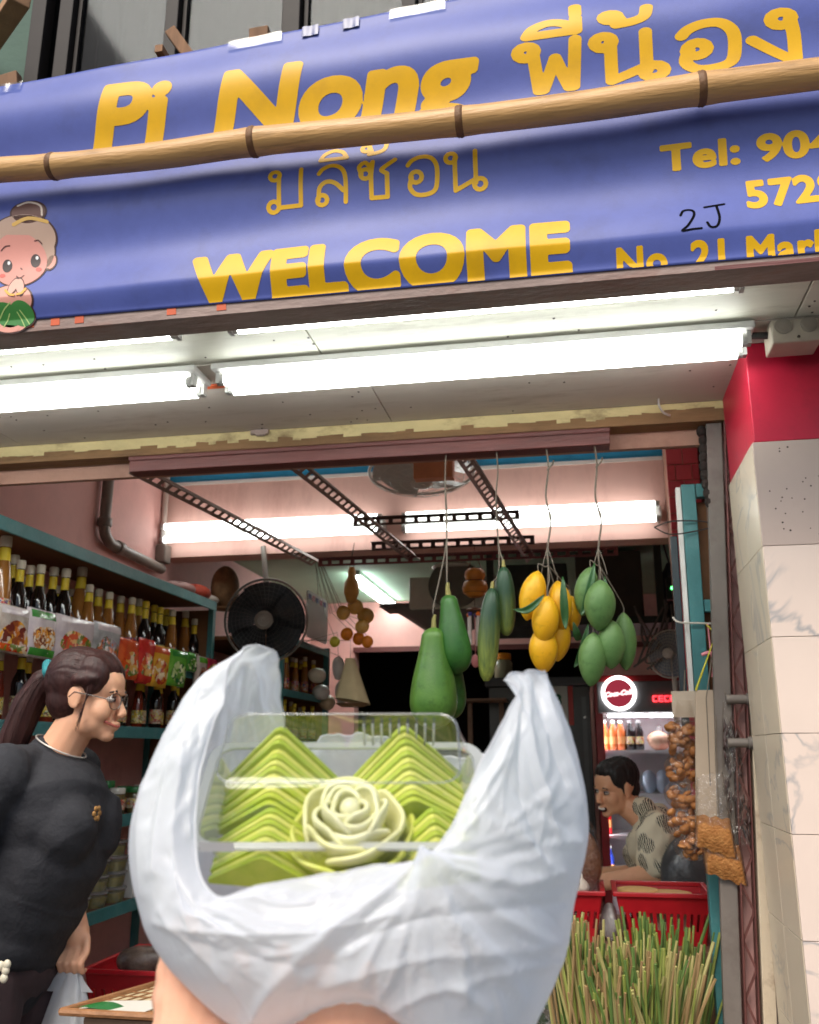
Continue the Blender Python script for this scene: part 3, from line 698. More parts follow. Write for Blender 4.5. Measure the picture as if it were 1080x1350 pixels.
PROTO = {k: bottle_proto(k) for k in ('amber','soy','soycap','red')}
def bottle(kind, x, y, z, h, label, group, spin=0, wide=1.0):
    t, ps = PROTO[kind]; r = t.copy(); COL.objects.link(r); r.location = (x,y,z); k = h/.30; r.scale = (k*wide,k*wide,k); r.rotation_euler = (0,0,spin); tag(r, label, 'bottle', group)
    for q in ps: c = q.copy(); COL.objects.link(c); c.parent = r
    return r
tops = [(9,707,'amber'),(20,732,'soy'),(29,739,'soy'),(41,746,'soy'),(55,745,'soy'),(72,748,'soy'),(88,750,'soy'),(109,748,'amber'),(119,771,'amber'),(131,777,'amber'),(145,781,'amber'),(160,786,'amber'),(175,788,'amber'),(184,790,'amber'),(193,793,'soycap'),(204,798,'soycap'),(212,801,'soycap'),(220,803,'soycap'),(228,804,'amber'),(245,806,'amber'),(257,816,'soy'),(266,822,'red')]
cnt = {}
kname = {'amber':'amber sauce bottle with yellow neck band','soy':'dark soy sauce bottle with pale cap','soycap':'dark sauce bottle with bright yellow cap','red':'red brown sauce bottle'}
for i, (px, py, kd) in enumerate(tops):
    X = -1.96 if i % 2 == 0 else -2.005
    p = at(px, py, X=X); h = min(.36, max(.25, p[2]-SH[1]-.001)); cnt[kd] = cnt.get(kd, 0)+1
    lab = f'{kname[kd]}, {ORD[cnt[kd]-1]} such on the upper left shelf' if kd != 'red' else 'red brown sauce bottle at the far end of the upper left shelf'
    bottle(kd, X, p[1], SH[1]+.001, h, lab, 'sauce bottles in a row on the upper left shelf', random.uniform(0,6))
# a second row against the wall, seen only between the others
for k in range(13):
    kd = ('amber','soy')[k//3 % 2]; y = 3.05+k*.108
    bottle(kd, -2.10, y, SH[1]+.001, random.uniform(.255,.29), f'{("amber sauce","dark soy sauce")[k//3%2]} bottle against the pink wall, {ORD[k]} of the back row', 'sauce bottles in the back row of the upper left shelf')
# dark bottles on the eye-level shelf
ey = [2.78,2.86,2.945,3.03,3.12,3.21,3.46,3.56,3.66,3.75,3.84,3.93,4.02,4.11,4.20,4.30]
for k, y in enumerate(ey):
    bottle(('soy','red','soy')[k%3], -1.94-.03*(k%2), y, SH[2]+.001, random.uniform(.22,.26), f'{("black bottle","red brown bottle","black bottle")[k%3]} on the eye level shelf, {ORD[k]} from the street', 'dark bottles on the eye level shelf', random.uniform(0,6), 1.1)

# hanging packets of seasoning and snacks along the shelf edge
def patch_mat(name, c, c2, s=18): return mat(name, c, .16, .1, s, .25, 26, col2=c2, spec=.7)
def packet(px0, py0, px1, py1, main, pic, head, label, foot=None, rod=True):
    a = at(px0, py0, X=-1.835); b = at(px1, py1, X=-1.835); y0, y1 = a[1], b[1]; z1 = (a[2]+at(px1,py0,X=-1.835)[2])/2; z0 = (b[2]+at(px0,py1,X=-1.835)[2])/2
    t = thing('seasoning_packet', label, 'packet', (-1.835,(y0+y1)/2,z0), 'packets hanging in front of the sauce bottles')
    ph = random.uniform(0,6)
    def P(u, v, s, d=0):
        e = max(0,(1-(2*u-1)**4))*max(0,(1-(2*v-1)**4)); w = .018*e**.5 + .0022*math.sin(u*11+ph+v*5)*e
        return (-1.835+s*(w+d)+.004*math.sin(v*3+ph), y0+(y1-y0)*u, z0+(z1-z0)*v)
    mb = MB().grid(lambda u,v: P(u,v,1), 12, 12).grid(lambda u,v: P(1-u,v,-1), 12, 12); bd = mb.build('pouch', main, t, smooth=50)
    MB().grid(lambda u,v: P(.08+.84*u,.80+.16*v,1,.0012), 8, 3).build('header_print', head, t, smooth=True)
    ovs, ofs = field_mesh(lambda X, Y: np.sqrt(((X-.5)/.40)**2+((Y-.36)/.30)**2)-1+.12*np.sin(9*X+ph)*np.sin(7*Y), 0.02,.98,.02,.78,.08)
    m2 = MB(); m2.v = [P(u,v,1,.0014) for u,v in ovs]; m2.f = list(ofs); m2.build('picture_print', pic, t, smooth=True)
    if foot: MB().grid(lambda u,v: P(.06+.88*u,.03+.15*v,1,.0018), 8, 3).build('foot_print', foot, t, smooth=True)
    MB().tube([(-1.835,(y0+y1)/2,z1-.01),(-1.848,(y0+y1)/2,z1+.02),(-1.855,(y0+y1)/2,max(z1+.03,1.80))], .0015, 6).build('hanger', nm, t)
    return t
p_clear = patch_mat('clear_white_pouch', srgb(214,206,198), srgb(160,140,126)); p_green = patch_mat('green_pouch', srgb(40,120,52), srgb(74,158,60)); p_white = patch_mat('white_pouch', srgb(226,216,214), srgb(190,176,186)); p_silver = patch_mat('silver_pouch', srgb(200,200,204), srgb(130,134,130))
p_or = patch_mat('orange_red_pouch', srgb(206,62,36), srgb(222,110,52)); p_red = patch_mat('red_pouch', srgb(190,28,40), srgb(214,70,50)); p_yel = patch_mat('yellow_pouch', srgb(226,158,36), srgb(238,190,70)); p_lgr = patch_mat('bright_green_pouch', srgb(70,158,48), srgb(120,190,70)); p_crim = patch_mat('crimson_pouch', srgb(160,28,62), srgb(196,60,90))
i_brown = print_mat('brown_food_print', [srgb(110,44,34),srgb(150,76,40),srgb(226,168,50),srgb(196,110,40),srgb(214,190,170)], 50); i_nood = print_mat('noodle_print', [srgb(176,112,70),srgb(222,196,160),srgb(226,150,50),srgb(120,60,34),srgb(236,226,206)], 70); i_pr = print_mat('orange_food_print', [srgb(216,86,30),srgb(232,180,90),srgb(190,50,30),srgb(240,220,180),srgb(110,130,50)], 46); i_curry = print_mat('curry_print', [srgb(226,170,60),srgb(250,230,190),srgb(206,120,40),srgb(180,60,36)], 46); i_lime = print_mat('lime_print', [srgb(190,214,140),srgb(90,150,50),srgb(230,236,190),srgb(40,110,50)], 46); i_mix = print_mat('mixed_print', [srgb(230,226,220),srgb(70,110,70),srgb(170,160,170),srgb(40,60,50),srgb(206,110,60)], 60)
packet(-4,798,34,862, p_clear, i_brown, p_white, 'clear pouch of brown snack at the left picture edge, under the tall amber bottle', i_pr)
packet(36,803,68,868, p_white, i_nood, p_green, 'green edged noodle pouch hanging second from the left along the shelf', p_green)
packet(72,814,119,873, p_white, i_pr, p_white, 'white pouch with an orange food picture hanging above the woman\'s ponytail')
packet(122,822,154,878, p_silver, i_mix, p_white, 'shiny silver white pouch hanging right above the woman\'s hair', i_pr)
packet(157,842,180,896, p_or, i_pr, p_or, 'orange red pouch hanging over the woman\'s forehead')
packet(182,842,199,902, p_red, i_pr, p_red, 'narrow red pouch hanging between orange red and yellow pouches', p_red)
packet(197,851,219,906, p_yel, i_curry, p_or, 'yellow curry pouch hanging beside the bright green pouch')
packet(222,857,243,905, p_lgr, i_lime, p_green, 'bright green pouch with a pale lime picture')
packet(245,860,257,886, p_green, i_lime, p_lgr, 'small dark green pouch right of the bright green pouch')
packet(259,865,269,912, p_clear, i_brown, p_lgr, 'slim clear pouch with green top near the shelf end')
packet(270,868,286,892, p_crim, i_pr, p_crim, 'crimson pouch at the far end of the hanging row')

# jars on the waist shelf, yellow tubs below
lidg = mat('green_jar_lid', srgb(36,110,56), .4, .1, 20); lidy = mat('yellow_jar_lid', srgb(206,180,52), .4, .1, 20); lidw = mat('white_jar_lid', srgb(206,204,196), .4, .1, 20); jarg = mat('jar_of_dark_paste', srgb(52,46,28), .15, .3, 12, col2=srgb(120,106,62), spec=.6)
jp = MB().lathe([(.026,0),(.03,.005),(.03,.075),(.024,.085)], n=12).mesh('glass_body', 45); jp.materials.append(jarg)
jl = {m.name: None for m in (lidg,lidy,lidw)}
for m in (lidg,lidy,lidw): jl[m.name] = MB().lathe([(.028,.083),(.029,.087),(.029,.103),(.027,.106)], n=12).mesh('lid', 45); jl[m.name].materials.append(m)
lb = MB().lathe([(.0306,.02),(.0306,.06)], n=12, caps=False).mesh('label', 45); lb.materials.append(LAB_W)
for k in range(20):
    y = 3.02 + (k//2)*.155 + (k%2)*.05; x = -1.90-.075*(k%2); m = (lidg,lidg,lidy,lidw,lidg)[k%5]
    lidn = {'green_jar_lid':'green','yellow_jar_lid':'yellow','white_jar_lid':'white'}[m.name]
    t = thing('sauce_jar', f'small {lidn} lidded jar of dark paste, {ORD[k]} along the chest high shelf', 'jar', (x,y,SH[3]+.001), 'lidded jars on the chest high shelf')
    for me in (jp, jl[m.name], lb):
        o = bpy.data.objects.new(me.name.split('.')[0], me); COL.objects.link(o); o.parent = t
    t.scale = (1.1,1.1,1+.25*(k%3==0))
tubm = clear('clear_tub_wall', (.92,.92,.86), .08, .15, .15); tubf = mat('yellow_pickle', srgb(190,170,40), .3, .2, 30, col2=srgb(120,120,36)); tubl = clear('tub_lid_film', (.95,.95,.95), .12, .2, .35)
tb = MB().lathe([(.05,0),(.058,.05)], n=16, caps=True).mesh('tub_wall', 40); tb.materials.append(tubm)
tf_ = MB().lathe([(.048,.002),(.055,.038),(.02,.042)], n=16).mesh('contents', 40); tf_.materials.append(tubf)
tl_ = MB().lathe([(.060,.050),(.062,.052),(.062,.058),(.05,.059)], n=16).mesh('lid', 40); tl_.materials.append(tubl)
n = 0
for sy in (3.28,3.42,3.56,3.70):
    for lv in range(5):
        if n > 18: break
        t = thing('pickle_tub', f'tub of yellow pickle, {ORD[lv]} up in the {ORD[int((sy-3.27)/.14+.1)]} stack from the street', 'tub', (-1.93+random.uniform(-.006,.006),sy,SH[4]+.001+lv*.0595), 'stacked tubs of yellow pickle'); n += 1
        for me in (tb, tf_, tl_):
            o = bpy.data.objects.new(me.name.split('.')[0], me); COL.objects.link(o); o.parent = t
tt = thing('white_carton', 'white cardboard carton behind the tub stacks on the lower shelf', 'carton', (-1.94,3.87,SH[4])); MB().box((-2.0,3.80,SH[4]+.001),(-1.88,3.95,SH[4]+.14)).build('carton_box', mat('white_card', srgb(206,204,200), .6, .05, 10), tt, bevel=.003)

# things on top of the shelf, pipes on the wall
M['pipe'] = mat('grey_pvc_pipe', srgb(128,118,110), .45, .15, 8, .1, 40, dirt=srgb(80,70,64), dscale=6, damt=.6)
pp = thing('drain_pipe', 'grey plastic drain pipe that turns along the pink wall above the shelves', 'pipe', (-2.16,3.82,2.45))
MB().tube(smooth_line([(-2.165,3.82,2.959),(-2.165,3.82,2.62),(-2.165,3.82,2.47),(-2.165,3.86,2.415),(-2.165,3.95,2.40),(-2.165,4.44,2.385)],5), .026, 14).build('pipe_run', M['pipe'], pp, smooth=50)
for c, ax in (((-2.165,3.82,2.49),(0,0,1)),((-2.165,3.97,2.40),(0,1,-.03)),((-2.165,3.82,2.78),(0,0,1))): MB().lathe([(.031,-.02),(.033,-.017),(.033,.017),(.031,.02)], c, 14, axis=ax).build('collar', M['pipe'], pp, smooth=50)
pq = thing('pipe_riser', 'thin pale pipe in the corner by the left end of the wall light', 'pipe', (-2.18,4.44,2.4)); q = MB(); q.tube([(-2.18,4.46,2.38),(-2.18,4.46,2.95)], .016, 10); q.build('pipe_run', mat('pale_pipe', srgb(190,170,160), .5, .1), pq, smooth=50); MB().box((-2.197,4.42,2.42),(-2.14,4.492,2.52)).build('valve_box', M['pipe'], pq, bevel=.006)
wv = mat('woven_brown_straw', srgb(128,98,66), .75, .25, 30, .4, 120)
hb = thing('round_basket', 'round brown woven basket standing on end at the far top shelf', 'basket', (-1.93,4.25,2.208)); hp = at(297,776,X=-1.93)
MB().ball((-1.93,hp[1],2.205+.125), (.075,.105,.125), 18, 12).build('woven_body', wv, hb, smooth=True); MB().lathe([(.06,0),(.065,.01),(.05,.016)], (-1.93,hp[1],2.207), 16).build('foot_ring', wv, hb)
for (px, w, h, c, lab) in ((236,.16,.07,srgb(150,110,104),'dusty pink bundle lying on the top left shelf'),(258,.14,.09,srgb(176,64,40),'orange red packet on the top left shelf near the round basket'),(270,.12,.06,srgb(196,186,176),'folded pale cloth on the top shelf by the round basket')):
    p = at(px, 770, X=-1.98); t = thing('shelf_bundle', lab, 'bundle', (-1.98,p[1],2.205))
    MB().grid(lambda u,v: (-1.98+.07*math.cos(u*2*PI)*math.sin(v*PI)*(1+.15*math.sin(u*20)), p[1]+w*.7*math.sin(u*2*PI)*math.sin(v*PI), 2.207+h*(.5-.5*math.cos(v*PI))*(1+.1*math.sin(u*13))), 24, 10, True).build('wrapped_bundle', mat('bundle_'+str(px), c, .7, .2, 12, .3), t, smooth=True)

# wall fan on the post at the end of the shelves, seen face on
wire = mat('dark_grey_wire', srgb(40,40,42), .45, .1, 20, metal=.3); blade_m = mat('smoked_fan_blade', srgb(40,42,46), .25, .1, 10, spec=.6); hubm = mat('grey_fan_hub', srgb(120,112,104), .4, .1, 15)
def fan(label, c, R, d, m_wire, m_blade, m_hub, name='wall_fan', deep=.06, rings=9, spokes=40, back=None, mount=None):
    t = thing(name, label, 'fan', c); d = Vector(d).normalized(); Mx = d.to_track_quat('Z','Y').to_matrix()
    T = lambda x,y,z: np.array(c)+np.array(Mx @ Vector((x,y,z)))
    g = MB()
    for k in range(rings):
        r = R*(.22+.78*k/(rings-1)); z = deep*math.sqrt(max(0,1-(r/R)**2*.95))
        g.tube([T(r*math.cos(a*PI/18), r*math.sin(a*PI/18), z) for a in range(37)], .0012*R/.2, 5, False)
    for k in range(spokes):
        a = 2*PI*k/spokes; g.tube([T(r*R*math.cos(a+.25*r), r*R*math.sin(a+.25*r), deep*math.sqrt(max(0,1-r*r*.95))) for r in (.2,.45,.7,.88,1)], .0009*R/.2, 4, False)
    tag(g.build('front_grille', m_wire, t), kind='stuff')
    g = MB()
    for k in range(spokes//2):
        a = 2*PI*k/(spokes//2); g.tube([T(r*R*math.cos(a), r*R*math.sin(a), -deep*math.sqrt(max(0,1-r*r*.9))) for r in (.15,.5,.8,1)], .0009*R/.2, 4, False)
    tag(g.build('rear_grille', m_wire, t), kind='stuff')
    MB().tube([T(R*math.cos(a*PI/24), R*math.sin(a*PI/24), 0) for a in range(49)], .006*R/.2, 8, False).build('rim_band', m_hub, t, smooth=50)
    for k in range(5):
        a0 = k*PI*.4+.3
        MB().grid(lambda u,v: T((.16+.78*v)*R*math.cos(a0+(u-.5)*1.32), (.16+.78*v)*R*math.sin(a0+(u-.5)*1.32), -.01+(u-.5)*.05*R/.2), 8, 6).build('blade', m_blade, t, smooth=True)
    ax = tuple(d)
    MB().lathe([(.22*R,deep-.004),(.22*R,deep+.004),(.15*R,deep+.010),(.14*R,deep+.007),(.06*R,deep+.007),(.05*R,deep+.012)], c, 24, axis=ax).build('hub_cap', m_hub, t, smooth=40)
    MB().lathe([(.28*R,-deep-.13*R/.2),(.34*R,-deep-.10*R/.2),(.34*R,-deep)], c, 18, axis=ax).build('motor', m_hub, t, smooth=40)
    if mount: 
        q = MB()
        for seg in mount: q.tube(seg, .014, 10)
        q.build('bracket', m_hub, t, smooth=50)
    return t
fc = at(351, 818, Y=4.30)
fan('black round wall fan with smoked blades behind the left handle of the foreground bag', fc, .205, (.15,-1,-.1), wire, blade_m, hubm, mount=[[(fc[0]-.02,4.40,fc[2]),(fc[0]-.05,4.44,fc[2]+.16),(fc[0]-.1,4.49,fc[2]+.42),(fc[0]-.1,4.50,2.47)]])
gw = mat('pale_grey_wire', srgb(206,200,190), .4, .1, 20); gb = mat('clear_grey_blade', srgb(200,196,190), .3, .1, 10)
cf = at(556, 622, Y=3.85)
fan('pale caged ceiling fan tipped under the ceiling behind the maroon bar', cf, .235, (.05,-.16,-1), gw, gb, gw, 'ceiling_fan', .06, 5, 24, mount=[[(cf[0],cf[1]+.02,cf[2]+.06),(cf[0],cf[1]+.03,2.958)]])
om = thing('fan_mount_plate', 'orange timber block that carries the caged ceiling fan', 'block', cf); a = at(546,603,Y=3.62); b = at(598,630,Y=3.62)
MB().box((a[0],3.60,b[2]),(b[0],3.66,a[2]+.02)).build('timber_block', mat('orange_timber', srgb(206,132,92), .6, .12, 10), om, bevel=.003)
MB().bar(((a[0]+b[0])/2,3.63,a[2]+.021),((a[0]+b[0])/2,3.63,2.958),.04,.04).build('hanger', mat('orange_timber', None), om)

# slotted steel angles
M['slot'] = mat('dark_slotted_steel', srgb(84,66,60), .5, .2, 12, metal=.4, dirt=srgb(120,72,54), dscale=9, damt=.6)
M['slotpale'] = mat('grey_slotted_steel', srgb(150,130,120), .5, .2, 12, metal=.3, dirt=srgb(104,64,54), dscale=9, damt=.7)
def slotted(name, label, a, b, m, w=.034, n=None, up=(0,0,1), lip=True):
    a, b = np.array(a, float), np.array(b, float); L = np.linalg.norm(b-a); d = (b-a)/L; u = np.array(up, float); u -= d*np.dot(u,d); u /= np.linalg.norm(u); s = np.cross(d, u)
    t = thing(name, label, 'metal angle', a); n = n or max(4, int(L/.055)); p = L/n; mb = MB()
    for k in (-1, 1): mb.obox((a+b)/2+u*k*w*.36, d*L/2, u*w*.14, s*.0012)
    for k in range(n+1): mb.obox(a+d*(min(max(k*p,p*.17),L-p*.17)), d*p*.17, u*w*.222, s*.0011)
    mb.build('slotted_face', m, t)
    if lip: MB().obox((a+b)/2+u*w*.5+s*.012, d*L/2, u*.0011, s*.0125).build('plain_flange', m, t)
    return t
for (p, q, lab) in (((176,624),(415,750),'long rusty slotted angle slanting inward from the left end of the maroon bar'),((381,611),(545,745),'rusty slotted angle slanting inward from the middle of the maroon bar'),((606,601),(700,746),'rusty slotted angle slanting inward from the bar beside the cucumbers')):
    a = at(*p, Z=2.30); b = at(*q, Z=2.30); a[1] = 2.55; a[2] = 2.315; b[2] = 2.33
    slotted('slotted_angle', lab, a, b, M['slotpale'], .046, up=(1,0,.75))
for (p, q, yy, lab) in (((466,689),(685,683),3.95,'dark slotted angle crossing in front of the right wall light'),((490,721),(705,715),4.02,'dark slotted angle just below the wall lights'),((420,742),(815,727),4.10,'maroon slotted angle along the foot of the pink beam')):
    a = at(*p, Y=yy); b = at(*q, Y=yy); b[2] = a[2]
    t = slotted('slotted_angle', lab, a, b, M['slot'] if yy < 4.08 else M['maroon'], .036, up=(0,0,1))
# ================================================================== FRUIT AND VEGETABLES ON STRINGS
str_m = mat('grey_twine', srgb(110,100,88), .8, .15, 60)
def fruit_mesh(c, L, R, prof, bend=0, axis=(0,0,1), ribs=0, n=20, m=18, ribamp=.04, twist=0):
    """prof(t) 0 at the stalk .. 1 at the tip"""
    Mx = Vector(axis).to_track_quat('Z','Y').to_matrix(); c = np.array(c, float)
    def f(u, v):
        r = R*prof(v)*(1+ribamp*(math.cos(ribs*2*PI*u) if ribs else 0)); a = 2*PI*u
        q = Vector((r*math.cos(a)+bend*math.sin(v*PI)*L, r*math.sin(a), -v*L)); return c+np.array(Mx @ q)
    return MB().grid(f, n, m, True)
def papaya_p(t):
    if t < .74: return max(.02, min(1,(t/.07))**.5*(.50+.50*(lambda q: q*q*(3-2*q))(t/.74)))
    return max(.015, (1-((t-.74)/.262)**2)**.5)
mango_p = lambda t: max(.015, math.sin(PI*min(.995,max(.006,t)))**.58*(1.0-.14*(t-.4)))
cuc_p = lambda t: max(.02, min(1, (math.sin(PI*min(.996,max(.004,t))))**.33))
fruitmat = lambda n, c, c2, r=.38: mat(n, c, r, .12, 9, .08, 150, col2=c2, spec=.4, dirt=tuple(k*.45 for k in c), dscale=20, damt=.75)
papm = fruitmat('green_papaya_skin', srgb(36,84,32), srgb(62,112,44)); papm2 = fruitmat('yellow_green_papaya_skin', srgb(58,100,38), srgb(90,128,50))
stalkm = mat('cut_stalk', srgb(150,140,80), .7, .2)
def string(t, pts, r=.0022, nm_='string'): return MB().tube(smooth_line([np.array(q, float) for q in pts], 4), r, 6).build(nm_, str_m, t, smooth=60)
YB = 2.55
def hung(name, label, cat, px, top, Y=2.50, group=None):
    a = at(px, top, Y=Y); t = thing(name, label, cat, a, group); return t, a
# three papayas
def papaya(label, p0, p1, R, m, Y, sp, bend=0):
    a = at(*p0, Y=Y); b = at(*p1, Y=Y); d = a-b; L = np.linalg.norm(d)
    t = thing('green_papaya', label, 'papaya', a, 'green papayas hung from the maroon bar')
    fruit_mesh(a, L, R, papaya_p, bend, tuple(d), 5, 30, 24, .022).build('fruit', m, t, smooth=True)
    MB().tube([a-d/L*.004, a+d/L*.018, a+d/L*.032+np.array([.003,0,0])], [.008,.006,.0045], 8).build('stalk', stalkm, t, smooth=50)
    top = at(587, 607, Y=2.552); top[2] = 2.302
    string(t, [a+d/L*.03, a+d/L*.03+np.array([0,0,.05])*.6, [sp+.003,2.53,(a[2]+2.3)/2], [sp-.002,2.545,2.22], [sp,2.552,2.302]])
sp = at(587,640,Y=2.53)[0]
papaya('darkest green papaya, the upper one on the first string', (591,783), (604,889), .046, papm, 2.48, sp, .02)
papaya('large pale green papaya at the lower left of the hanging three', (572,826), (571,962), .064, papm2, 2.46, sp, 0)
papaya('shadowed green papaya half hidden behind the other two', (590,838), (592,950), .050, papm, 2.56, sp, 0)
# two long cucumbers (striped marrows)
def cuc_mat():
    m = mat('dark_green_cucumber', srgb(34,66,42), .4, .15, 8, .05, 120, spec=.45); nt = m.node_tree; N = nt.nodes; L = nt.links; b = N['Principled BSDF']; src = b.inputs['Base Color'].links[0].from_socket
    tc = N.new('ShaderNodeTexCoord'); sx = N.new('ShaderNodeSeparateXYZ'); L.new(tc.outputs['Object'], sx.inputs[0])
    nz = N.new('ShaderNodeTexNoise'); nz.inputs['Scale'].default_value = 1; mp = N.new('ShaderNodeMapping'); mp.inputs['Scale'].default_value = (140,140,9); L.new(tc.outputs['Object'], mp.inputs[0]); L.new(mp.outputs[0], nz.inputs['Vector'])
    mr = N.new('ShaderNodeMapRange'); mr.inputs[1].default_value = -.05; mr.inputs[2].default_value = -.27; mr.inputs[3].default_value = .0; mr.inputs[4].default_value = 1; L.new(sx.outputs['Z'], mr.inputs[0])
    mu = N.new('ShaderNodeMath'); mu.operation = 'MULTIPLY'; L.new(mr.outputs[0], mu.inputs[0]); L.new(nz.outputs['Fac'], mu.inputs[1])
    rp = N.new('ShaderNodeValToRGB'); rp.color_ramp.elements[0].position = .05; rp.color_ramp.elements[1].position = .62; L.new(mu.outputs[0], rp.inputs['Fac'])
    mx = N.new('ShaderNodeMix'); mx.data_type = 'RGBA'; L.new(rp.outputs['Color'], mx.inputs['Factor']); L.new(src, mx.inputs['A']); mx.inputs['B'].default_value = (*srgb(150,160,70), 1); L.new(mx.outputs['Result'], b.inputs['Base Color']); return m
cm_ = cuc_mat(); csp = at(655,640,Y=2.53)[0]
for (p0, p1, Y, R, lab) in (((664,748),(668,838),2.50,.0285,'paler upper cucumber hanging beside the yellow mangoes'),((649,776),(641,898),2.47,.029,'longer dark cucumber hanging lower and to the left')):
    a = at(*p0, Y=Y); b = at(*p1, Y=Y); d = a-b; L = np.linalg.norm(d); t = thing('cucumber', lab, 'cucumber', a, 'cucumbers on a string')
    fruit_mesh(a, L, R, cuc_p, -.02, tuple(d), 8, 26, 22, .03).build('fruit', cm_, t, smooth=True); MB().tube([a-d/L*.004,a+d/L*.02],[.006,.004],8).build('stalk', stalkm, t)
    string(t, [a+d/L*.018,[csp+.002,2.52,a[2]+.07],[csp-.004,2.54,2.15],[csp+.003,2.548,2.24],[csp,2.552,2.302]])
# mangoes
ym = fruitmat('yellow_mango_skin', srgb(224,158,16), srgb(236,182,34), .4); gm_ = fruitmat('green_mango_skin', srgb(66,106,50), srgb(108,142,84), .48); leafm = mat('mango_leaf', srgb(44,88,40), .4, .2, 10, .1, 60)
def mango(name, label, p0, p1, R, m, Y, knot, grp, bend=.03):
    a = at(*p0, Y=Y); b = at(*p1, Y=Y); d = a-b; L = np.linalg.norm(d); t = thing(name, label, 'mango', a, grp)
    fruit_mesh(a, L, R, mango_p, bend, tuple(d), 0, 22, 18).build('fruit', m, t, smooth=True)
    MB().tube(smooth_line([a-d/L*.002, a+np.array([0,0,.02]), (a+knot)/2+np.array([.004,0,.004]), knot],4), .0019, 6).build('stalk', str_m, t, smooth=60)
def leaf(t, base, tip, w, droop=.02, m=None):
    base, tip = np.array(base), np.array(tip); d = tip-base; L = np.linalg.norm(d); s = np.cross(d, (0,1,0)); s = s/(np.linalg.norm(s)+1e-9)
    def f(u, v):
        ww = w*math.sin(PI*min(.995,max(.01,v)))**.7*(1-.3*v); return base+d*v+s*ww*(2*u-1)+np.array([0,-.35*ww*abs(2*u-1)-.006*math.sin(v*6),-droop*math.sin(v*PI)])
    o = MB().grid(f, 6, 14).build('leaf', m or leafm, t, smooth=True); s_ = o.modifiers.new('solid','SOLIDIFY'); s_.thickness = .0008; return o
yk = at(722,722,Y=2.48); gk = at(789,722,Y=2.48)
kx, kg = at(722,640,Y=2.53)[0], at(787,640,Y=2.53)[0]
def stringer(label, k, x):
    t = thing('hanging_twine', label, 'twine', k); string(t, [k-np.array([0,0,.05]), k, [x+.006,2.50,k[2]+.08],[x-.006,2.53,k[2]+.16],[x+.004,2.548,2.24],[x,2.552,2.302]], .003)
    MB().tube(smooth_line([[x,2.545,2.235],[x+.016,2.54,2.25],[x+.02,2.54,2.262]],3), .0025, 6).build('loose_end', str_m, t)
    for s in (-1,0,1): MB().tube(smooth_line([k,k+np.array([s*.012,-.004,-.04]),k+np.array([s*.02,0,-.075])],3), .0016, 5).build('strand', str_m, t)
stringer('twisted grey twine that carries the yellow mangoes', yk, kx); stringer('twisted grey twine that carries the green mangoes', gk, kg)
YG, GG = 'ripe yellow mangoes in one bunch', 'green mangoes in one bunch'
for i, (p0, p1, R, Y, lab) in enumerate((((710,753),(694,818),.036,2.47,'top left yellow mango, its leaf across it'),((722,786),(716,850),.037,2.45,'central yellow mango at the front of the yellow bunch'),((735,766),(742,832),.034,2.50,'top right yellow mango with a leaf over its side'),((716,826),(717,888),.039,2.47,'lowest yellow mango, just above the bag handle'),((738,812),(735,872),.034,2.52,'lower right yellow mango behind the others'),((751,785),(756,832),.028,2.54,'small yellow mango peeping out at the right of its bunch'))):
    mango('yellow_mango', lab, p0, p1, R, ym, Y, yk-np.array([0,0,.05]), YG)
lt1 = thing('mango_leaves', 'dark green leaves still on the yellow mango bunch', 'leaves', yk-np.array([0,0,.05])); k0 = yk-np.array([0,0,.06])
MB().tube([k0,k0+np.array([0,0,.02])], .002, 6).build('twig', str_m, lt1)
leaf(lt1, at(718,784,Y=2.425), at(676,803,Y=2.415), .012); leaf(lt1, at(742,760,Y=2.45), at(746,830,Y=2.44), .013); leaf(lt1, at(756,820,Y=2.5), at(768,842,Y=2.52), .012)
for i, (p0, p1, R, Y, lab) in enumerate((((792,765),(790,832),.042,2.44,'palest green mango at the front top of its bunch'),((779,748),(768,812),.034,2.50,'green mango at the back left of its bunch'),((783,834),(779,905),.037,2.45,'lowest green mango, hanging above the fridge sign'),((806,818),(806,882),.038,2.46,'green mango at the lower right of its bunch'),((822,808),(826,884),.032,2.53,'green mango at the far right of its bunch'))):
    mango('green_mango', lab, p0, p1, R, gm_, Y, gk-np.array([0,0,.05]), GG)
lt2 = thing('mango_leaves', 'narrow leaves on the green mango bunch', 'leaves', gk-np.array([0,0,.05])); k0 = gk-np.array([0,0,.06]); MB().tube([k0,k0+np.array([0,0,.02])], .002, 6).build('twig', str_m, lt2)
leaf(lt2, at(784,742,Y=2.47), at(766,812,Y=2.46), .013); leaf(lt2, at(797,760,Y=2.47), at(806,815,Y=2.46), .011); leaf(lt2, at(776,822,Y=2.48), at(757,880,Y=2.49), .012)

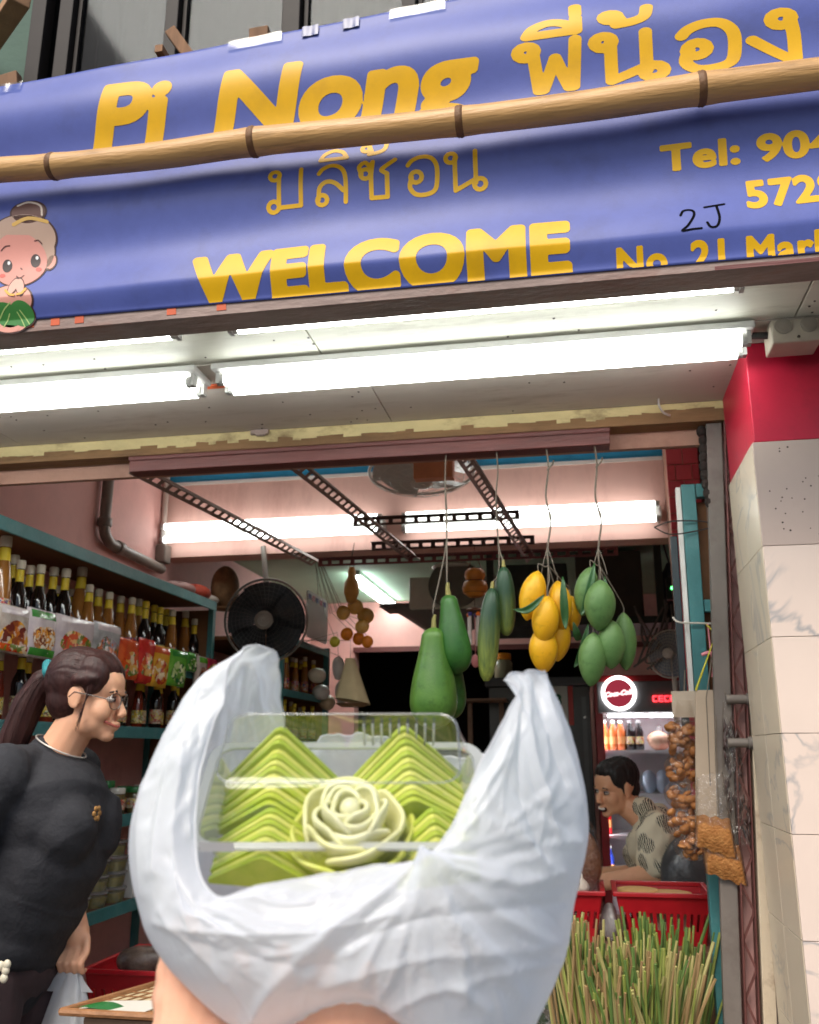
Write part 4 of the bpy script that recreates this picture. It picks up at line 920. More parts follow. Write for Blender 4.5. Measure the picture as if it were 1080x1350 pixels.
# ornaments further in: gourd lantern, wind chime, dried gourd, snack packs, cone cloth, calendar
def hang_from(t, p, ztop_, dy=0): MB().tube([p, (p[0],p[1]+dy,ztop_)], .0018, 6).build('string', str_m, t)
orn = mat('amber_lacquer', srgb(190,120,30), .35, .2, 14, .2, 40)
p = at(626,750,Y=4.03); t = thing('gourd_lantern', 'small amber gourd shaped lantern hanging behind the cucumbers', 'lantern', p)
MB().lathe([(.03,0),(.044,-.012),(.048,-.03),(.040,-.055),(.052,-.065),(.058,-.085),(.053,-.11),(.03,-.128)], p, 20).build('lantern_body', orn, t, smooth=45)
for dz in (-.058,-.085,-.11): MB().lathe([(.05,dz-.002),(.0595 if dz == -.085 else .054,dz),(.05,dz+.002)], p, 20, caps=False).build('ring', mat('dark_cord', srgb(90,50,20), .6), t, smooth=True)
q = MB(); q.tube([(p[0]-.03,p[1],p[2]),(p[0],p[1],p[2]+.09),(p[0]+.03,p[1],p[2])], .0016, 5); q.tube([(p[0],p[1],p[2]+.09),(p[0],4.02,2.36)], .0016, 5); q.build('cord', mat('red_cord', srgb(130,40,40), .7), t)
p = at(626,806,Y=4.03); t = thing('wind_chime', 'white tube wind chime with orange and blue beads under the gourd lantern', 'wind chime', p); MB().lathe([(.036,0),(.04,.006),(.03,.014)], p, 16).build('top_plate', mat('dark_wood', srgb(96,60,40), .5, .2), t)
for k in range(5):
    a = 2*PI*k/5+.3; x, y = p[0]+.03*math.cos(a), p[1]+.03*math.sin(a); MB().ball((x,y,p[2]-.015), .011, 10, 6).build('bead', mat(('orange_bead','blue_bead')[k%2], (srgb(230,110,30), srgb(50,50,130))[k%2], .4), t, smooth=True); MB().tube([(x,y,p[2]-.02),(x,y,p[2]-.15)], .006, 8).build('chime_tube', mat('white_tube', srgb(214,206,200), .35), t, smooth=50)
MB().tube([(p[0],p[1],p[2]-.02),(p[0],p[1],p[2]-.2)], .002, 6).ball((p[0],p[1],p[2]-.22), (.02,.02,.03), 10, 6).build('clapper', mat('pink_clapper', srgb(196,120,120), .5), t, smooth=True); hang_from(t, p, p[2]+.06)
p = at(464,748,Y=4.12); t = thing('dried_gourd', 'brown dried gourd hanging above the snack packs', 'gourd', p); MB().lathe([(.012,0),(.02,-.02),(.018,-.045),(.034,-.075),(.036,-.12),(.022,-.165),(.004,-.175)], p, 18).build('gourd_body', mat('dried_gourd_skin', srgb(176,124,50), .5, .3, 14, .2), t, smooth=60)
q = MB(); q.tube([(p[0]-.012,p[1],p[2]-.004),(p[0],p[1],p[2]+.06),(p[0]+.012,p[1],p[2]-.004)], .0015, 5); q.tube([(p[0],p[1],p[2]+.06),(p[0]+.01,p[1],p[2]+.12),(p[0],4.10,2.30)], .0018, 5); q.build('cord', str_m, t)
snackm = [mat('golden_snack', srgb(232,176,70), .25, .3, 30, .3, 50, col2=srgb(240,204,130)), mat('orange_snack', srgb(250,140,36), .25, .2, 30, .3, 50), mat('lime_snack', srgb(206,200,60), .3, .2, 30, .3, 50)]
for i, (px, py, R, k, lab) in enumerate(((452,808,.040,0,'golden snack pack at the left of the hanging cluster'),(468,800,.044,0,'golden snack pack at the top of the hanging cluster'),(482,812,.046,0,'golden snack pack at the right of the hanging cluster'),(478,826,.038,0,'golden snack pack at the middle of the hanging cluster'),(458,836,.036,1,'bright orange snack pack at the lower left of the cluster'),(473,842,.036,1,'bright orange snack pack low in the middle of the cluster'),(484,846,.034,1,'bright orange snack pack at the lower right of the cluster'),(441,846,.03,2,'lime yellow snack pack beside the calendar'))):
    p = at(px,py,Y=4.9+.03*(i%3)); t = thing('snack_pack', lab, 'snack pack', p, 'snack packs hanging in a cluster'); ph = i
    MB().grid(lambda u,v: (p[0]+R*math.sin(v*PI)*math.cos(2*PI*u)*(1+.12*math.sin(9*u+ph)), p[1]+R*.6*math.sin(v*PI)*math.sin(2*PI*u), p[2]+R*.95*math.cos(v*PI)*(1+.08*math.sin(5*u*PI))), 18, 10, True).build('pouch', snackm[k], t, smooth=True)
    MB().tube([(p[0],p[1],p[2]+R*.9),(p[0]*.6-.4*1.50,4.95,2.2),(-1.50,4.95,2.648)], .0016, 5).build('string', str_m, t)
# ================================================================== RIGHT SIDE OF THE OPENING
# folded lattice gate against the pillar; it leans a little
gate = thing('folding_gate', 'folded rusty lattice gate with worn cream channel against the tiled pillar', 'gate', (.40,2.56,.05))
GX = lambda z: .400+(z-1.07)*.052
gcream = mat('worn_cream_steel', srgb(196,180,156), .55, .1, 10, .15, 50, dirt=srgb(110,80,60), dscale=10, damt=.8); grust = mat('red_brown_lattice_steel', srgb(104,62,58), .55, .2, 20, metal=.3); ggrey = mat('dull_grey_sheet', srgb(112,104,98), .55, .15, 6, .1, 30, dirt=srgb(74,60,50), dscale=4, damt=.7)
def gpost(x0, x1, y0, y1, name, m, z0=.05, z1=2.35, bev=.002):
    vs = []
    for z in (z0, z1):
        g = GX(z)-.40
        vs += [(x0+g,y0,z),(x1+g,y0,z),(x1+g,y1,z),(x0+g,y1,z)]
    return MB().add(vs, [(0,3,2,1),(4,5,6,7),(0,1,5,4),(1,2,6,5),(2,3,7,6),(3,0,4,7)]).build(name, m, gate, bevel=bev)
gpost(.406,.437,2.53,2.60,'channel', gcream); gpost(.364,.369,2.535,2.57,'flat_bar', grust); gpost(.396,.400,2.535,2.57,'flat_bar', grust)
gpost(.365,.40,2.585,2.60,'backing_strip', mat('faded_pink_steel', srgb(196,150,144), .6, .1, 10))
gpost(.318,.360,2.55,2.575,'grey_sheet', ggrey)
n = 34; z0, z1 = .08, 2.31
for k in range(n):
    za, zb = z0+(z1-z0)*k/n, z0+(z1-z0)*(k+1)/n
    a, b = (.368,.397) if k % 2 == 0 else (.397,.368)
    MB().bar((a+GX(za)-.40,2.545,za),(b+GX(zb)-.40,2.545,zb),.0055,.004,(0,1,0)).build('lattice_bar', grust, gate)
for zz in (1.58,1.47):
    g = GX(zz)-.40; MB().lathe([(.012,0),(.012,.05),(.016,.052),(.016,.07)], (.345+g,2.535,zz), 12, axis=(1,0,0)).build('bolt', ggrey, gate, smooth=40)
jag = MB()
for k in range(9): jag.ball((.315+GX(2.2)-.4+random.uniform(-.006,.006),2.56,2.33-k*.026), (.012+.004*random.random(),.012,.018), 7, 5)
tag(jag.build('flaking_edge', mat('dark_flaking_rust', srgb(40,32,28), .9, .3, 30, .4), gate, smooth=True), kind='stuff')

tf = thing('teal_frame', 'tall teal timber frame with brown plywood standing inside the right of the opening', 'frame', (.345,2.70,.05))
def lean(x, z): return x + (z-1.2)*.010
def tpost(x0, x1, y0, y1, z0, z1, name, m, bev=.002):
    vs = []
    for z in (z0, z1): vs += [(lean(x0,z),y0,z),(lean(x1,z),y0,z),(lean(x1,z),y1,z),(lean(x0,z),y1,z)]
    return MB().add(vs, [(0,3,2,1),(4,5,6,7),(0,1,5,4),(1,2,6,5),(2,3,7,6),(3,0,4,7)]).build(name, m, tf, bevel=bev)
tpost(.306,.345,2.66,2.70,.05,2.205,'post', M['teal']); tpost(.347,.405,2.66,2.69,2.165,2.205,'top_rail', M['teal']); tpost(.347,.405,2.665,2.69,1.83,1.865,'mid_rail', M['teal'])
tpost(.347,.41,2.705,2.715,1.25,2.16,'panel', M['ply']); tpost(.291,.3045,2.67,2.69,1.55,2.20,'white_edge', M['white_paint'])
tpost(.270,.290,2.70,2.72,1.5,2.06,'dark_board', mat('dark_slate_board', srgb(44,56,62), .5, .2, 8))
tpost(.35,.48,2.67,2.70,.05,.085,'foot_rail', M['teal']); tpost(.33,.56,2.67,2.70,.66,.70,'low_rail', M['teal'])
wl = thing('wire_loop', 'dark wire loop tied round the top of the teal frame', 'wire', (.32,2.65,2.07)); MB().tube(smooth_line([(.23,2.64,2.075),(.27,2.63,2.05),(.34,2.65,2.06),(.40,2.655,2.075),(.36,2.652,2.09),(.28,2.64,2.09),(.23,2.64,2.075)],4), .0022, 6).build('loop', nm, wl)
wl = thing('tied_string', 'white cord tied across the teal frame above the hanging paper bag', 'cord', (.33,2.65,1.79)); MB().tube(smooth_line([(.265,2.655,1.815),(.28,2.65,1.80),(.33,2.648,1.796),(.385,2.65,1.798),(.405,2.56,1.83)],4), .003, 6).build('cord', mat('white_string', srgb(206,198,186), .7), wl)
br = mat('polished_brass', srgb(190,140,50), .25, .1, 20, metal=.8); p = at(940,768,Y=2.655); t = thing('brass_charm', 'small brass figure charm dangling inside the teal frame', 'ornament', p)
MB().ball(p,(.007,.006,.010),10,7).build('upper_bead', br, t, smooth=True); MB().ball((p[0],p[1],p[2]-.017),(.009,.007,.011),10,7).build('lower_bead', br, t, smooth=True); MB().tube([(p[0]-.008,p[1],p[2]-.03),(p[0]-.002,p[1],p[2]-.034),(p[0]+.004,p[1],p[2]-.026)],.003,6).build('tail', br, t); MB().tube([p,(p[0],2.66,2.166)],.001,5).build('thread', str_m, t)
# hanging bags: rind bags, paper carrier, chili bag, crumb bags
film = clear('cellophane', (.97,.95,.92), .03, .10, .02, (.9,.9,.9), .7, 40, .28)
rind = mat('fried_pork_rind', srgb(162,102,48), .45, .35, 28, .6, 60, col2=srgb(178,120,62)); crumb = mat('golden_crumb', srgb(150,92,38), .7, .3, 90, .6, 160, col2=srgb(178,124,66))
def lump(c, r, ph=0, wob=.14, *a):
    return lambda u,v: (c[0]+r[0]*math.sin(v*PI)*math.cos(2*PI*u)*(1+wob*math.sin(3*2*PI*u+ph+4*v)), c[1]+r[1]*math.sin(v*PI)*math.sin(2*PI*u)*(1+wob*math.sin(2*2*PI*u+ph)), c[2]-r[2]*math.cos(v*PI)*(1+.1*math.sin(5*v+ph)))
names = ['topmost bag of brown pork rind under the pale header card','second bag of brown pork rind from the top of its string','third bag of brown pork rind from the top of its string','fourth bag of brown pork rind beside the kneeling man','lowest bag of brown pork rind tucked behind the crumb bag']
for i, (px, py, rx, rz) in enumerate(((902,976,.045,.054),(899,1012,.041,.038),(902,1048,.044,.040),(903,1085,.046,.040),(914,1116,.042,.036))):
    p = at(px,py,Y=2.62); t = thing('rind_bag', names[i], 'snack bag', p, 'pork rind bags strung one below the other')
    k = MB()
    for j in range(26): k.ball((p[0]+random.uniform(-.78,.78)*rx, p[1]+random.uniform(-.7,.7)*.03, p[2]+random.uniform(-.75,.75)*rz), (rx*random.uniform(.2,.42),.012,rz*random.uniform(.12,.3)), 8, 5, Matrix.Rotation(random.uniform(0,3),3,(1,.4,.2)))
    tag(k.build('rind_pieces', rind, t, smooth=True), kind='stuff'); MB().grid(lump(p,(rx*1.08,.04,rz*1.1),i), 22, 14, True).build('film', film, t, smooth=True)
    if i == 0:
        MB().box((p[0]-.025,p[1]-.003,p[2]+.06),(p[0]+.04,p[1],p[2]+.13)).build('header_card', mat('pale_header_card', srgb(196,180,160), .6, .08, 10), t); MB().grid(lambda u,v: (p[0]+.006+(.03-.012*v)*math.cos(2*PI*u), p[1]+.02*math.sin(2*PI*u), p[2]+.045+.06*v), 12, 4, True).build('neck', film, t, smooth=True)
    else: MB().tube([(p[0],p[1],p[2]+rz*.9),(p[0],p[1],p[2]+rz*1.4)], .004, 6).build('knot', film, t)
    if i == 0: MB().tube([(p[0]+.01,p[1],p[2]+.13),(p[0]+.02,2.66,p[2]+.19)],.002,6).build('string', str_m, t)
pc = mat('beige_kraft_card', srgb(176,158,138), .7, .06, 12); a = at(916,910,Y=2.57); b = at(950,1100,Y=2.57)
t = thing('paper_carrier', 'flat beige paper carrier bag on yellow string handles by the gate', 'paper bag', (a[0],2.57,b[2]))
xL, xR = at(917,915,Y=2.57)[0], at(947,915,Y=2.57)[0]; zt, zb_ = a[2], at(930,1085,Y=2.57)[2]; xl2, xr2 = at(918,1085,Y=2.57)[0], at(953,1085,Y=2.57)[0]
MB().add([(xL,2.57,zt),(xR,2.57,zt),(xr2,2.57,zb_),(xl2,2.57,zb_),(xL,2.578,zt),(xR,2.578,zt),(xr2,2.585,zb_),(xl2,2.585,zb_)],[(0,1,2,3),(7,6,5,4),(0,4,5,1),(1,5,6,2),(2,6,7,3),(3,7,4,0)]).build('front_panel', pc, t, bevel=.001)
MB().add([(xR+.001,2.572,zt+.004),(xR+.018,2.60,zt+.03),(xr2+.012,2.60,zb_+.03),(xr2+.001,2.576,zb_)],[(0,1,2,3)]).build('gusset', mat('olive_card', srgb(96,84,40), .7, .1, 12), t)
top = at(944,836,Y=2.56); yel = mat('yellow_string', srgb(206,200,60), .6, .08, 20)
q = MB(); q.tube([(xL+.002,2.569,zt),(top[0],2.56,top[2]),(xR+.012,2.572,zt)], .0032, 8); q.build('handle', yel, t, smooth=50)
MB().tube([(top[0],2.56,top[2]),(top[0]-.01,2.645,1.79)], .0022, 6).build('hook_string', yel, t)
pk = thing('pink_ribbon', 'pink plastic ribbon knotted below the yellow handles', 'ribbon', top); pkm = mat('pink_ribbon', srgb(214,130,140), .4, .1, 12); p = at(940,868,Y=2.585)
MB().tube(smooth_line([(p[0]-.028,2.585,p[2]+.01),(p[0]-.005,2.58,p[2]+.014),(p[0]+.002,2.585,p[2]-.012),(p[0]-.002,2.59,p[2]-.05)],4), .005, 8).build('ribbon', pkm, pk, smooth=50); MB().tube([(p[0]-.005,2.58,p[2]+.014),(top[0]-.008,2.64,1.792)],.002,6).build('tie', pkm, pk)
# chili bag
chl = mat('dried_chili', srgb(62,40,36), .35, .4, 40, .3, 60); p0 = at(962,955,Y=2.545); p1 = at(972,1100,Y=2.545)
t = thing('chili_bag', 'long clear bag of dark dried chillies hanging against the gate', 'dried chilli bag', p0); ch = MB()
for k in range(90):
    f = random.random(); c = p0+(p1-p0)*f; w = .018+.014*f; c = c+np.array([random.uniform(-w,w), random.uniform(-.012,.012),0]); d = np.array([random.uniform(-.4,.4),random.uniform(-.2,.2),1]); d = d/np.linalg.norm(d)*random.uniform(.012,.02)
    ch.tube([c-d, c-d*.2+np.array([.003,0,0]), c+d], [.0012,.0038,.001], 6)
tag(ch.build('chillies', chl, t, smooth=True), kind='stuff')
MB().grid(lambda u,v: (p0[0]+(p1-p0)[0]*v+(.012+.030*v)*math.cos(2*PI*u)*(1+.1*math.sin(12*u+9*v)), p0[1]+(.006+.014*math.sin(v*PI))*math.sin(2*PI*u), p0[2]+.06+(p1[2]-p0[2]-.085)*v), 20, 24, True).build('film', film, t, smooth=True); MB().tube([(p0[0],p0[1],p0[2]+.06),(p0[0]-.01,2.56,p0[2]+.12),(top[0]+.01,2.60,1.80)],.002,6).build('string', str_m, t)
for i, (q0, q1, w0, w1, lab) in enumerate((((938,1052),(944,1124),.036,.048,'upper clear bag with golden crumbs settled at its bottom'),((950,1108),(958,1160),.044,.048,'lower clear bag of golden crumbs with a slanted bottom edge'))):
    yy = 2.52+.018*i; a = at(*q0,Y=yy); b = at(*q1,Y=yy); t = thing('crumb_bag', lab, 'snack bag', a, 'flat bags of golden crumbs hanging by the gate'); d = b-a; f0 = (.35,.12)[i]
    def pil_(u, v, k, lo):
        s_ = 2*abs(2*(u%1)-1)-1; f = lo+(1-lo)*v; w = (w0+(w1-w0)*f)*k; th = .017*k*(1-s_**4)**.5*math.sin(PI*min(.985,.15+.83*v))
        return (a[0]+d[0]*f+w*s_, a[1]+(th if (u%1) < .5 else -th), a[2]+d[2]*f-.016*s_*f+.003*math.sin(9*s_))
    MB().grid(lambda u,v: pil_(u,v,1,f0), 36, 12, True).build('crumbs', crumb, t, smooth=True)
    MB().grid(lambda u,v: pil_(u,v,1.07,-.45), 36, 12, True).build('film', clear('crisp_film', (.97,.95,.92), .06, .08, .03, (.9,.9,.9), .9, 30, .4), t, smooth=True)
    MB().tube([(a[0],a[1],a[2]+.03),(a[0]+.01,2.54,a[2]+.25),(top[0]+.012,2.60,1.80)],.0016,5).build('string', str_m, t)

# ================================================================== TABLE WITH RED BASKETS, LEMONGRASS, CRATES
tabm = mat('worn_table_board', srgb(120,92,70), .6, .2, 8, .15, 40)
tbx = thing('goods_table', 'low worn timber table carrying the red baskets', 'table', (.1,3.05,.05))
MB().box((-.42,2.83,.885),(.60,3.40,.915)).build('tabletop', tabm, tbx, bevel=.003)
for x in (-.39,.54):
    for y in (2.86,3.33): MB().box((x,y,.05),(x+.04,y+.04,.885)).build('leg', M['teal'], tbx)
redp = mat('red_basket_plastic', srgb(176,24,34), .35, .12, 12, spec=.5)
def basket(x0, x1, y0, y1, z0, z1, label, tp=.82, nslot=13):
    t = thing('red_basket', label, 'basket', ((x0+x1)/2,(y0+y1)/2,z0), 'red plastic slotted baskets'); cx, cy = (x0+x1)/2,(y0+y1)/2
    def c(x, y, z): k = tp+(1-tp)*(z-z0)/(z1-z0); return (cx+(x-cx)*k, cy+(y-cy)*k, z)
    def wall(p, q, name):
        L = MB(); p, q = np.array(p), np.array(q)
        def pt(u, z, o): 
            w = c(*(p+(q-p)*u), z); n_ = np.array([(q-p)[1], -(q-p)[0]]); n_ = n_/np.linalg.norm(n_)*o; return (w[0]+n_[0], w[1]+n_[1], w[2])
        H = z1-z0
        def quad(u0,u1,za,zb): L.add([pt(u0,za,0),pt(u1,za,0),pt(u1,zb,0),pt(u0,zb,0),pt(u0,za,.003),pt(u1,za,.003),pt(u1,zb,.003),pt(u0,zb,.003)],[(0,1,2,3),(7,6,5,4),(0,4,5,1),(1,5,6,2),(2,6,7,3),(3,7,4,0)])
        quad(0,1,z0,z0+.3*H); quad(0,1,z0+.66*H,z1)
        for k in range(nslot+1): quad(max(0,k/nslot-.022),min(1,k/nslot+.022),z0+.3*H,z0+.66*H)
        L.build(name, redp, t)
    wall((x0,y0),(x1,y0),'side'); wall((x1,y0),(x1,y1),'side'); wall((x1,y1),(x0,y1),'side'); wall((x0,y1),(x0,y0),'side')
    k = MB(); a = c(x0,y0,z0); b = c(x1,y1,z0); k.box((a[0],a[1],z0),(b[0],b[1],z0+.004)); k.build('bottom', redp, t)
    r = MB(); e = .012
    r.box((x0-e,y0-e,z1),(x1+e,y0+.003,z1+.012)); r.box((x0-e,y1-.003,z1),(x1+e,y1+e,z1+.012)); r.box((x0-e,y0+.0035,z1),(x0+.003,y1-.0035,z1+.012)); r.box((x1-.003,y0+.0035,z1),(x1+e,y1-.0035,z1+.012)); r.build('rim', redp, t, bevel=.002)
    return t
basket(-.235,.030,2.88,3.12,.916,1.045,'red slotted basket half hidden behind the foreground bag on the table')
basket(.075,.335,2.88,3.12,.916,1.045,'red slotted basket holding tan flat cakes in front of the man')
cak = mat('tan_flat_cake', srgb(206,166,104), .6, .12, 14, .2)
for i, (x, y, z, r) in enumerate(((.17,2.97,1.015,.075),(.23,3.02,1.03,.07),(.14,3.04,1.035,.065))):
    t = thing('flat_cake', ('tan flat cake at the front of the right red basket','tan flat cake at the right of the right red basket','tan flat cake at the back left of the right red basket')[i], 'cake', (x,y,z)); MB().lathe([(.001,-.006),(r*.9,-.005),(r,.003),(r*.95,.010),(.4*r,.013),(.001,.013)], (x,y,z), 24).build('cake_disc', cak, t, smooth=50)
bs = MB().box((.13,2.92,.92),(.28,3.08,1.005)).build('cake_box', mat('pale_box', srgb(190,170,140), .6), None, bevel=.01); tag(bs, 'pale box under the tan cakes inside the right red basket', 'box')
garm = mat('white_garlic', srgb(222,214,204), .5, .06, 16)
gb_ = thing('garlic_bag', 'clear bag of white garlic bulbs in the left red basket', 'vegetable bag', (-.03,2.98,.925))
for k in range(9):
    a = k*.7; MB().lathe([(.004,-.02),(.017,-.014),(.022,0),(.015,.014),(.004,.024),(.003,.036)], (-.035+.04*math.cos(a)*(k%3)/2-.02,2.97+.035*math.sin(a),1.035+.022*(k%2)+.012*(k//4)), 12).build('garlic_bulb', garm, gb_, smooth=60)
MB().grid(lump((-.04,2.975,1.045),(.085,.07,.055),1,.08),24,14,True).build('film', film, gb_, smooth=True)
bt_ = mat('brown_bean', srgb(160,116,88), .5, .25, 60, .9, 70, col2=srgb(120,78,56)); t = thing('brown_bean_bag', 'upright clear bag of brown dried beans beside the foreground bag', 'dried food bag', (-.055,3.06,.92)); p = at(772,1125,Y=3.08)
MB().grid(lump((p[0],3.08,p[2]-.02),(.05,.035,.085),2,.08),20,14,True).build('beans', bt_, t, smooth=True); MB().grid(lump((p[0],3.08,p[2]-.005),(.055,.04,.105),2,.08),20,14,True).build('film', film, t, smooth=True)
cp = thing('clear_pack_stack', 'crumpled clear plastic pack standing between the two red baskets', 'plastic pack', (.05,2.92,.916)); MB().grid(lump((.052,2.93,.965),(.024,.04,.05),3,.2),20,12,True).build('film', clear('milky_film', (.95,.95,.95), .08, .15, .45, (.86,.84,.82), .8, 40), cp, smooth=True)
# crate stand with lemongrass
crm = mat('pale_crate_plastic', srgb(176,168,158), .5, .1, 10)
st = thing('produce_stand', 'low pale produce stand in front of the table under the lemongrass', 'stand', (.1,2.56,.05))
MB().box((-.30,2.40,.56),(.29,2.80,.59)).build('stand_top', crm, st, bevel=.003)
for x in (-.28,.24):
    for y in (2.42,2.74): MB().box((x,y,.05),(x+.035,y+.035,.56)).build('leg', crm, st)
lgm = [mat('lemongrass_stalk_'+n, c, .55, .2, 20, .1, 60, stretch=(3,3,.4), col2=c2) for n, c, c2 in (('green',srgb(112,128,52),srgb(156,162,84)),('pale',srgb(150,146,84),srgb(178,166,112)),('dry',srgb(138,112,72),srgb(160,132,92)),('deep',srgb(66,94,44),srgb(104,130,62)))]
def stalk_mesh(b=0):
    mb = MB(); mb.tube([(0,0,0),(.001+b*.2,0,.1),(.002+b*.6,.001,.22),(b*1.4,0,.32),(b*2.6,0,.40)], [.0056,.0052,.0048,.0044,.0042], 6); return mb.mesh('stalk', 50)
sm_ = []
for m in lgm:
    for b in (0,.006,-.004,.012): me = stalk_mesh(b); me.materials.append(m); sm_.append(me)
blm = []
for m in lgm:
    for b in (.01,.03,-.02):
        q = MB()
        for k in range(6):
            z = .05+.37*k/6; w = .0055*(1-(k/6)**2*.7); q.v += [(-w+b*(k/6)**2,.002,z),(b*(k/6)**2,-.001,z),(w+b*(k/6)**2,.002,z)]
            if k: a = 3*k; q.f += [(a-3,a-2,a+1,a),(a-2,a-1,a+2,a+1)]
        me = q.mesh('stalk', True); me.materials.append(m); blm.append(me)
def grass_bunch(label, cx, cy, z, n, spread, tipx, tall, deep=0):
    t = thing('lemongrass_bunch', label, 'lemongrass', (cx,cy,z), 'bunches of cut lemongrass')
    for k in range(n):
        a = random.uniform(0,2*PI); r = spread*math.sqrt(random.random()); o = bpy.data.objects.new('stalk', random.choice((blm if k % 6 == 0 else sm_) if deep == 0 else (blm[:3]+blm[9:] if k % 2 else sm_[12:]+sm_[:4]))); COL.objects.link(o); o.parent = t
        x, y = r*math.cos(a), r*.7*math.sin(a); o.location = (x,y,random.uniform(0,.03)); o.rotation_euler = (random.gauss(-.05,.08)+y*.6, tipx+x*2.2+random.gauss(0,.07), random.uniform(0,6)); s = tall*random.uniform(.82,1.08); g = random.uniform(.65,1.1); o.scale = (g,g*.8,s)
    q = MB()
    for zz in (.09,.12): q.tube([(cx+spread*1.05*math.cos(a*PI/9),cy+spread*.75*math.sin(a*PI/9),z+zz) for a in range(19)], .003, 5)
    q.build('tie_band', mat('red_rubber_band', srgb(150,60,50), .6), t)
grass_bunch('upright yellow green lemongrass bunch at the left of the stand', -.040,2.52,.592, 110, .046, .02, 1.03)
grass_bunch('tall deep green lemongrass bunch at the back, under the right basket', .165,2.70,.592, 190, .088, .06, 1.0, 1)
grass_bunch('large lemongrass bunch fanning out to the right at the front', .10,2.50,.592, 270, .088, .14, .93)
grass_bunch('dry tipped lemongrass bunch lying forward in the middle', .045,2.44,.592, 110, .06, .10, .82)
grm = mat('leafy_greens', srgb(52,78,36), .5, .3, 12, .3, 60, col2=srgb(84,106,58)); t = thing('greens_bag', 'clear bag stuffed with dark leafy greens at the foot of the foreground bag', 'vegetable bag', (-.15,2.62,.592)); lf = MB()
for k in range(160):
    a = random.uniform(0,2*PI); r = .085*math.sqrt(random.random()); c = np.array([-.15+r*math.cos(a),2.60+.07*math.sin(a)*random.random(),.62+random.uniform(0,.30)]); d = np.array([random.gauss(0,1),random.gauss(0,1)*.6,random.gauss(.4,1)]); d /= np.linalg.norm(d); s_ = np.cross(d,(.3,1,.2)); s_ /= np.linalg.norm(s_); L = random.uniform(.025,.05)
    lf.add([c-d*L*.5, c+s_*L*.3, c+d*L*.5, c-s_*L*.3],[(0,1,2,3)])
tag(lf.build('leaves', grm, t), kind='stuff'); MB().grid(lump((-.15,2.60,.77),(.12,.10,.18),2,.08),24,16,True).build('film', film, t, smooth=True)
t = thing('orange_carton', 'orange and white carton standing behind the teal post', 'carton', (.40,2.85,.6)); MB().box((.345,2.78,.916),(.50,2.92,1.06)).build('orange_box', mat('orange_card', srgb(206,86,30), .55, .1, 10), t, bevel=.003)
t = thing('white_tub', 'white plastic tub on the low rail to the right of the teal post', 'tub', (.42,2.80,.70)); MB().lathe([(.06,.70),(.075,.72),(.08,.90),(.085,.905),(.085,.913)], (.44,2.745,0), 20).build('tub_body', mat('white_tub_plastic', srgb(200,190,184), .5, .06, 10, dirt=srgb(150,120,100), damt=.4), t, smooth=40)
t = thing('red_cloth', 'dark red cloth hanging over the table edge right of the teal post', 'cloth', (.42,2.82,1.0)); MB().grid(lambda u,v: (.36+.14*u, 2.80+.012*math.sin(u*14), 1.18-.14*v), 16, 8).build('cloth', mat('dark_red_cloth', srgb(120,26,36), .8, .2, 20), t, smooth=True)
MB().tube([(.37,2.80,1.18),(.37,2.69,1.19)],.002,5).build('hanger', nm, t)

# front left: red basket of packs and wicker tray
basket(-1.42,-1.0,2.62,2.95,.72,.84,'red basket of clear packs beside the woman\'s hand',.9)
fs_ = thing('floor_stand', 'dark stand under the red basket and tray by the woman', 'stand', (-1.2,2.7,.05)); MB().box((-1.46,2.60,.69),(-.9,2.98,.719)).build('stand_top', tabm, fs_)
for x in (-1.44,-.96):
    for y in (2.62,2.92): MB().box((x,y,.05),(x+.04,y+.04,.69)).build('leg', tabm, fs_)
pkm2 = [clear('clear_pack', (.9,.9,.9), .1, .15, .25, (.8,.78,.75), .5, 30), mat('dark_dried_pack', srgb(66,50,44), .3, .4, 30, .3, col2=srgb(130,110,96)), mat('brown_dried_pack', srgb(110,70,44), .3, .3, 30, .3, col2=srgb(170,140,110))]
for i, (x, y, z, m, lab) in enumerate(((-1.29,2.70,.86,1,'dark dried food pack at the left of the red basket by the woman'),(-1.20,2.73,.88,0,'glossy clear pack leaning in the red basket by the woman'),(-1.11,2.78,.89,2,'brown dried food pack at the back of the red basket by the woman'),(-1.05,2.70,.87,1,'dark pack at the right end of the red basket by the woman'),(-1.18,2.86,.92,2,'brown pack piled highest in the red basket by the woman'))):
    t = thing('dried_food_pack', lab, 'food pack', (x,y,.73)); q = MB().grid(lump((x,y,z),(.075,.05,.045),i,.12),20,12,True); q.build('pouch', pkm2[m], t, smooth=True)
    if m == 0:
        for k in range(8): MB().bar((x-.05+.012*k,y-.02,z-.03),(x-.04+.012*k,y+.02,z+.02),.006,.006).build('strip', mat('red_white_strip', srgb(206,190,186), .5, .1, 20, col2=srgb(180,90,80)), t)
wic = mat('split_cane', srgb(150,104,66), .55, .2, 20, .3, 80); wicp = mat('pale_cane_mat', srgb(206,188,150), .6, .12, 14, .2, 60)
t = thing('cane_tray', 'square pale cane tray with brown rim and a green leaf on it', 'tray', (-1.12,2.30,.86))
c0 = at(95,1331,Y=2.22); c1 = at(206,1293,Y=2.62); c2 = at(300,1330,Y=2.45); 
def tray_pt(u, v, dz=0):
    A = np.array([-1.25,2.20,.845]); return A + np.array([.34,.02,-.005])*u + np.array([.13,.36,.0])*v + np.array([0,0,dz])
MB().add([tray_pt(0,0),tray_pt(1,0),tray_pt(1,1),tray_pt(0,1),tray_pt(0,0,.004),tray_pt(1,0,.004),tray_pt(1,1,.004),tray_pt(0,1,.004)],[(0,3,2,1),(4,5,6,7),(0,1,5,4),(1,2,6,5),(2,3,7,6),(3,0,4,7)]).build('base', wicp, t)
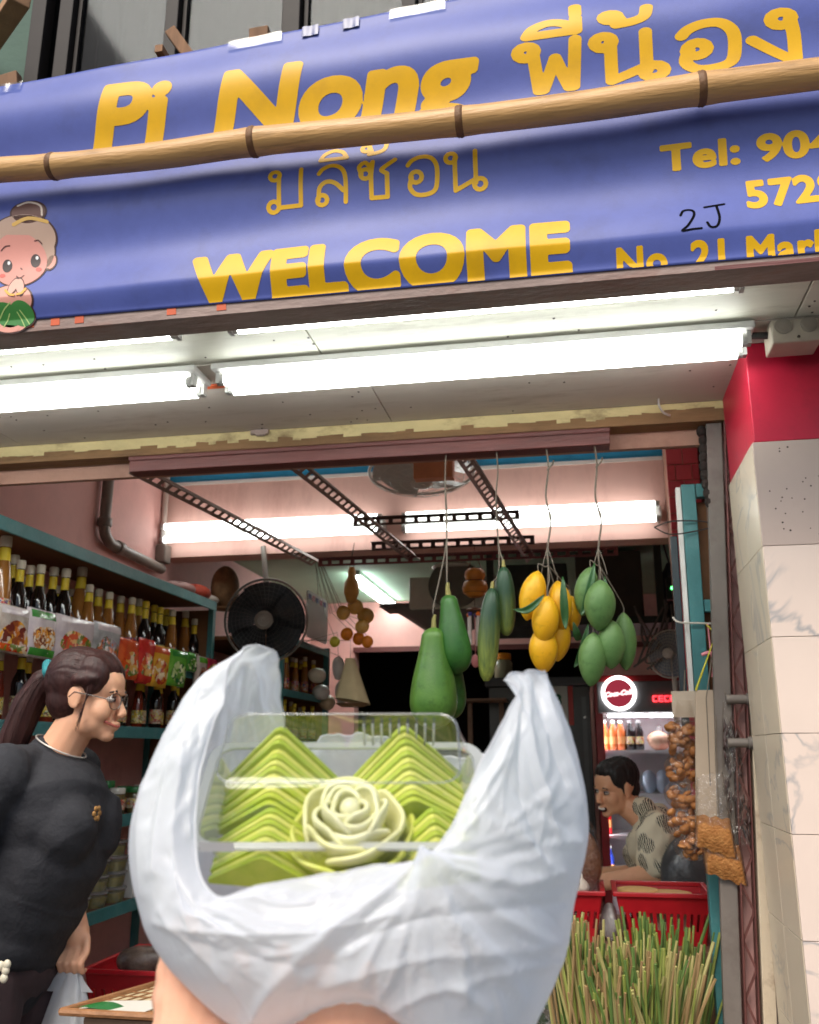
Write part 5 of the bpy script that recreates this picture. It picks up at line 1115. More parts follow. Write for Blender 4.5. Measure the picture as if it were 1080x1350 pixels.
for k in range(1,12):
    MB().bar(tray_pt(k/12,0,.0055),tray_pt(k/12,1,.0055),.0035,.002).build('strip', wic, t); 
    if k < 9: MB().bar(tray_pt(0,k/9,.0062),tray_pt(1,k/9,.0062),.003,.002).build('strip', wic, t)
cor = [tray_pt(0,0,.006),tray_pt(1,0,.006),tray_pt(1,1,.006),tray_pt(0,1,.006)]
for i in range(4): MB().tube([cor[i],cor[(i+1)%4]], .009, 8).build('rim', wic, t)
tag(MB().grid(lambda u,v: tray_pt(.06+.30*v+.02*(u-.5), .05+.10*v+(u-.5)*.16*math.sin(PI*min(.98,v+.02)), .012+.006*math.sin(v*5)), 6, 12).build('banana_leaf', mat('deep_green_leaf', srgb(30,110,48), .4, .2, 10), None, smooth=True), 'torn deep green leaf lying on the corner of the cane tray', 'leaf')
tag(MB().add([tray_pt(.05,.03,.0078),tray_pt(.55,.05,.0078),tray_pt(.50,.38,.0078),tray_pt(.10,.30,.0078)],[(0,1,2,3)]).build('paper_sheet', mat('white_paper', srgb(214,210,200), .6, .04, 10), None), 'white paper under the green leaf on the cane tray', 'paper')
ts = thing('tray_crate', 'dark timber crate under the cane tray', 'crate', (-1.0,2.4,.05)); MB().box((-1.20,2.22,.05),(-.83,2.56,.835)).build('crate_body', tabm, ts)

# ================================================================== BACK OF THE SHOP
blk = mat('black_cabinet_paint', srgb(24,25,28), .35, .2, 10); redf = mat('cola_red_enamel', srgb(150,16,26), .35, .1, 10); grey = mat('grey_header_panel', srgb(120,122,126), .3, .05, 10)
fr_ = thing('drinks_fridge', 'tall red glass door drinks fridge lit inside, behind the man', 'fridge', (.40,6.45,.05))
FX0, FX1, FY, FZ = .085,.72,6.2,1.925
q = MB(); q.box((FX0,FY+.03,.05),(FX0+.03,FY+.62,FZ)); q.box((FX1-.03,FY+.03,.05),(FX1,FY+.62,FZ)); q.box((FX0+.0305,FY+.03,FZ-.03),(FX1-.0305,FY+.62,FZ)); q.box((FX0+.0305,FY+.03,.05),(FX1-.0305,FY+.62,.30)); q.build('cabinet', redf, fr_, bevel=.004)
q = MB(); q.box((FX0+.031,FY+.58,.301),(FX1-.031,FY+.61,FZ-.031)); q.build('back_liner', mat('white_fridge_liner', (.8,.82,.84), .4, .03, 5), fr_)
MB().box((FX0+.02,FY-.01,1.69),(FX1-.005,FY+.03,FZ-.035)).build('header_panel', grey, fr_, bevel=.004)
MB().box((FX0-.005,FY-.012,FZ-.034),(FX1+.005,FY+.031,FZ+.004)).build('header_rim', redf, fr_, bevel=.004)
for x in (FX0,FX1-.05): MB().box((x,FY-.006,.30),(x+.05,FY+.029,1.688)).build('door_stile', redf, fr_, bevel=.003)
fgl = clear('fridge_glass', (.96,.97,.98), .02, .03, fres=.25); MB().box((FX0+.051,FY+.006,.305),(FX1-.051,FY+.012,1.685)).build('door_glass', fgl, fr_)
fl = glow('fridge_lamp', (.92,.96,1), 14)
MB().box((FX0+.08,FY+.06,1.665),(FX1-.08,FY+.09,1.680)).build('inner_lamp', fl, fr_); MB().box((FX0+.034,FY+.05,.32),(FX0+.044,FY+.07,1.66)).build('inner_lamp', fl, fr_)
for z in (1.455,1.185,.93,.66): MB().box((FX0+.034,FY+.05,z-.018),(FX1-.034,FY+.57,z)).build('shelf', mat('white_fridge_shelf', (.78,.8,.82), .4, .03, 8), fr_)
# round lit cola emblem and red display
cc = at(816,914,Y=FY-.012); R = .112
em = bpy.data.objects.new('emblem', None); COL.objects.link(em); em.parent = fr_; em.location = tuple(np.array(cc)-np.array(wpos(fr_)))
q = MB(); q.lathe([(R*.80,0),(R*.80,.014),(R,.014),(R,0)], cc, 36, axis=(0,-1,0), caps=False); q.build('lit_ring', glow('lit_white_ring', (1,.96,.94), 2.2), em)
MB().lathe([(.001,.006),(R*.80,.006)], cc, 36, axis=(0,-1,0)).build('red_disc', glow('lit_red_disc', (.13,.012,.02), .35), em)
def flat_text(txt, c, w, m, parent, y, bold=.02, shear=0, cell=.03, name='lettering', rise=0):
    vs, fs = font_glyphs(txt, bold, cell, shear); v = np.array(vs); lo, hi = v.min(0), v.max(0); k = w/(hi-lo)[0]; q = MB()
    q.v = [((p[0]-(lo+hi)[0]/2)*k+c[0], y, (p[1]-(lo+hi)[1]/2)*k+c[2]+rise*(p[0]-(lo+hi)[0]/2)*k) for p in v]; q.f = list(fs); return q.build(name, m, parent)
flat_text('Coca-Cola', cc, R*1.62, glow('pink_lit_script', (1,.62,.62), 1.2), em, cc[1]-.0095, .06, .35, .035, 'script', .12)
led = glow('red_led', (1,.02,.03), 3.0); lc = at(880,921,Y=FY-.014)
q = MB()
for k, d in enumerate('CECEO'):
    x0, x1, zc, hh = lc[0]-.088+.036*k, lc[0]-.062+.036*k, lc[2], .016
    segs = {'C':'afed','E':'afged','O':'abcdef'}[d]
    ps = {'a':((x0,zc+hh),(x1,zc+hh)),'d':((x0,zc-hh),(x1,zc-hh)),'g':((x0,zc),(x1,zc)),'f':((x0,zc),(x0,zc+hh)),'e':((x0,zc-hh),(x0,zc)),'b':((x1,zc),(x1,zc+hh)),'c':((x1,zc-hh),(x1,zc))}
    for s_ in segs: (ax_, az_), (bx_, bz_) = ps[s_]; q.bar((ax_,FY-.0135,az_),(bx_,FY-.0135,bz_),.006,.007,(0,1,0))
ld = q.build('led_display', led, fr_)
drk = [('orange drink bottle',mat('orange_drink', srgb(206,104,52), .2, .1, 10, spec=.6),mat('white_screw_cap', (.75,.75,.72), .4)),('dark cola bottle',mat('cola_liquid', srgb(34,24,26), .15, .1, 10, spec=.6),mat('grey_screw_cap', srgb(130,124,124), .4))]
def drink(kind, x, y, z, label, h=.19, m=None):
    t = thing('drink_bottle', label, 'drink bottle', (x,y,z), 'drink bottles in the lit fridge'); b = m or drk[kind][1]; r = .03
    MB().lathe([(r*.9,0),(r,.005),(r,h*.62),(r*.45,h*.86),(r*.42,h*.9)], (x,y,z), 14).build('bottle_body', b, t, smooth=45); MB().lathe([(r*.5,h*.9),(r*.5,h)], (x,y,z), 12).build('cap', drk[kind][2], t); MB().lathe([(r*1.02,h*.2),(r*1.02,h*.45)], (x,y,z), 14, caps=False).build('label', LAB_W if kind else mat('orange_label', srgb(226,150,90), .5), t)
for k, px in enumerate((797,808,818,830,842)):
    p = at(px,960,Y=FY+.12); drink(0 if k < 3 else 1, p[0], FY+.12, 1.4555, ('first orange drink from the left on the top fridge shelf','second orange drink from the left on the top fridge shelf','third orange drink from the left on the top fridge shelf','dark cola bottle next to the orange drinks in the fridge','dark cola bottle second from the orange drinks in the fridge')[k])
pz = at(868,965,Y=FY+.13); t = thing('chilled_food_bag', 'knotted clear bag of pinkish food on the top fridge shelf', 'food bag', (pz[0],FY+.13,1.456)); MB().grid(lump((pz[0],FY+.13,1.456+.062),(.075,.06,.062),1,.1),20,12,True).build('contents', mat('pinkish_food', srgb(226,196,170), .5, .15, 14, col2=srgb(206,120,90)), t, smooth=True); MB().tube([(pz[0],FY+.13,1.55),(pz[0]+.01,FY+.13,1.61)],[.02,.012],8).build('knot', clear('bag_film', (.95,.95,.95), .1, .1, .2), t)
for px, py, col_, lab in ((806,997,srgb(80,150,80),'green bottle on the second fridge shelf'),(818,995,srgb(206,90,60),'red bottle on the second fridge shelf'),(832,1000,srgb(80,110,200),'blue bottle on the second fridge shelf'),(800,1070,srgb(206,30,40),'red drink bottle on the third fridge shelf'),(803,1110,srgb(60,80,190),'blue drink bottle on the lower fridge shelf')):
    zz = 1.186 if py < 1020 else (.931 if py < 1090 else .661); p = at(px,py,Y=FY+.14); drink(0, p[0], FY+.14, zz, lab, .2, mat('drink_%d'%px, col_, .25, .1, 10))
for k, px in enumerate((855,873,888)):
    p = at(px,1015,Y=FY+.16); t = thing('water_pack', ('pale blue pack at the left of the second fridge shelf','pale blue pack in the middle of the second fridge shelf','pale blue pack at the right of the second fridge shelf')[k], 'drink pack', (p[0],FY+.16,1.186)); MB().grid(lump((p[0],FY+.16,1.186+.075),(.05,.05,.075),k,.06),18,12,True).build('pouch', mat('pale_blue_pack', srgb(170,188,206), .3, .08, 10), t, smooth=True)
# black cabinet left of the fridge with papers
bc = thing('black_cabinet', 'tall black glass fronted cabinet left of the red fridge', 'cabinet', (-.2,6.6,.05))
MB().box((-.62,6.30,.05),(.055,6.9,1.87)).build('cabinet_body', blk, bc, bevel=.005); MB().box((-.64,6.27,1.871),(.065,6.92,1.93)).build('top_strip', mat('blue_black_strip', srgb(52,58,66), .4, .1, 8), bc, bevel=.004); MB().box((.0,6.288,.2),(.03,6.299,1.8)).build('door_edge', mat('dark_grey_steel', srgb(60,60,62), .3, .1, 10, metal=.4), bc); MB().box((.012,6.26,1.66),(.022,6.287,1.67)).build('handle', mat('bright_steel', (.6,.6,.6), .25, metal=.8), bc)
a = at(723,904,Y=6.294); b = at(750,954,Y=6.294); w = abs(b[0]-a[0])
ps = MB().box((a[0],6.2925,b[2]),(b[0],6.2965,a[2])).build('number_sign', mat('pale_grey_paper', srgb(186,190,184), .6, .03, 10), None); tag(ps, 'pale paper sign with a green number eight on the black cabinet', 'sign')
flat_text('8', ((a[0]+b[0])/2-.004,0,(a[2]+b[2])/2+.03), w*.42, mat('green_ink', srgb(20,92,56), .6), ps, 6.2905, .05, 0, .04, 'numeral')
MB().box((b[0]+.003,6.2925,b[2]-.01),(b[0]+.035,6.2955,a[2]+.02)).build('red_border', mat('faded_red_border', srgb(186,70,66), .6, .1, 10), ps); MB().box((a[0]-.02,6.2928,a[2]+.003),(b[0]+.002,6.2955,a[2]+.02)).build('orange_border', mat('faded_orange_border', srgb(196,120,60), .6), ps)
a = at(736,962,Y=6.294); b = at(752,1000,Y=6.294); tag(MB().box((a[0],6.2925,b[2]),(b[0],6.2965,a[2])).build('printed_leaflet', mat('olive_leaflet', srgb(120,116,84), .6, .3, 30, col2=srgb(170,150,130)), None), 'small olive leaflet stuck below the number sign', 'leaflet')
# dark loft over the back right, wall unit, hood
lo = thing('loft_shelf', 'dark overhead loft shelf packed with boxes across the back right', 'shelf', (.6,5.6,2.2)); MB().box((-.55,5.3,2.15),(1.55,5.9,2.19)).build('loft_board', mat('dark_green_board', srgb(40,50,44), .6, .2, 6), lo)
for x in (-.52,.45,1.4): MB().box((x,5.32,2.19),(x+.04,5.36,2.648)).build('hanger_post', mat('dark_olive_steel', srgb(54,58,48), .5, .2, 10), lo)
dkb = [mat('dark_box_%d'%k, c, .7, .2, 8) for k, c in enumerate((srgb(52,58,50),srgb(70,62,52),srgb(46,54,58)))]
for k, (x0,x1,h) in enumerate(((-.46,-.05,.34),(0,.38,.40),(.52,.9,.32),(.95,1.36,.42))): tag(MB().box((x0,5.38,2.1905),(x1,5.85,2.19+h)).build('storage_box', dkb[k%3], None, bevel=.01), ('dark storage box on the loft behind the mangoes','dark brown storage box on the loft above the fridge','dark slate storage box on the right half of the loft','tall dark storage box at the right end of the loft')[k], 'box')
wu = thing('wall_fan_unit', 'white boxy ventilation unit behind the papayas under the green ceiling', 'ventilator', (-.85,5.35,2.25)); whm = mat('yellowed_white_plastic', srgb(206,204,190), .45, .06, 10)
a = at(540,762,Y=5.4); b = at(668,800,Y=5.4); MB().box((a[0],5.38,b[2]),(b[0],5.7,a[2])).build('unit_body', whm, wu, bevel=.012); cx_ = at(592,776,Y=5.36)
MB().lathe([(.02,0),(.13,.006),(.16,.02),(.155,.035)], (at(600,772,Y=5.38)[0],5.378,at(600,772,Y=5.38)[2]), 28, axis=(0,-1,.25)).build('round_cowl', mat('mid_grey_plastic', srgb(120,118,108), .5), wu, smooth=50)  # cowl in a plain mid grey, darker than the white body
p = at(597,746,Y=5.4); MB().lathe([(.13,0),(.135,.012),(.10,.03),(.02,.036)], (p[0],5.45,p[2]-.01), 28).build('dish_cap', whm, wu, smooth=50); MB().tube([(p[0],5.45,p[2]+.02),(p[0],5.45,2.649)],.02,10).build('down_rod', whm, wu); MB().tube([(p[0],5.45,p[2]),(p[0],5.5,a[2]-.01)],.03,10).build('neck', whm, wu)
hd = thing('grey_hood', 'grey curved hood below the white ventilation unit', 'hood', (-.9,5.5,2.1)); a = at(505,803,Y=5.5); b = at(672,803,Y=5.5); hm = mat('grey_hood_paint', srgb(116,110,108), .5, .1, 8)
MB().grid(lambda u,v: (a[0]+(b[0]-a[0])*(.5+(u-.5)*(1-.35*v)), 5.40+.28*v*abs(u-.5)+.2*v, a[2]-.16*math.sin(v*PI/2)*(1-abs(2*u-1)**2.2)), 28, 10).build('hood_shell', hm, hd, smooth=True).modifiers.new('solid','SOLIDIFY').thickness = .006; MB().box((a[0],5.40,a[2]-.003),(b[0],5.7,a[2]+.02)).build('hood_lip', hm, hd, bevel=.003)
MB().bar(((a[0]+b[0])/2,5.55,a[2]+.02),((a[0]+b[0])/2,5.55,2.648),.03,.03).build('hanger', hm, hd)
gf = at(884,862,Y=5.2); fan('small grey desk fan half hidden by the teal frame', gf, .13, (-.5,-1,0), gw, mat('grey_blue_blade', srgb(120,128,140), .3, .1, 10), gw, 'desk_fan', .04, 7, 30, mount=[[(gf[0]+.02,5.28,gf[2]),(gf[0]+.02,5.29,1.6)]])
sc_ = thing('side_cabinet', 'dark cabinet under the grey desk fan', 'cabinet', (.95,5.3,.05)); MB().box((.80,5.05,.05),(1.45,5.6,1.60)).build('cabinet_body', dkb[0], sc_, bevel=.006)
pd = at(887,775,Y=4.9); t = thing('power_strip', 'black device with a glowing green pilot lamp near the teal frame', 'device', pd); MB().box((pd[0]-.03,4.905,pd[2]-.06),(pd[0]+.05,4.96,pd[2]+.06)).build('case', blk, t, bevel=.005); MB().lathe([(.010,0),(.009,.005),(.003,.007)], (pd[0],4.9045,pd[2]), 14, axis=(0,-1,0)).build('pilot_lamp', glow('green_pilot_lamp', (.1,1,.2), 4), t); MB().tube(smooth_line([(pd[0],4.93,pd[2]+.06),(pd[0]+.02,4.93,2.3),(pd[0]-.05,4.9,2.6),(pd[0]-.05,4.9,2.648)],4), .006, 6).build('cable', mat('black_cable', (.03,.03,.03), .5), t)
cbm = mat('black_cable', (.03,.03,.03), .5); t = thing('cable_tangle', 'tangle of grey and black cables on the back right wall', 'cables', (.9,5.2,2.0)); q = MB()
for k in range(12):
    s0 = at(random.uniform(835,905), random.uniform(790,830), Y=5.25); s1 = at(random.uniform(835,905), random.uniform(850,885), Y=5.25); m_ = (s0+s1)/2+np.array([random.uniform(-.1,.1),random.uniform(-.05,.05),random.uniform(-.12,.02)]); q.tube(smooth_line([s0,m_,s1],6), .006, 6)
tag(q.build('cables', mat('grey_cable', srgb(110,104,98), .6), t, smooth=50), kind='stuff')
# second rack on the left of the back room
r2 = thing('back_rack', 'teal shelf rack of bottles beyond the black wall fan', 'shelves', (-1.75,5.2,.05))
RX = -1.56; zt = at(400,846,X=RX)[2]
for z in (zt, zt-.29, zt-.56, zt-.85): 
    b_ = MB().box((-2.19,4.72,z-.02),(RX-.011,5.62,z)).build('shelf_board', M['ply'], r2); MB().box((RX-.0105,4.72,z-.035),(RX,5.62,z+.004)).build('edge_strip', M['teal'], b_, bevel=.002)
for y in (4.70,5.60): MB().box((RX-.03,y,.05),(RX-.001,y+.035,zt+.02)).build('post', M['teal'], r2)
MB().box((-2.19,5.625,.05),(RX,5.64,zt+.02)).build('end_panel', M['ply'], r2)
for sh in (1,2):
    zz = zt-.29*sh+.001+(.02 if sh == 2 else 0)
    for k in range(9):
        kd = ('soy','amber','soycap','red')[(k*2+sh)%4]
        bottle(kd, RX-.07-.05*(k%2), 4.78+.092*k, zz, random.uniform(.2,.25), f'{kname[kd].split(" with")[0]} on the {("upper","lower")[sh-1]} shelf of the back rack, {ORD[k]} in line', 'bottles on the back rack', random.uniform(0,6))
for i, (px, py, c, lab) in enumerate(((418,890,srgb(214,206,186),'round white bowl stacked on the back rack'),(424,912,srgb(200,196,190),'white pouch lying on the back rack'),(432,926,srgb(190,170,140),'tan pouch at the front of the back rack'))):
    p = at(px,py,X=RX+.03); t = thing('rack_pouch', lab, 'pouch', p); MB().grid(lump(p,(.05,.07,.045),i,.1),18,12,True).build('pouch', mat('rack_pouch_%d'%i, c, .4, .15, 12, .2), t, smooth=True)
p = at(418,812,X=RX+.01); t = thing('wall_calendar', 'white round cornered calendar card hanging beside the black fan', 'calendar', p); vs_ = []
a0, a1 = at(404,775,X=RX+.012)[1], at(432,790,X=RX+.012)[1]; zc0, zc1 = at(418,845,X=RX+.012)[2], at(410,780,X=RX+.012)[2]
def rr(y0, y1, z0, z1, r, n=6):
    pts = []
    for cy, cz, s in ((y1-r,z0+r,-PI/2),(y1-r,z1-r,0),(y0+r,z1-r,PI/2),(y0+r,z0+r,PI)): pts += [(cy+r*math.cos(s+PI/2*k/n), cz+r*math.sin(s+PI/2*k/n)) for k in range(n+1)]
    return pts
MB().prism([(RX+.012,y,z) for y,z in rr(a0,a1,zc0,zc1,.04)], (.004,0,0)).build('card', mat('white_card_stock', srgb(222,222,220), .5, .03, 8), t)
for k in range(5): MB().box((RX+.0165,a0+.03+(a1-a0-.06)*k/5,zc1-.05),(RX+.0175,a0+.03+(a1-a0-.06)*(k+.7)/5,zc1-.02)).build('print_block', mat(('print_blue','print_crimson')[k%2], (srgb(60,50,140), srgb(190,40,70))[k%2], .5), t)
MB().tube([(RX+.014,(a0+a1)/2,zc1-.005),(RX+.014,(a0+a1)/2,zc1+.05),(RX-.02,(a0+a1)/2+.02,2.648)],.002,5).build('string', str_m, t)
cl = mat('cream_cloth', srgb(206,190,150), .8, .08, 14, .2, 60); a = at(462,868,Y=5.0); b = at(465,925,Y=5.0); t = thing('cone_hat', 'cream cone shaped cloth hanging at the end of the back rack', 'cloth', a)
MB().grid(lambda u,v: (a[0]+(b-a)[0]*v+(.025+.075*v)*math.cos(2*PI*u), 5.0+(.02+.05*v)*math.sin(2*PI*u)*(1+.08*math.sin(8*PI*u)), a[2]+(b-a)[2]*v-.02*v*math.cos(2*PI*u-.5)), 26, 10, True).build('cloth_cone', cl, t, smooth=True); MB().tube([(a[0],5.0,a[2]),(a[0],5.0,a[2]+.1),(RX,5.0,zt)],.002,5).build('string', str_m, t); MB().grid(lambda u,v: (b[0]+(.10-.04*v)*math.cos(2*PI*u), 5.0+(.07-.03*v)*math.sin(2*PI*u), b[2]-.01-.02*v), 24, 4, True).build('cone_lining', wv, t, smooth=True)
for k, (px, py, c) in enumerate(((446,880,srgb(190,186,186)),(450,912,srgb(170,160,150)))):
    p = at(px,py,Y=5.1); t = thing('hanging_pouch', ('grey white pouch hanging left of the cream cone','pale brown pouch hanging lower left of the cream cone')[k], 'pouch', p); MB().grid(lump(p,(.035,.03,.07),k,.1),18,12,True).build('pouch', mat('hang_pouch_%d'%k, c, .4, .15, 12, .2), t, smooth=True); MB().tube([p+np.array([0,0,.06]),p+np.array([-.01,0,.2]),(RX-.01,5.1,zt)],.0018,5).build('string', str_m, t)
wsf = thing('wooden_shelf', 'small wooden shelf with a jar in the dark behind the cucumbers', 'shelf', (-.9,6.2,1.8)); a = at(610,922,Y=6.1); b = at(668,922,Y=6.1)
MB().box((a[0],6.0,a[2]-.015),(b[0],6.28,a[2])).build('board', tabm, wsf); 
for x in (a[0]+.02,b[0]-.06): MB().box((x,6.2,.05),(x+.03,6.25,a[2]-.015)).build('leg', tabm, wsf)
p = at(664,880,Y=6.5); t = thing('orange_lid_jar', 'clear jar with an orange lid standing on the black cabinet', 'jar', p); MB().lathe([(.06,0),(.065,.01),(.065,.12),(.05,.14)], (p[0],6.5,1.931), 18).build('jar_body', mat('cloudy_jar', srgb(150,146,120), .2, .1, 8), t, smooth=45); MB().lathe([(.056,.141),(.056,.18),(.05,.185)], (p[0],6.5,1.931), 18).build('lid', mat('orange_lid', srgb(226,140,20), .4), t)
# ================================================================== PEOPLE
def cap(a, b, r1, r2): return ('c', np.array(a, float), np.array(b, float), r1, r2)
def elp(c, r, R=None): return ('e', np.array(c, float), r, R)
def flesh(name, prims, voxel, m, parent, smooth=6, bumpfn=None):
    mb = MB()
    for p in prims:
        if p[0] == 'c':
            _, a, b, r1, r2 = p; d = b-a; L = np.linalg.norm(d); d = d/L; prof = []
            for k in range(5): t = -PI/2+PI/2*k/4; prof.append((max(1e-4, r1*math.cos(t)), r1*math.sin(t)))
            for k in range(5): t = PI/2*k/4; prof.append((max(1e-4, r2*math.cos(t)), L+r2*math.sin(t)))
            mb.lathe(prof, tuple(a), 14, axis=tuple(d))
        else: mb.ball(tuple(p[1]), tuple(p[2]), 20, 14, p[3])
    off = wpos(parent) if parent else (0,0,0)
    me = mb.mesh('tmp', False, off); o = bpy.data.objects.new('tmp', me); COL.objects.link(o)
    r = o.modifiers.new('r', 'REMESH'); r.mode = 'VOXEL'; r.voxel_size = voxel
    s = o.modifiers.new('s', 'SMOOTH'); s.factor = .5; s.iterations = smooth
    dg = bpy.context.evaluated_depsgraph_get(); dg.update(); ev = bpy.data.meshes.new_from_object(o.evaluated_get(dg))
    bpy.data.objects.remove(o); bpy.data.meshes.remove(me)
    if bumpfn:
        n = len(ev.vertices); co = np.empty(n*3); no = np.empty(n*3); ev.vertices.foreach_get('co', co); ev.vertex_normals.foreach_get('vector', no)
        co = co.reshape(-1,3); no = no.reshape(-1,3); co = co+no*bumpfn(co+np.array(off))[:,None]; ev.vertices.foreach_set('co', co.ravel()); ev.update()
    ev.name = name; ev.materials.clear(); ev.materials.append(m); ev.polygons.foreach_set('use_smooth', [True]*len(ev.polygons))
    q = bpy.data.objects.new(name, ev); COL.objects.link(q)
    if parent: q.parent = parent
    return q
def skin(name, c, sss=.12): 
    return mat(name, c, .48, .06, 14, .08, 220, spec=.4, Subsurface_Weight=sss, Subsurface_Radius=(.012,.005,.003), Subsurface_Scale=1.0)
def hairmat(name, c, c2): return mat(name, c, .5, .2, 60, .25, 160, stretch=(1,1,.12), col2=c2, spec=.35)
class Head:
    """a head at H turned by R (its face looks along local +x), s = size"""
    def __init__(h, H, R, s): h.H = np.array(H, float); h.R = R; h.s = s
    def p(h, x, y, z): return h.H+np.array(h.R @ Vector((x*h.s, y*h.s, z*h.s)))
    def e(h, c, r): return elp(h.p(*c), tuple(k*h.s for k in r), h.R)
    def c(h, a, b, r1, r2): return cap(h.p(*a), h.p(*b), r1*h.s, r2*h.s)
    def prims(h, smile=0):
        P = [h.e((-.012,0,.022),(.100,.078,.098)), h.e((.028,0,-.045),(.062,.062,.075)), h.e((.050,0,.030),(.046,.062,.055)), h.e((.076,0,-.104),(.022,.026,.019)), h.e((.055,0,-.085),(.035,.042,.032)),
             h.c((.092,0,-.004),(.112,0,-.040),.0085,.012), h.e((.110,0,-.043),(.011,.012,.010)), h.e((.098,0,-.069),(.012,.021,.0065)), h.e((.096,0,-.082),(.012,.019,.0075)),
             h.c((.089,-.036,.014),(.089,.036,.014),.008,.008), h.e((.022,0,-.072),(.066,.056,.048))]
        for s in (-1,1): P += [h.e((.058,s*.036,-.040),(.034,.028,.034)), h.e((.108,s*.010,-.046),(.009,.008,.008)), h.e((.0,s*.079,-.012),(.021,.007,.032)), h.e((.006,s*.081,-.034),(.010,.006,.012)), h.e((.030,s*.036,-.066),(.046,.026,.042))]
        return P
    def details(h, t, lipm, browm, eye_white, iris):
        for s in (-1,1):
            e = MB().ball(tuple(h.p(.083,s*.032,-.006)), tuple(k*h.s for k in (.0125,.0135,.0085)), 14, 9, h.R).build('eye', eye_white, t, smooth=True)
            MB().ball(tuple(h.p(.092,s*.031,-.006)), tuple(k*h.s for k in (.0055,.0062,.0065)), 12, 8, h.R).build('iris', iris, e, smooth=True)
            MB().tube([h.p(.090,s*.016,.012),h.p(.0945,s*.030,.0185),h.p(.084,s*.050,.013)], [.0028*h.s,.0036*h.s,.0016*h.s], 8).build('eyebrow', browm, t, smooth=50)
            MB().tube([h.p(.088,s*.019,-.001),h.p(.0965,s*.032,.0025),h.p(.083,s*.046,-.002)], [.0012*h.s,.0022*h.s,.0014*h.s], 6).build('eyelash', browm, t)
EW = mat('eye_white', (.42,.38,.35), .25, .03, 10); IR = mat('dark_iris', (.02,.012,.008), .15, .1, 10)
# ---- the woman by the shelves
wx, wy = -1.46, 2.32
wom = thing('person', 'woman in profile with dark ponytail, round glasses and charcoal t-shirt, carrying a white bag', 'person', (wx,wy,.0))
wsk = skin('warm_skin', srgb(228,172,138))
hd_ = Head((-1.318,2.32,1.600), Matrix.Rotation(math.radians(8),3,'Y') @ Matrix.Rotation(math.radians(4),3,'Z'), .96)
LH = np.array(at(101,1243,Y=2.40)); LW = np.array(at(97,1196,Y=2.42))
pr = hd_.prims() + [cap((-1.405,2.32,1.42),(-1.345,2.32,1.525),.060,.053), elp((-1.41,2.32,1.27),(.11,.14,.14)), cap((-1.43,2.22,1.39),(-1.43,2.42,1.39),.045,.045), elp((-1.47,2.32,1.05),(.115,.145,.19)), elp((-1.50,2.32,.90),(.12,.155,.12))]
pr += [cap((-1.44,2.15,1.385),(-1.555,2.07,1.14),.046,.043), cap((-1.555,2.07,1.14),(-1.55,2.06,.92),.044,.030), elp((-1.55,2.06,.86),(.03,.02,.05))]
LE = np.array((-1.44,2.51,1.16))
pr += [cap((-1.44,2.49,1.385),LE,.046,.043), cap(LE,LW,.044,.029), cap(LW,LW+(LH-LW)*.75,.028,.036), elp(LW+(LH-LW)*.85,(.036,.026,.042))]
for k in range(4):      # fingers closed on the bag handles
    b = LH+np.array([-.028+.020*k,-.012,-.016]); m1 = b+np.array([.004,-.026,-.026]); m2 = m1+np.array([.001,.012,-.022]); tp_ = m2+np.array([-.001,.018,.002])
    pr += [cap(b,m1,.0098,.0090), cap(m1,m2,.0090,.0082), cap(m2,tp_,.0082,.0070)]
pr += [cap(LH+np.array([.030,-.004,.012]),LH+np.array([.042,-.020,-.018]),.0115,.0095), cap(LH+np.array([.042,-.020,-.018]),LH+np.array([.034,-.028,-.042]),.0095,.0075)]
for s in (-1,1):
    y = wy+s*.095; pr += [cap((-1.495,y,.88),(-1.47,y,.50),.095,.060), cap((-1.455,y,.50),(-1.49,y,.10),.058,.036), cap((-1.49,y,.06),(-1.40,y,.03),.036,.026), elp((-1.48,y,.42),(.058,.052,.10))]
flesh('body', pr, .0040, wsk, wom, 11)
hd_.details(wom, None, mat('dark_brow', (.03,.018,.014), .7), EW, IR)
lipm = mat('rose_lips', srgb(186,100,88), .4, .05, 20)
MB().tube(smooth_line([hd_.p(.080,-.036,-.066),hd_.p(.098,-.020,-.0745),hd_.p(.1065,0,-.0765),hd_.p(.098,.020,-.0745),hd_.p(.080,.036,-.066)],4), .0036, 8).build('lips', lipm, wom, smooth=True)
hm_ = hairmat('dark_auburn_hair', (.022,.007,.006), (.055,.017,.014))
def strands(co):
    a = np.arctan2(co[:,2]-1.66, co[:,0]+1.40); return .0007*np.sin(co[:,1]*330+a*5+2*np.sin(a*7))+.0004*np.sin(co[:,1]*720+a*9)
hp_ = [hd_.e((-.038,0,.036),(.096,.086,.094)), hd_.e((-.002,0,.070),(.085,.070,.058)), hd_.e((-.045,0,-.02),(.07,.075,.07))]
for s in (-1,1): hp_ += [hd_.e((.022,s*.052,.050),(.052,.032,.058)), hd_.c((.045,s*.072,.045),(.0,s*.082,.035),.014,.018), hd_.c((.038,s*.074,.02),(.026,s*.078,-.045),.007,.002)]
tail = [(-1.415,2.32,1.655),(-1.452,2.315,1.635),(-1.488,2.31,1.575),(-1.515,2.305,1.49),(-1.535,2.30,1.40),(-1.545,2.30,1.33)]
rt = [.026,.036,.042,.040,.030,.008]
for i in range(5): hp_.append(cap(tail[i],tail[i+1],rt[i],rt[i+1]))
flesh('hair', hp_, .004, hm_, wom, 8, strands)
hs = MB(); hc_ = hd_.p(-.03,0,.03); he = np.array((-1.428,2.32,1.652))
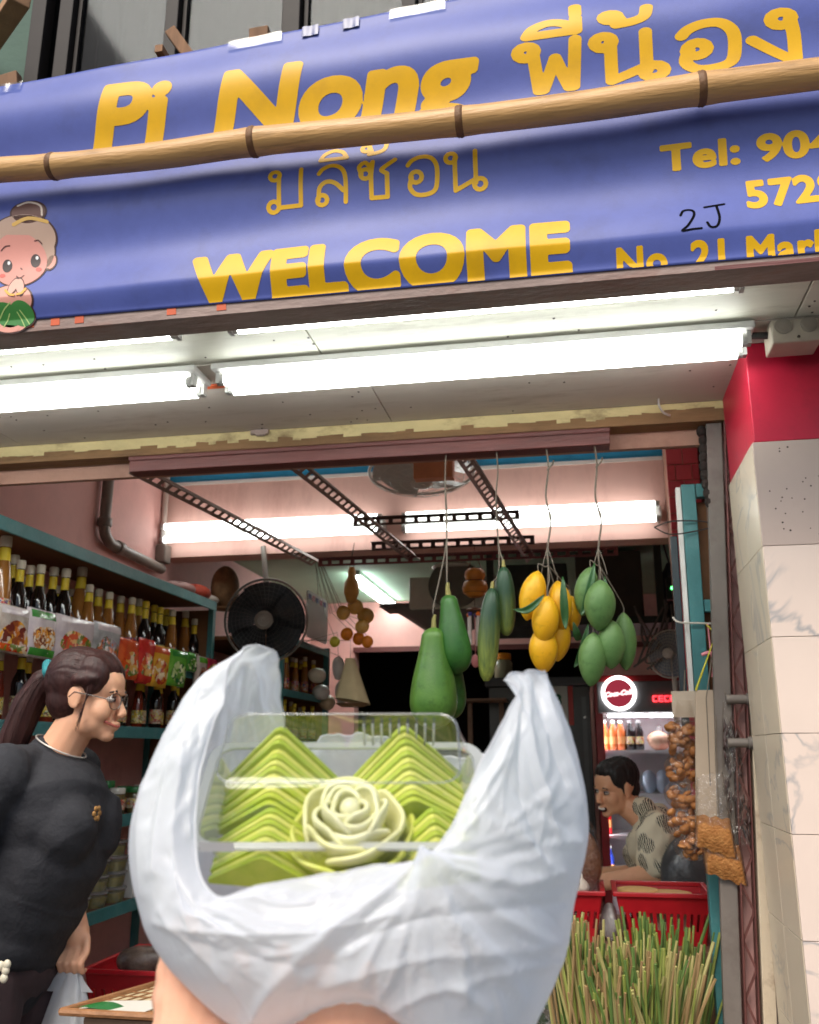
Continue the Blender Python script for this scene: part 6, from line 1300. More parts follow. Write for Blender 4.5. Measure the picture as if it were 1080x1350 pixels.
for k in range(150):
    a0 = random.uniform(-1.45,1.45); el = random.uniform(-.15,1.25); d0 = np.array([math.cos(a0)*math.cos(el)*.8,math.sin(a0)*math.cos(el),math.sin(el)*.75+.12]); d0 /= np.linalg.norm(d0); d1 = he-hc_; d1 /= np.linalg.norm(d1)
    if d0[0] > .86: continue
    pts_h = []
    for q_ in np.linspace(0,1,9):
        d = d0*(1-q_)+d1*q_; d /= np.linalg.norm(d); rr_ = 1/math.sqrt((d[0]/.098)**2+(d[1]/.086)**2+(d[2]/.100)**2)*.975*.96; pts_h.append(hc_+d*(rr_+.0012*math.sin(q_*PI)+random.uniform(0,.0006)))
    hs.tube(pts_h, .0009, 4)
for k in range(90):
    ox, oy = random.gauss(0,.45), random.gauss(0,.45); fl = random.uniform(.8,1.15); pts_h = []
    for q_, r_ in zip(tail, rt): pts_h.append(np.array(q_)+np.array([ox*r_*fl*.8-.004*(1.65-q_[2])*k/40, oy*r_*fl, ox*r_*.7]))
    pts_h[-1] = pts_h[-1]+np.array([random.gauss(0,.012),random.gauss(0,.012),random.uniform(-.05,.03)]); hs.tube(smooth_line(pts_h,3), .0010, 4)
for k in range(14): hs.tube(smooth_line([hd_.p(.03,-.078,.03-.004*k),hd_.p(.036,-.084,-.01-.004*(k%5)),hd_.p(.022+.003*(k%4),-.082,-.05-.004*k)],3), .0006, 4)
tag(hs.build('hair_strands', hm_, wom, smooth=True), kind='stuff')
scm = mat('teal_scrunchie_cloth', srgb(40,130,136), .7, .2, 30, .3)
MB().grid(lambda u,v: tuple(np.array((-1.425,2.318,1.652))+np.array(Vector((-.9,-.1,-.45)).normalized().to_track_quat('Z','Y').to_matrix() @ Vector(((.030+.016*math.cos(2*PI*v)*(1+.2*math.sin(14*PI*u)))*math.cos(2*PI*u),(.030+.016*math.cos(2*PI*v)*(1+.2*math.sin(14*PI*u)))*math.sin(2*PI*u),.016*math.sin(2*PI*v))))), 36, 12, True).build('scrunchie', scm, wom, smooth=True)
gl = bpy.data.objects.new('glasses', None); COL.objects.link(gl); gl.parent = wom; gm2 = mat('thin_steel_frame', (.25,.24,.23), .25, .05, 10, metal=.9)
for s in (-1,1):
    c0 = (.104,s*.034,-.010); MB().tube([hd_.p(c0[0]-.010*abs(math.sin(a))*0-.012*(math.cos(a)*s*.5+.5), c0[1]+.025*math.cos(a), c0[2]+.022*math.sin(a)) for a in np.linspace(0,2*PI,25)], .0013, 6, False).build('rim', gm2, gl)
    MB().tube([hd_.p(.092,s*.059,-.006),hd_.p(.05,s*.078,-.002),hd_.p(.0,s*.086,.002),hd_.p(-.015,s*.084,-.014)], .0012, 6).build('temple_arm', gm2, gl)
    MB().add([tuple(hd_.p(c0[0]-.012*(math.cos(a)*s*.5+.5), c0[1]+.0245*math.cos(a), c0[2]+.0215*math.sin(a))) for a in np.linspace(0,2*PI,24,False)], [tuple(range(24))]).build('lens', clear('spectacle_lens', (.98,.99,.99), .02, .02, fres=.15), gl)
MB().tube([hd_.p(.104,-.009,-.006),hd_.p(.108,0,-.004),hd_.p(.104,.009,-.006)], .0013, 6).build('bridge', gm2, gl)
MB().tube([(-1.395+.066*math.cos(a)*1.0+.01, 2.32+.064*math.sin(a), 1.462-.030*math.cos(a)) for a in np.linspace(0,2*PI,33)], .0022, 6, False).build('necklace', mat('pearly_chain', (.65,.6,.54), .3, .1, 40, metal=.4), wom, smooth=True)
tsm = mat('charcoal_cotton', srgb(50,50,54), .85, .12, 30, .25, 90, spec=.2)
def folds(co):
    z = co[:,2]; x = co[:,0]; y = co[:,1]
    rg = lambda q: (1-np.abs(np.sin(q)))**1.6
    d = .009*rg(19*(z+.62*x)+1.6*np.sin(6*x+3*y))*np.clip((1.20-z)/.12,0,1)+.007*rg(15*(z-.9*x)+1.2*np.sin(8*y+5*z))*np.clip((z-1.12)/.1,0,1)*np.clip((1.42-z)/.06,0,1)+.002*np.sin(34*(z+.55*x)+2.2*np.sin(7*x+3*y))*np.clip((1.16-z)/.18,0,1)+.0022*np.sin(46*(z-.7*x)+3*np.sin(9*y))*np.clip((z-1.0)/.2,0,1)+.0012*np.sin(80*(x*.6+z)+4*y)
    return d
sp_ = [elp((-1.40,2.32,1.29),(.150,.185,.165)), elp((-1.325,2.25,1.255),(.092,.085,.105)), elp((-1.325,2.39,1.255),(.092,.085,.105)), elp((-1.405,2.32,1.17),(.148,.178,.15)), elp((-1.47,2.32,1.30),(.135,.185,.17)), elp((-1.452,2.32,1.10),(.152,.185,.20)), elp((-1.490,2.32,.985),(.150,.195,.105)), cap((-1.50,2.32,.965),(-1.505,2.32,.925),.145,.142),
       cap((-1.44,2.20,1.405),(-1.44,2.44,1.405),.062,.062), cap((-1.44,2.15,1.395),(-1.525,2.085,1.215),.074,.080), cap((-1.44,2.49,1.395),(-1.455,2.525,1.21),.074,.076), cap((-1.43,2.32,1.40),(-1.415,2.32,1.428),.085,.072)]
flesh('t_shirt', sp_, .006, tsm, wom, 12, folds)
pm = mat('ochre_shirt_print', srgb(150,110,60), .8, .3, 60)
for k in range(6):
    a = k*PI/3; c = np.array([-1.233,2.262+.014*math.cos(a),1.295+.014*math.sin(a)]); MB().ball(tuple(c), (.004,.007,.007), 8, 6).build('print_petal', pm, wom, smooth=True)
flesh('shorts', [elp((-1.500,2.32,.91),(.138,.178,.105))]+[cap((-1.495,wy+s*.092,.90),(-1.485,wy+s*.096,.815),.112,.106) for s in (-1,1)], .006, mat('dark_plum_shorts', srgb(58,42,44), .8, .15, 20, .15), wom, 5)
bgm = mat('dark_bangle', (.04,.035,.03), .3, .1, 20); wd = (LH-LW)/np.linalg.norm(LH-LW)
MB().grid(lambda u,v: tuple(LW+np.array(Vector(tuple(wd+np.array([.25,0,.1]))).to_track_quat('Z','Y').to_matrix() @ Vector(((.037+.004*math.cos(2*PI*v))*math.cos(2*PI*u),(.037+.004*math.cos(2*PI*v))*math.sin(2*PI*u),.004*math.sin(2*PI*v)-.006)))), 30, 8, True).build('bangle', bgm, wom, smooth=True)
for s in (-1,1): flesh('sandal', [cap((-1.51,wy+s*.095,.022),(-1.38,wy+s*.095,.022),.040,.038)], .006, mat('black_sandal', (.02,.02,.02), .6), wom, 2)
# her carrier bag
wbm = clear('thin_white_film', (.92,.95,.98), .05, .25, .72, (.80,.83,.86), .6, 22)
t = thing('carrier_bag', 'small white plastic carrier bag hanging from the woman\'s fingers', 'plastic bag', LH-np.array([0,0,.3]))
def bagw(u, v):
    w = .018+.062*min(1,v*1.5)**.8; a = 2*PI*u; return (LH[0]-.0+w*math.cos(a)*(1+.10*math.sin(5*a+3*v))+.004*v, LH[1]-.016+(.010+.045*v)*math.sin(a)*(1+.12*math.sin(7*a+5*v)), LH[2]-.042-.30*v-.012*math.cos(3*a)*(1-v))
MB().grid(bagw, 40, 24, True).build('bag_film', wbm, t, smooth=True)
for s in (-1,1): MB().grid(lambda u,v: (LH[0]+s*(.008+.040*v*v)+(.010+.012*v)*(2*u-1), LH[1]-.026+s*.004, LH[2]-.036-.075*v), 5, 8).build('handle_loop', wbm, t, smooth=True)
t = thing('phone_pouch', 'pale cream pouch tucked by the woman\'s hand', 'pouch', LH+np.array([-.04,0,-.03])); MB().obox(LH+np.array([-.052,.006,-.012]), (.016,0,.008), (0,.008,0), (-.010,0,.034)).build('pouch_body', mat('cream_leather', srgb(206,194,166), .5, .1, 20), t, bevel=.006)
t = thing('key_charm', 'pale bunch of charms hanging at the woman\'s hip', 'charm', (-1.47,2.13,.92)); ck = at(6,1287,Y=2.12)
for k in range(6): MB().ball((ck[0]+random.uniform(-.014,.014),2.105,ck[2]+random.uniform(-.03,.03)), (.010,.007,.011), 10, 6).build('bead', mat('pearl_bead', srgb(206,198,176), .3, .1, 20), t, smooth=True)
MB().tube([(ck[0],2.105,ck[2]+.03),(-1.45,2.14,.97)],.002,5).build('cord', str_m, t)

# ---- the man sitting beyond the baskets
man = thing('person', 'laughing man with short black hair in a cream leaf print shirt behind red baskets', 'person', (.38,4.25,.05))
msk = skin('tan_skin', srgb(224,170,134))
mh = Head(at(812,1036,Y=4.2), Matrix.Rotation(math.radians(216),3,'Z') @ Matrix.Rotation(math.radians(14),3,'Y') @ Matrix.Rotation(math.radians(-6),3,'X'), .94)
nk = mh.p(-.035,0,-.13); sh0 = np.array(at(858,1092,Y=4.2)); hip = np.array([.46,4.25,.66])
sL, sR = sh0+np.array([.01,-.17,.0]), sh0+np.array([.03,.18,.02])
eL = np.array(at(862,1152,Y=3.98)); hL = np.array(at(778,1166,Y=3.96)); eR = np.array([.20,4.42,.92]); hR = np.array([.02,4.30,.93])
mp = mh.prims()+[cap(mh.p(-.02,0,-.07),sh0+np.array([-.01,0,.03]),.056,.062), elp(sh0+(hip-sh0)*.35,(.13,.165,.17)), elp(hip+np.array([-.02,0,.10]),(.13,.155,.15)), cap(sL,sR,.06,.06), cap(sL,eL,.052,.043), cap(eL,hL,.042,.030), cap(sR,eR,.052,.043), cap(eR,hR,.042,.030)]
for H_, s in ((hL,-1),(hR,1)):
    mp.append(elp(H_+np.array([-.035,0,-.004]),(.045,.036,.018)))
    for k in range(4):
        b = H_+np.array([-.07,-.028+.018*k,-.004]); m1 = b+np.array([-.034,0,-.004]); mp += [cap(b-np.array([-.02,0,0]),m1,.0098,.0088), cap(m1,m1+np.array([-.022,0,-.016]),.0088,.0072)]
    mp += [cap(H_+np.array([-.02,-s*.03,0]),H_+np.array([-.06,-s*.05,-.006]),.012,.009)]
for s in (-1,1):
    y = 4.25+s*.10; mp += [cap((.46,y,.66),(.08,y+s*.05,.64),.085,.062), cap((.08,y+s*.05,.64),(.12,y+s*.05,.14),.058,.036), cap((.12,y+s*.05,.09),(.02,y+s*.05,.08),.036,.027)]
flesh('body', mp, .005, msk, man, 5)
mh.details(man, None, mat('black_brow', (.012,.010,.010), .7), EW, IR)
tm = mat('white_teeth', (.75,.72,.68), .3); MB().ball(tuple(mh.p(.100,0,-.076)), (.010,.022,.007), 14, 8, mh.R).build('teeth', tm, man, smooth=True); MB().ball(tuple(mh.p(.096,0,-.080)), (.011,.026,.0125), 14, 8, mh.R).build('mouth', mat('dark_mouth', (.05,.012,.01), .6), man, smooth=True)
bh = hairmat('black_hair', (.008,.007,.007), (.02,.018,.018))
hq = [mh.e((-.034,0,.040),(.094,.084,.086)), mh.e((.006,0,.078),(.078,.066,.048)), mh.e((-.058,0,-.015),(.055,.072,.075))]
for s in (-1,1): hq += [mh.e((.014,s*.056,.050),(.048,.028,.052)), mh.c((.022,s*.076,.02),(.020,s*.078,-.02),.009,.004)]
flesh('hair', hq, .005, bh, man, 2, lambda co: .002*np.sin(co[:,0]*210)*np.sin(co[:,1]*190))
def leafshirt():
    m = mat('leaf_print_cotton', srgb(224,216,190), .8, .06, 10, .2, 40, spec=.2); nt = m.node_tree; N = nt.nodes; L = nt.links; b = N['Principled BSDF']; src = b.inputs['Base Color'].links[0].from_socket
    tc = N.new('ShaderNodeTexCoord'); mp_ = N.new('ShaderNodeMapping'); mp_.inputs['Scale'].default_value = (17,17,9); mp_.inputs['Rotation'].default_value = (.2,.5,.3); L.new(tc.outputs['Object'], mp_.inputs[0])
    vo = N.new('ShaderNodeTexVoronoi'); vo.feature = 'F1'; vo.inputs['Scale'].default_value = 1; L.new(mp_.outputs[0], vo.inputs['Vector'])
    wv_ = N.new('ShaderNodeTexWave'); wv_.inputs['Scale'].default_value = 2.6; wv_.inputs['Distortion'].default_value = 6; L.new(mp_.outputs[0], wv_.inputs['Vector'])
    r1 = N.new('ShaderNodeValToRGB'); r1.color_ramp.elements[0].position = .44; r1.color_ramp.elements[0].color = (1,1,1,1); r1.color_ramp.elements[1].position = .50; r1.color_ramp.elements[1].color = (0,0,0,1); L.new(vo.outputs['Distance'], r1.inputs['Fac'])
    r2_ = N.new('ShaderNodeValToRGB'); r2_.color_ramp.elements[0].position = .42; r2_.color_ramp.elements[1].position = .50; L.new(wv_.outputs['Fac'], r2_.inputs['Fac'])
    mu = N.new('ShaderNodeMath'); mu.operation = 'MULTIPLY'; L.new(r1.outputs['Color'], mu.inputs[0]); L.new(r2_.outputs['Color'], mu.inputs[1])
    mx = N.new('ShaderNodeMix'); mx.data_type = 'RGBA'; L.new(mu.outputs[0], mx.inputs['Factor']); L.new(src, mx.inputs['A']); mx.inputs['B'].default_value = (*srgb(36,42,46),1); L.new(mx.outputs['Result'], b.inputs['Base Color']); return m
mt = sh0+(hip-sh0)*.42
flesh('shirt', [elp(sh0+(hip-sh0)*.16,(.135,.180,.12)), elp(mt,(.152,.188,.17)), elp(hip+np.array([-.03,0,.12]),(.150,.178,.16)), cap(sL,sR,.070,.070), cap(sL,sL+(eL-sL)*.72,.074,.078), cap(sR,sR+(eR-sR)*.72,.074,.078), cap(sh0+np.array([0,0,.02]),sh0+np.array([-.022,0,.062]),.085,.070)], .006, leafshirt(), man, 5, lambda co: .006*np.sin(38*(co[:,2]*.8+co[:,0])+2*np.sin(9*co[:,1]))+.003*np.sin(70*(co[:,2]-co[:,0]*.6)))
flesh('trousers', [elp((.46,4.25,.66),(.14,.17,.10))]+[cap((.46,4.25+s*.10,.66),(.08,4.25+s*.15,.64),.098,.075) for s in (-1,1)]+[cap((.08,4.25+s*.15,.64),(.12,4.25+s*.15,.2),.072,.058) for s in (-1,1)], .007, mat('dark_trousers', (.025,.026,.03), .8, .2, 12), man, 4)
so_ = thing('wooden_stool', 'plain wooden stool the man sits on behind the table', 'stool', (.46,4.25,.05)); MB().box((.31,4.10,.53),(.61,4.40,.563)).build('seat', tabm, so_, bevel=.005)
for x in (.32,.565):
    for y in (4.11,4.355): MB().box((x,y,.05),(x+.035,y+.035,.53)).build('leg', tabm, so_)
p = at(905,1135,Y=3.9); t = thing('grey_plastic_sack', 'crumpled dark grey plastic sack beside the man\'s back', 'sack', p); MB().grid(lump((p[0],3.9,p[2]-.06),(.095,.08,.15),2,.10,36,24),36,24,True).build('sack', mat('dark_grey_plastic', srgb(76,78,80), .22, .2, 10, .6, 14, spec=.6), t, smooth=True)
sk_ = thing('side_crate', 'dark crate under the grey plastic sack', 'crate', (p[0],3.9,.05)); MB().box((p[0]-.12,3.78,.05),(p[0]+.14,4.02,p[2]-.20)).build('crate_body', tabm, sk_, bevel=.004)
# ================================================================== FOREGROUND: HAND, CARRIER BAG, CLEAR BOX OF CAKES
D_ = lambda px, py, d: np.array(at(px, py, D=d))
# ---- clear takeaway box, tilted towards the camera
Pb, Pf = D_(457,990,.590), D_(446,1113,.520)
eyb = (Pf-Pb); BD = np.linalg.norm(eyb); eyb /= BD; exb = D_(620,1050,.55)-D_(300,1050,.55); exb -= eyb*np.dot(exb,eyb); exb /= np.linalg.norm(exb); ezb = np.cross(exb, eyb)
if ezb[2] < 0: ezb = -ezb
BW = .163
def bx_(u, v, w): return Pb+exb*u+eyb*v+ezb*w           # u: -BW/2..BW/2, v: 0 back .. BD front, w: up out of the tray
box = thing('takeaway_box', 'clear hinged plastic box of green layered cakes inside the white carrier bag', 'food box', tuple(bx_(0,BD/2,-.032)))
pvc = clear('clear_box_plastic', (.985,.99,.99), .035, .05, fres=.2); pvcm = clear('milky_tray_plastic', (.95,.96,.95), .05, .12, .24, (.86,.88,.86))
rimm = clear('bright_rim_plastic', (.95,.97,.95), .18, .15, .55, (.9,.92,.88))
def rrect(hw, v0, v1, r, n=6):
    pts = []
    for cx, cy, s in ((hw-r,v1-r,0),(-hw+r,v1-r,PI/2),(-hw+r,v0+r,PI),(hw-r,v0+r,1.5*PI)): pts += [(cx+r*math.cos(s+PI/2*k/n), cy+r*math.sin(s+PI/2*k/n)) for k in range(n+1)]
    return pts
def shell(rings, close=True):
    mb = MB(); n = len(rings[0][0]); o = 0
    for pts, w in rings:
        for u, v in pts: mb.v.append(tuple(bx_(u,v,w)))
    for i in range(len(rings)-1):
        for k in range(n): mb.f.append((i*n+k, i*n+(k+1)%n, (i+1)*n+(k+1)%n, (i+1)*n+k))
    if close: mb.f.append(tuple((len(rings)-1)*n+k for k in range(n)))
    return mb
shell([(rrect(BW/2,0,BD,.012),0),(rrect(BW/2-.004,.003,BD-.003,.011),-.010),(rrect(BW/2-.007,.006,BD-.006,.010),-.028),(rrect(BW/2-.012,.011,BD-.011,.008),-.031)]).build('tray', pvcm, box, smooth=35)
shell([(rrect(BW/2,0,BD,.012),.0012),(rrect(BW/2-.003,.002,BD-.002,.012),.010),(rrect(BW/2-.010,.006,BD-.008,.014),.034),(rrect(BW/2-.014,.010,BD-.013,.012),.037)]).build('lid', pvc, box, smooth=35)
shell([(rrect(BW/2+.006,-.006,BD+.005,.014),.0),(rrect(BW/2+.0005,-.0005,BD+.0005,.012),.0003),(rrect(BW/2+.0005,-.0005,BD+.0005,.012),.0022),(rrect(BW/2+.006,-.006,BD+.005,.014),.0020),(rrect(BW/2+.006,-.006,BD+.005,.014),.0)], False).build('rim_flange', rimm, box, smooth=35)
q = MB()
for hw, v0, v1, w in ((BW/2-.0115,.0075,BD-.0105,.0362),): 
    pts = rrect(hw,v0,v1,.012); q.tube([bx_(u,v,w) for u,v in pts+pts[:1]], .0006, 6, False)
q.build('lid_edge', clear('lid_edge_plastic', (.96,.97,.97), .12, .1, .12, (.9,.92,.9)), box, smooth=True)
rb_ = MB()
for k in range(9): 
    u = .012+.0055*k; rb_.tube([bx_(u,.0035,.008),bx_(u,.0075,.028)], .0008, 5)
tag(rb_.build('hinge_ribs', rimm, box, smooth=True), kind='stuff')
MB().add([tuple(bx_(u,v,w)) for u,v,w in ((-.078,BD+.0055,.0),(-.058,BD+.0055,.0),(-.058,BD+.0060,.008),(-.078,BD+.0060,.008))], [(0,1,2,3)]).build('front_strip', mat('white_strip_plastic', (.82,.82,.80), .4), box)  # small plain white strip standing at the front rim
# ---- cakes
greens = [(srgb(176,196,62), srgb(206,212,110)), (srgb(120,160,40), srgb(156,184,66))]
kA = mat('pale_pandan_layer', srgb(208,212,100), .22, .06, 40, .06, 120, col2=srgb(214,216,120), spec=.5, Subsurface_Weight=.6, Subsurface_Radius=(.012,.014,.004)); kB = mat('green_pandan_layer', srgb(162,186,56), .22, .06, 40, .06, 120, col2=srgb(192,202,80), spec=.5, Subsurface_Weight=.6, Subsurface_Radius=(.012,.014,.004))
def roof_cake(u, v, w, half, length, hgt, label, layers=9, yaw=0, rise=.3):
    """a gable-shaped block of layer cake: thin upright layers stand one behind the other along its ridge"""
    t = thing('layer_cake', label, 'cake', tuple(bx_(u,v,w)), 'green layered cakes in the clear box'); ky, ny = math.cos(yaw), math.sin(yaw); tk = length/layers
    for k in range(layers):
        ya = -length/2+k*tk; f = 1+random.uniform(-.02,.02)-(.03 if k % 2 else 0); h = hgt*(1-rise*(k/(layers-1)))*f; hw = half*(1-.10*k/(layers-1))*f
        sec = [(-hw,0),(-hw*1.02,h*.12),(-hw*.56,h*.55),(-hw*.10,h*.965),(0,h),(hw*.10,h*.965),(hw*.56,h*.55),(hw*1.02,h*.12),(hw,0)]
        mb = MB()
        for yy in (ya,ya+tk*.995):
            for x, z in sec: mb.v.append(tuple(bx_(u+x*ky-yy*ny, v+x*ny+yy*ky, w+z)))
        n = len(sec); mb.f += [tuple(range(n))[::-1], tuple(range(n,2*n))]+[(i,(i+1)%n,n+(i+1)%n,n+i) for i in range(n)]
        mb.build('layer', (kB,kA)[k%2] if k < layers-1 else kB, t, smooth=40, bevel=.0005)
    return t
roof_cake(-.042,.026,-.027,.038,.044,.050,'layered green cake at the back left of the box', 12, .08, .42)
roof_cake(.040,.024,-.027,.038,.044,.050,'layered green cake at the back right of the box', 12, -.14, .42)
roof_cake(-.042,.069,-.029,.036,.030,.034,'layered yellow green cake at the front left of the box', 9, .10, .3)
roof_cake(.056,.068,-.029,.027,.030,.033,'small layered green cake at the front right of the box', 9, -.15, .3)
# rose cake
rose = thing('rose_cake', 'rose shaped cake with cream petals over green ones in the middle of the box', 'cake', tuple(bx_(.006,.060,-.029)), )
pet = [mat('petal_'+n, c, .32, .05, 30, .04, 200, col2=c2, spec=.5, Subsurface_Weight=.4, Subsurface_Radius=(.008,.008,.004)) for n, c, c2 in (('cream',srgb(226,228,172),srgb(238,236,200)),('pale_lime',srgb(220,220,150),srgb(232,230,180)),('lime',srgb(196,204,84),srgb(212,214,120)))]
RC = np.array([.006,.058,-.029])
MB().grid(lambda a,b: tuple(bx_(RC[0]+.026*math.sin(b*PI*.5)*math.cos(2*PI*a), RC[1]+.024*math.sin(b*PI*.5)*math.sin(2*PI*a), RC[2]+.030-.030*b**2)), 28, 10, True).build('heart', pet[2], rose, smooth=True)
def petal(R, ang, wid, z0, z1, lean_, m, thick=.0030):
    jr, jz, jt = random.uniform(.92,1.08), random.uniform(-.003,.002), random.uniform(-.25,.25); wid *= random.uniform(.9,1.15)
    def f(a, b):
        th = ang+jt+(a-.5)*wid; e = 1-(2*a-1)**4*.35; r = R*jr*(.55+.45*math.sin(b*PI*.55))+(lean_+.004*(2*a-1)*jt*4)*b**3+.0015*math.sin(a*9+jt*20)*b; return tuple(bx_(RC[0]+r*math.cos(th), RC[1]+r*.94*math.sin(th), RC[2]+z0+(z1+jz-z0)*b*e))
    o = MB().grid(f, 14, 8).build('petal', m, rose, smooth=True); s = o.modifiers.new('solid','SOLIDIFY'); s.thickness = thick; s.offset = 0; s2 = o.modifiers.new('sub','SUBSURF'); s2.levels = 1; s2.render_levels = 1
for n_, R, z0, z1, l_, m_, a0, wd_ in ((6,.0315,.000,.024,.004,2,.2,1.6),(5,.0275,.006,.034,.002,1,.9,1.9),(5,.0225,.014,.039,-.001,0,.3,1.9),(4,.0170,.020,.041,-.002,0,1.2,2.2),(3,.0110,.024,.042,-.002,0,.4,2.7)):
    for k in range(n_): petal(R, a0+2*PI*k/n_, wd_, z0, z1, l_, pet[m_])

MB().ball(tuple(bx_(RC[0],RC[1],RC[2]+.036)), (.0065,.0065,.0065), 14, 10).build('bud', pet[0], rose, smooth=True)
# ---- the photographer's hand and forearm under the bag
hnd = thing('hand', 'outstretched bare hand and forearm holding up the white carrier bag from below', 'hand', tuple(D_(400,1420,.50)))
hp2 = []
wr = D_(420,1540,.44); el = np.array([.10,.06,1.02])
hp2 += [cap(el, wr, .042, .029), cap(wr, D_(400,1440,.49), .031, .036), elp(D_(385,1415,.515), (.046,.046,.020), Matrix.Rotation(-.4,3,'X')), elp(D_(462,1388,.482),(.034,.026,.0235)), elp(D_(345,1425,.505), (.030,.034,.020)), elp(D_(440,1420,.51), (.028,.036,.018))]
th0, th1, th2, th3 = D_(300,1440,.490), D_(258,1392,.520), D_(243,1310,.560), D_(243,1238,.585)
hp2 += [cap(wr, th0, .026, .026), cap(th0, th1, .027, .0235), cap(th1, th2, .0235, .0195), cap(th2, th3, .0195, .0150)]
for k in range(4):
    b = D_(318+54*k,1392+4*abs(k-1.3),.535); L = (1.0,1.08,1.02,.85)[k]
    m1 = b+(D_(316+55*k,1345,.585)-b)*L; m2 = m1+(D_(316+56*k,1300,.622)-D_(316+55*k,1345,.585))*L; tp3 = m2+(D_(318+56*k,1262,.640)-D_(316+56*k,1300,.622))*L
    hp2 += [cap(b,m1,.0102,.0094), cap(m1,m2,.0094,.0086), cap(m2,tp3,.0086,.0068)]
flesh('forearm_and_hand', hp2, .0028, skin('fair_pink_skin', srgb(236,178,146), .15), hnd, 8, lambda co: .0006*np.sin(co[:,2]*420+3*np.sin(co[:,0]*60))*np.sin(co[:,0]*50+co[:,2]*30)+.0004*np.sin(co[:,0]*700+co[:,2]*260))
nl = mat('nail', srgb(232,180,160), .25, .03, 20)
dn = (th3-th2)/np.linalg.norm(th3-th2); MB().ball(tuple(th3+dn*.002+_h*.0115), (.0075,.0028,.0095), 12, 8).build('thumbnail', nl, hnd, smooth=True)

# ---- carrier bag: rings of a soft tube, crumpled by a small cloth relaxation
R0 = [(440,1152,.478),(350,1166,.478),(285,1181,.483),(258,1120,.505),(268,1000,.535),(292,930,.555),(306,872,.572),(334,853,.582),(366,866,.592),(372,945,.612),(390,985,.630),(432,972,.646),(480,968,.650),(540,985,.650),(605,1000,.640),(655,985,.625),(705,940,.605),(722,896,.588),(714,886,.576),(690,886,.566),(667,893,.556),(681,917,.545),(645,985,.515),(595,1090,.486),(560,1131,.478),(500,1141,.477)]
R1 = [(440,1195,.462),(348,1205,.464),(262,1200,.474),(226,1120,.500),(228,1010,.530),(226,965,.552),(236,935,.572),(252,912,.590),(292,925,.612),(320,985,.630),(385,1020,.648),(432,1015,.660),(480,1010,.664),(540,1020,.662),(610,1030,.652),(670,1020,.640),(725,985,.620),(757,985,.597),(748,965,.575),(738,955,.558),(715,975,.540),(700,1005,.522),(668,1060,.500),(615,1128,.476),(565,1165,.464),(503,1182,.461)]
R2 = [(445,1240,.452),(348,1248,.456),(262,1235,.470),(208,1180,.492),(187,1120,.520),(178,1085,.545),(175,1085,.565),(177,1085,.592),(225,1095,.625),(300,1110,.650),(385,1110,.668),(432,1110,.676),(480,1110,.680),(540,1110,.676),(610,1110,.664),(680,1110,.648),(745,1085,.625),(772,1085,.598),(776,1085,.572),(768,1090,.550),(745,1100,.530),(722,1118,.512),(688,1150,.492),(635,1190,.470),(575,1215,.458),(508,1230,.453)]
R3 = [(455,1295,.452),(355,1300,.458),(280,1290,.474),(226,1262,.495),(199,1235,.522),(190,1222,.545),(189,1218,.565),(196,1220,.592),(240,1225,.622),(310,1235,.645),(390,1240,.662),(436,1240,.668),(480,1240,.672),(540,1240,.668),(610,1235,.658),(680,1225,.642),(735,1200,.620),(757,1185,.596),(757,1190,.572),(752,1196,.550),(738,1205,.530),(718,1225,.510),(685,1250,.488),(635,1275,.468),(575,1290,.456),(514,1296,.453)]
R4 = [(470,1312,.470),(385,1334,.474),(330,1352,.488),(292,1342,.505),(262,1318,.528),(248,1302,.550),(248,1298,.566),(255,1298,.590),(290,1300,.615),(340,1305,.635),(400,1305,.648),(440,1305,.652),(480,1305,.654),(540,1305,.650),(600,1305,.642),(660,1300,.630),(715,1292,.612),(738,1275,.592),(738,1282,.572),(732,1292,.552),(720,1310,.534),(700,1345,.514),(672,1375,.494),(630,1395,.476),(575,1375,.466),(520,1342,.466)]
R5 = [(480,1318,.505),(420,1342,.508),(375,1380,.510),(345,1372,.520),(322,1358,.535),(312,1350,.550),(312,1348,.562),(318,1350,.580),(340,1350,.595),(375,1350,.608),(415,1350,.616),(445,1350,.618),(480,1350,.620),(525,1350,.616),(570,1352,.610),(615,1356,.602),(655,1366,.592),(675,1376,.580),(680,1390,.566),(682,1402,.552),(674,1418,.538),(660,1434,.524),(636,1440,.512),(600,1434,.504),(560,1385,.502),(520,1340,.500)]
NT, NV = 312, 96
def closed_resample(r, n):
    a = np.array([D_(*p) for p in r]); m = len(a); out = []
    for i in range(n):
        f = i*m/n; k = int(f); t = f-k; p0,p1,p2,p3 = a[(k-1)%m],a[k%m],a[(k+1)%m],a[(k+2)%m]
        t2, t3 = t*t, t*t*t; out.append(.5*((2*p1)+(-p0+p2)*t+(2*p0-5*p1+4*p2-p3)*t2+(-p0+3*p1-3*p2+p3)*t3))
    return np.array(out)
RR = [closed_resample(r, NT) for r in (R0,R1,R2,R3,R4,R5)]
P0 = np.empty((NV, NT, 3))
for j in range(NV):
    f = j/(NV-1)*5; k = min(4, int(f)); t = f-k; p1, p2 = RR[k], RR[k+1]; p0 = RR[k-1] if k > 0 else 2*p1-p2; p3 = RR[k+2] if k < 4 else 2*p2-p1
    P0[j] = .5*((2*p1)+(-p0+p2)*t+(2*p0-5*p1+4*p2-p3)*t*t+(-p0+3*p1-3*p2+p3)*t**3)
def normals(P):
    du = np.roll(P,-1,1)-np.roll(P,1,1); dv = np.gradient(P, axis=0); n = np.cross(du, dv); return n/(np.linalg.norm(n,axis=2,keepdims=True)+1e-12)
ctr = D_(460,1130,.56)
N0 = normals(P0)
if np.mean(np.sum(N0*(P0-ctr),axis=2)) < 0: N0 = -N0
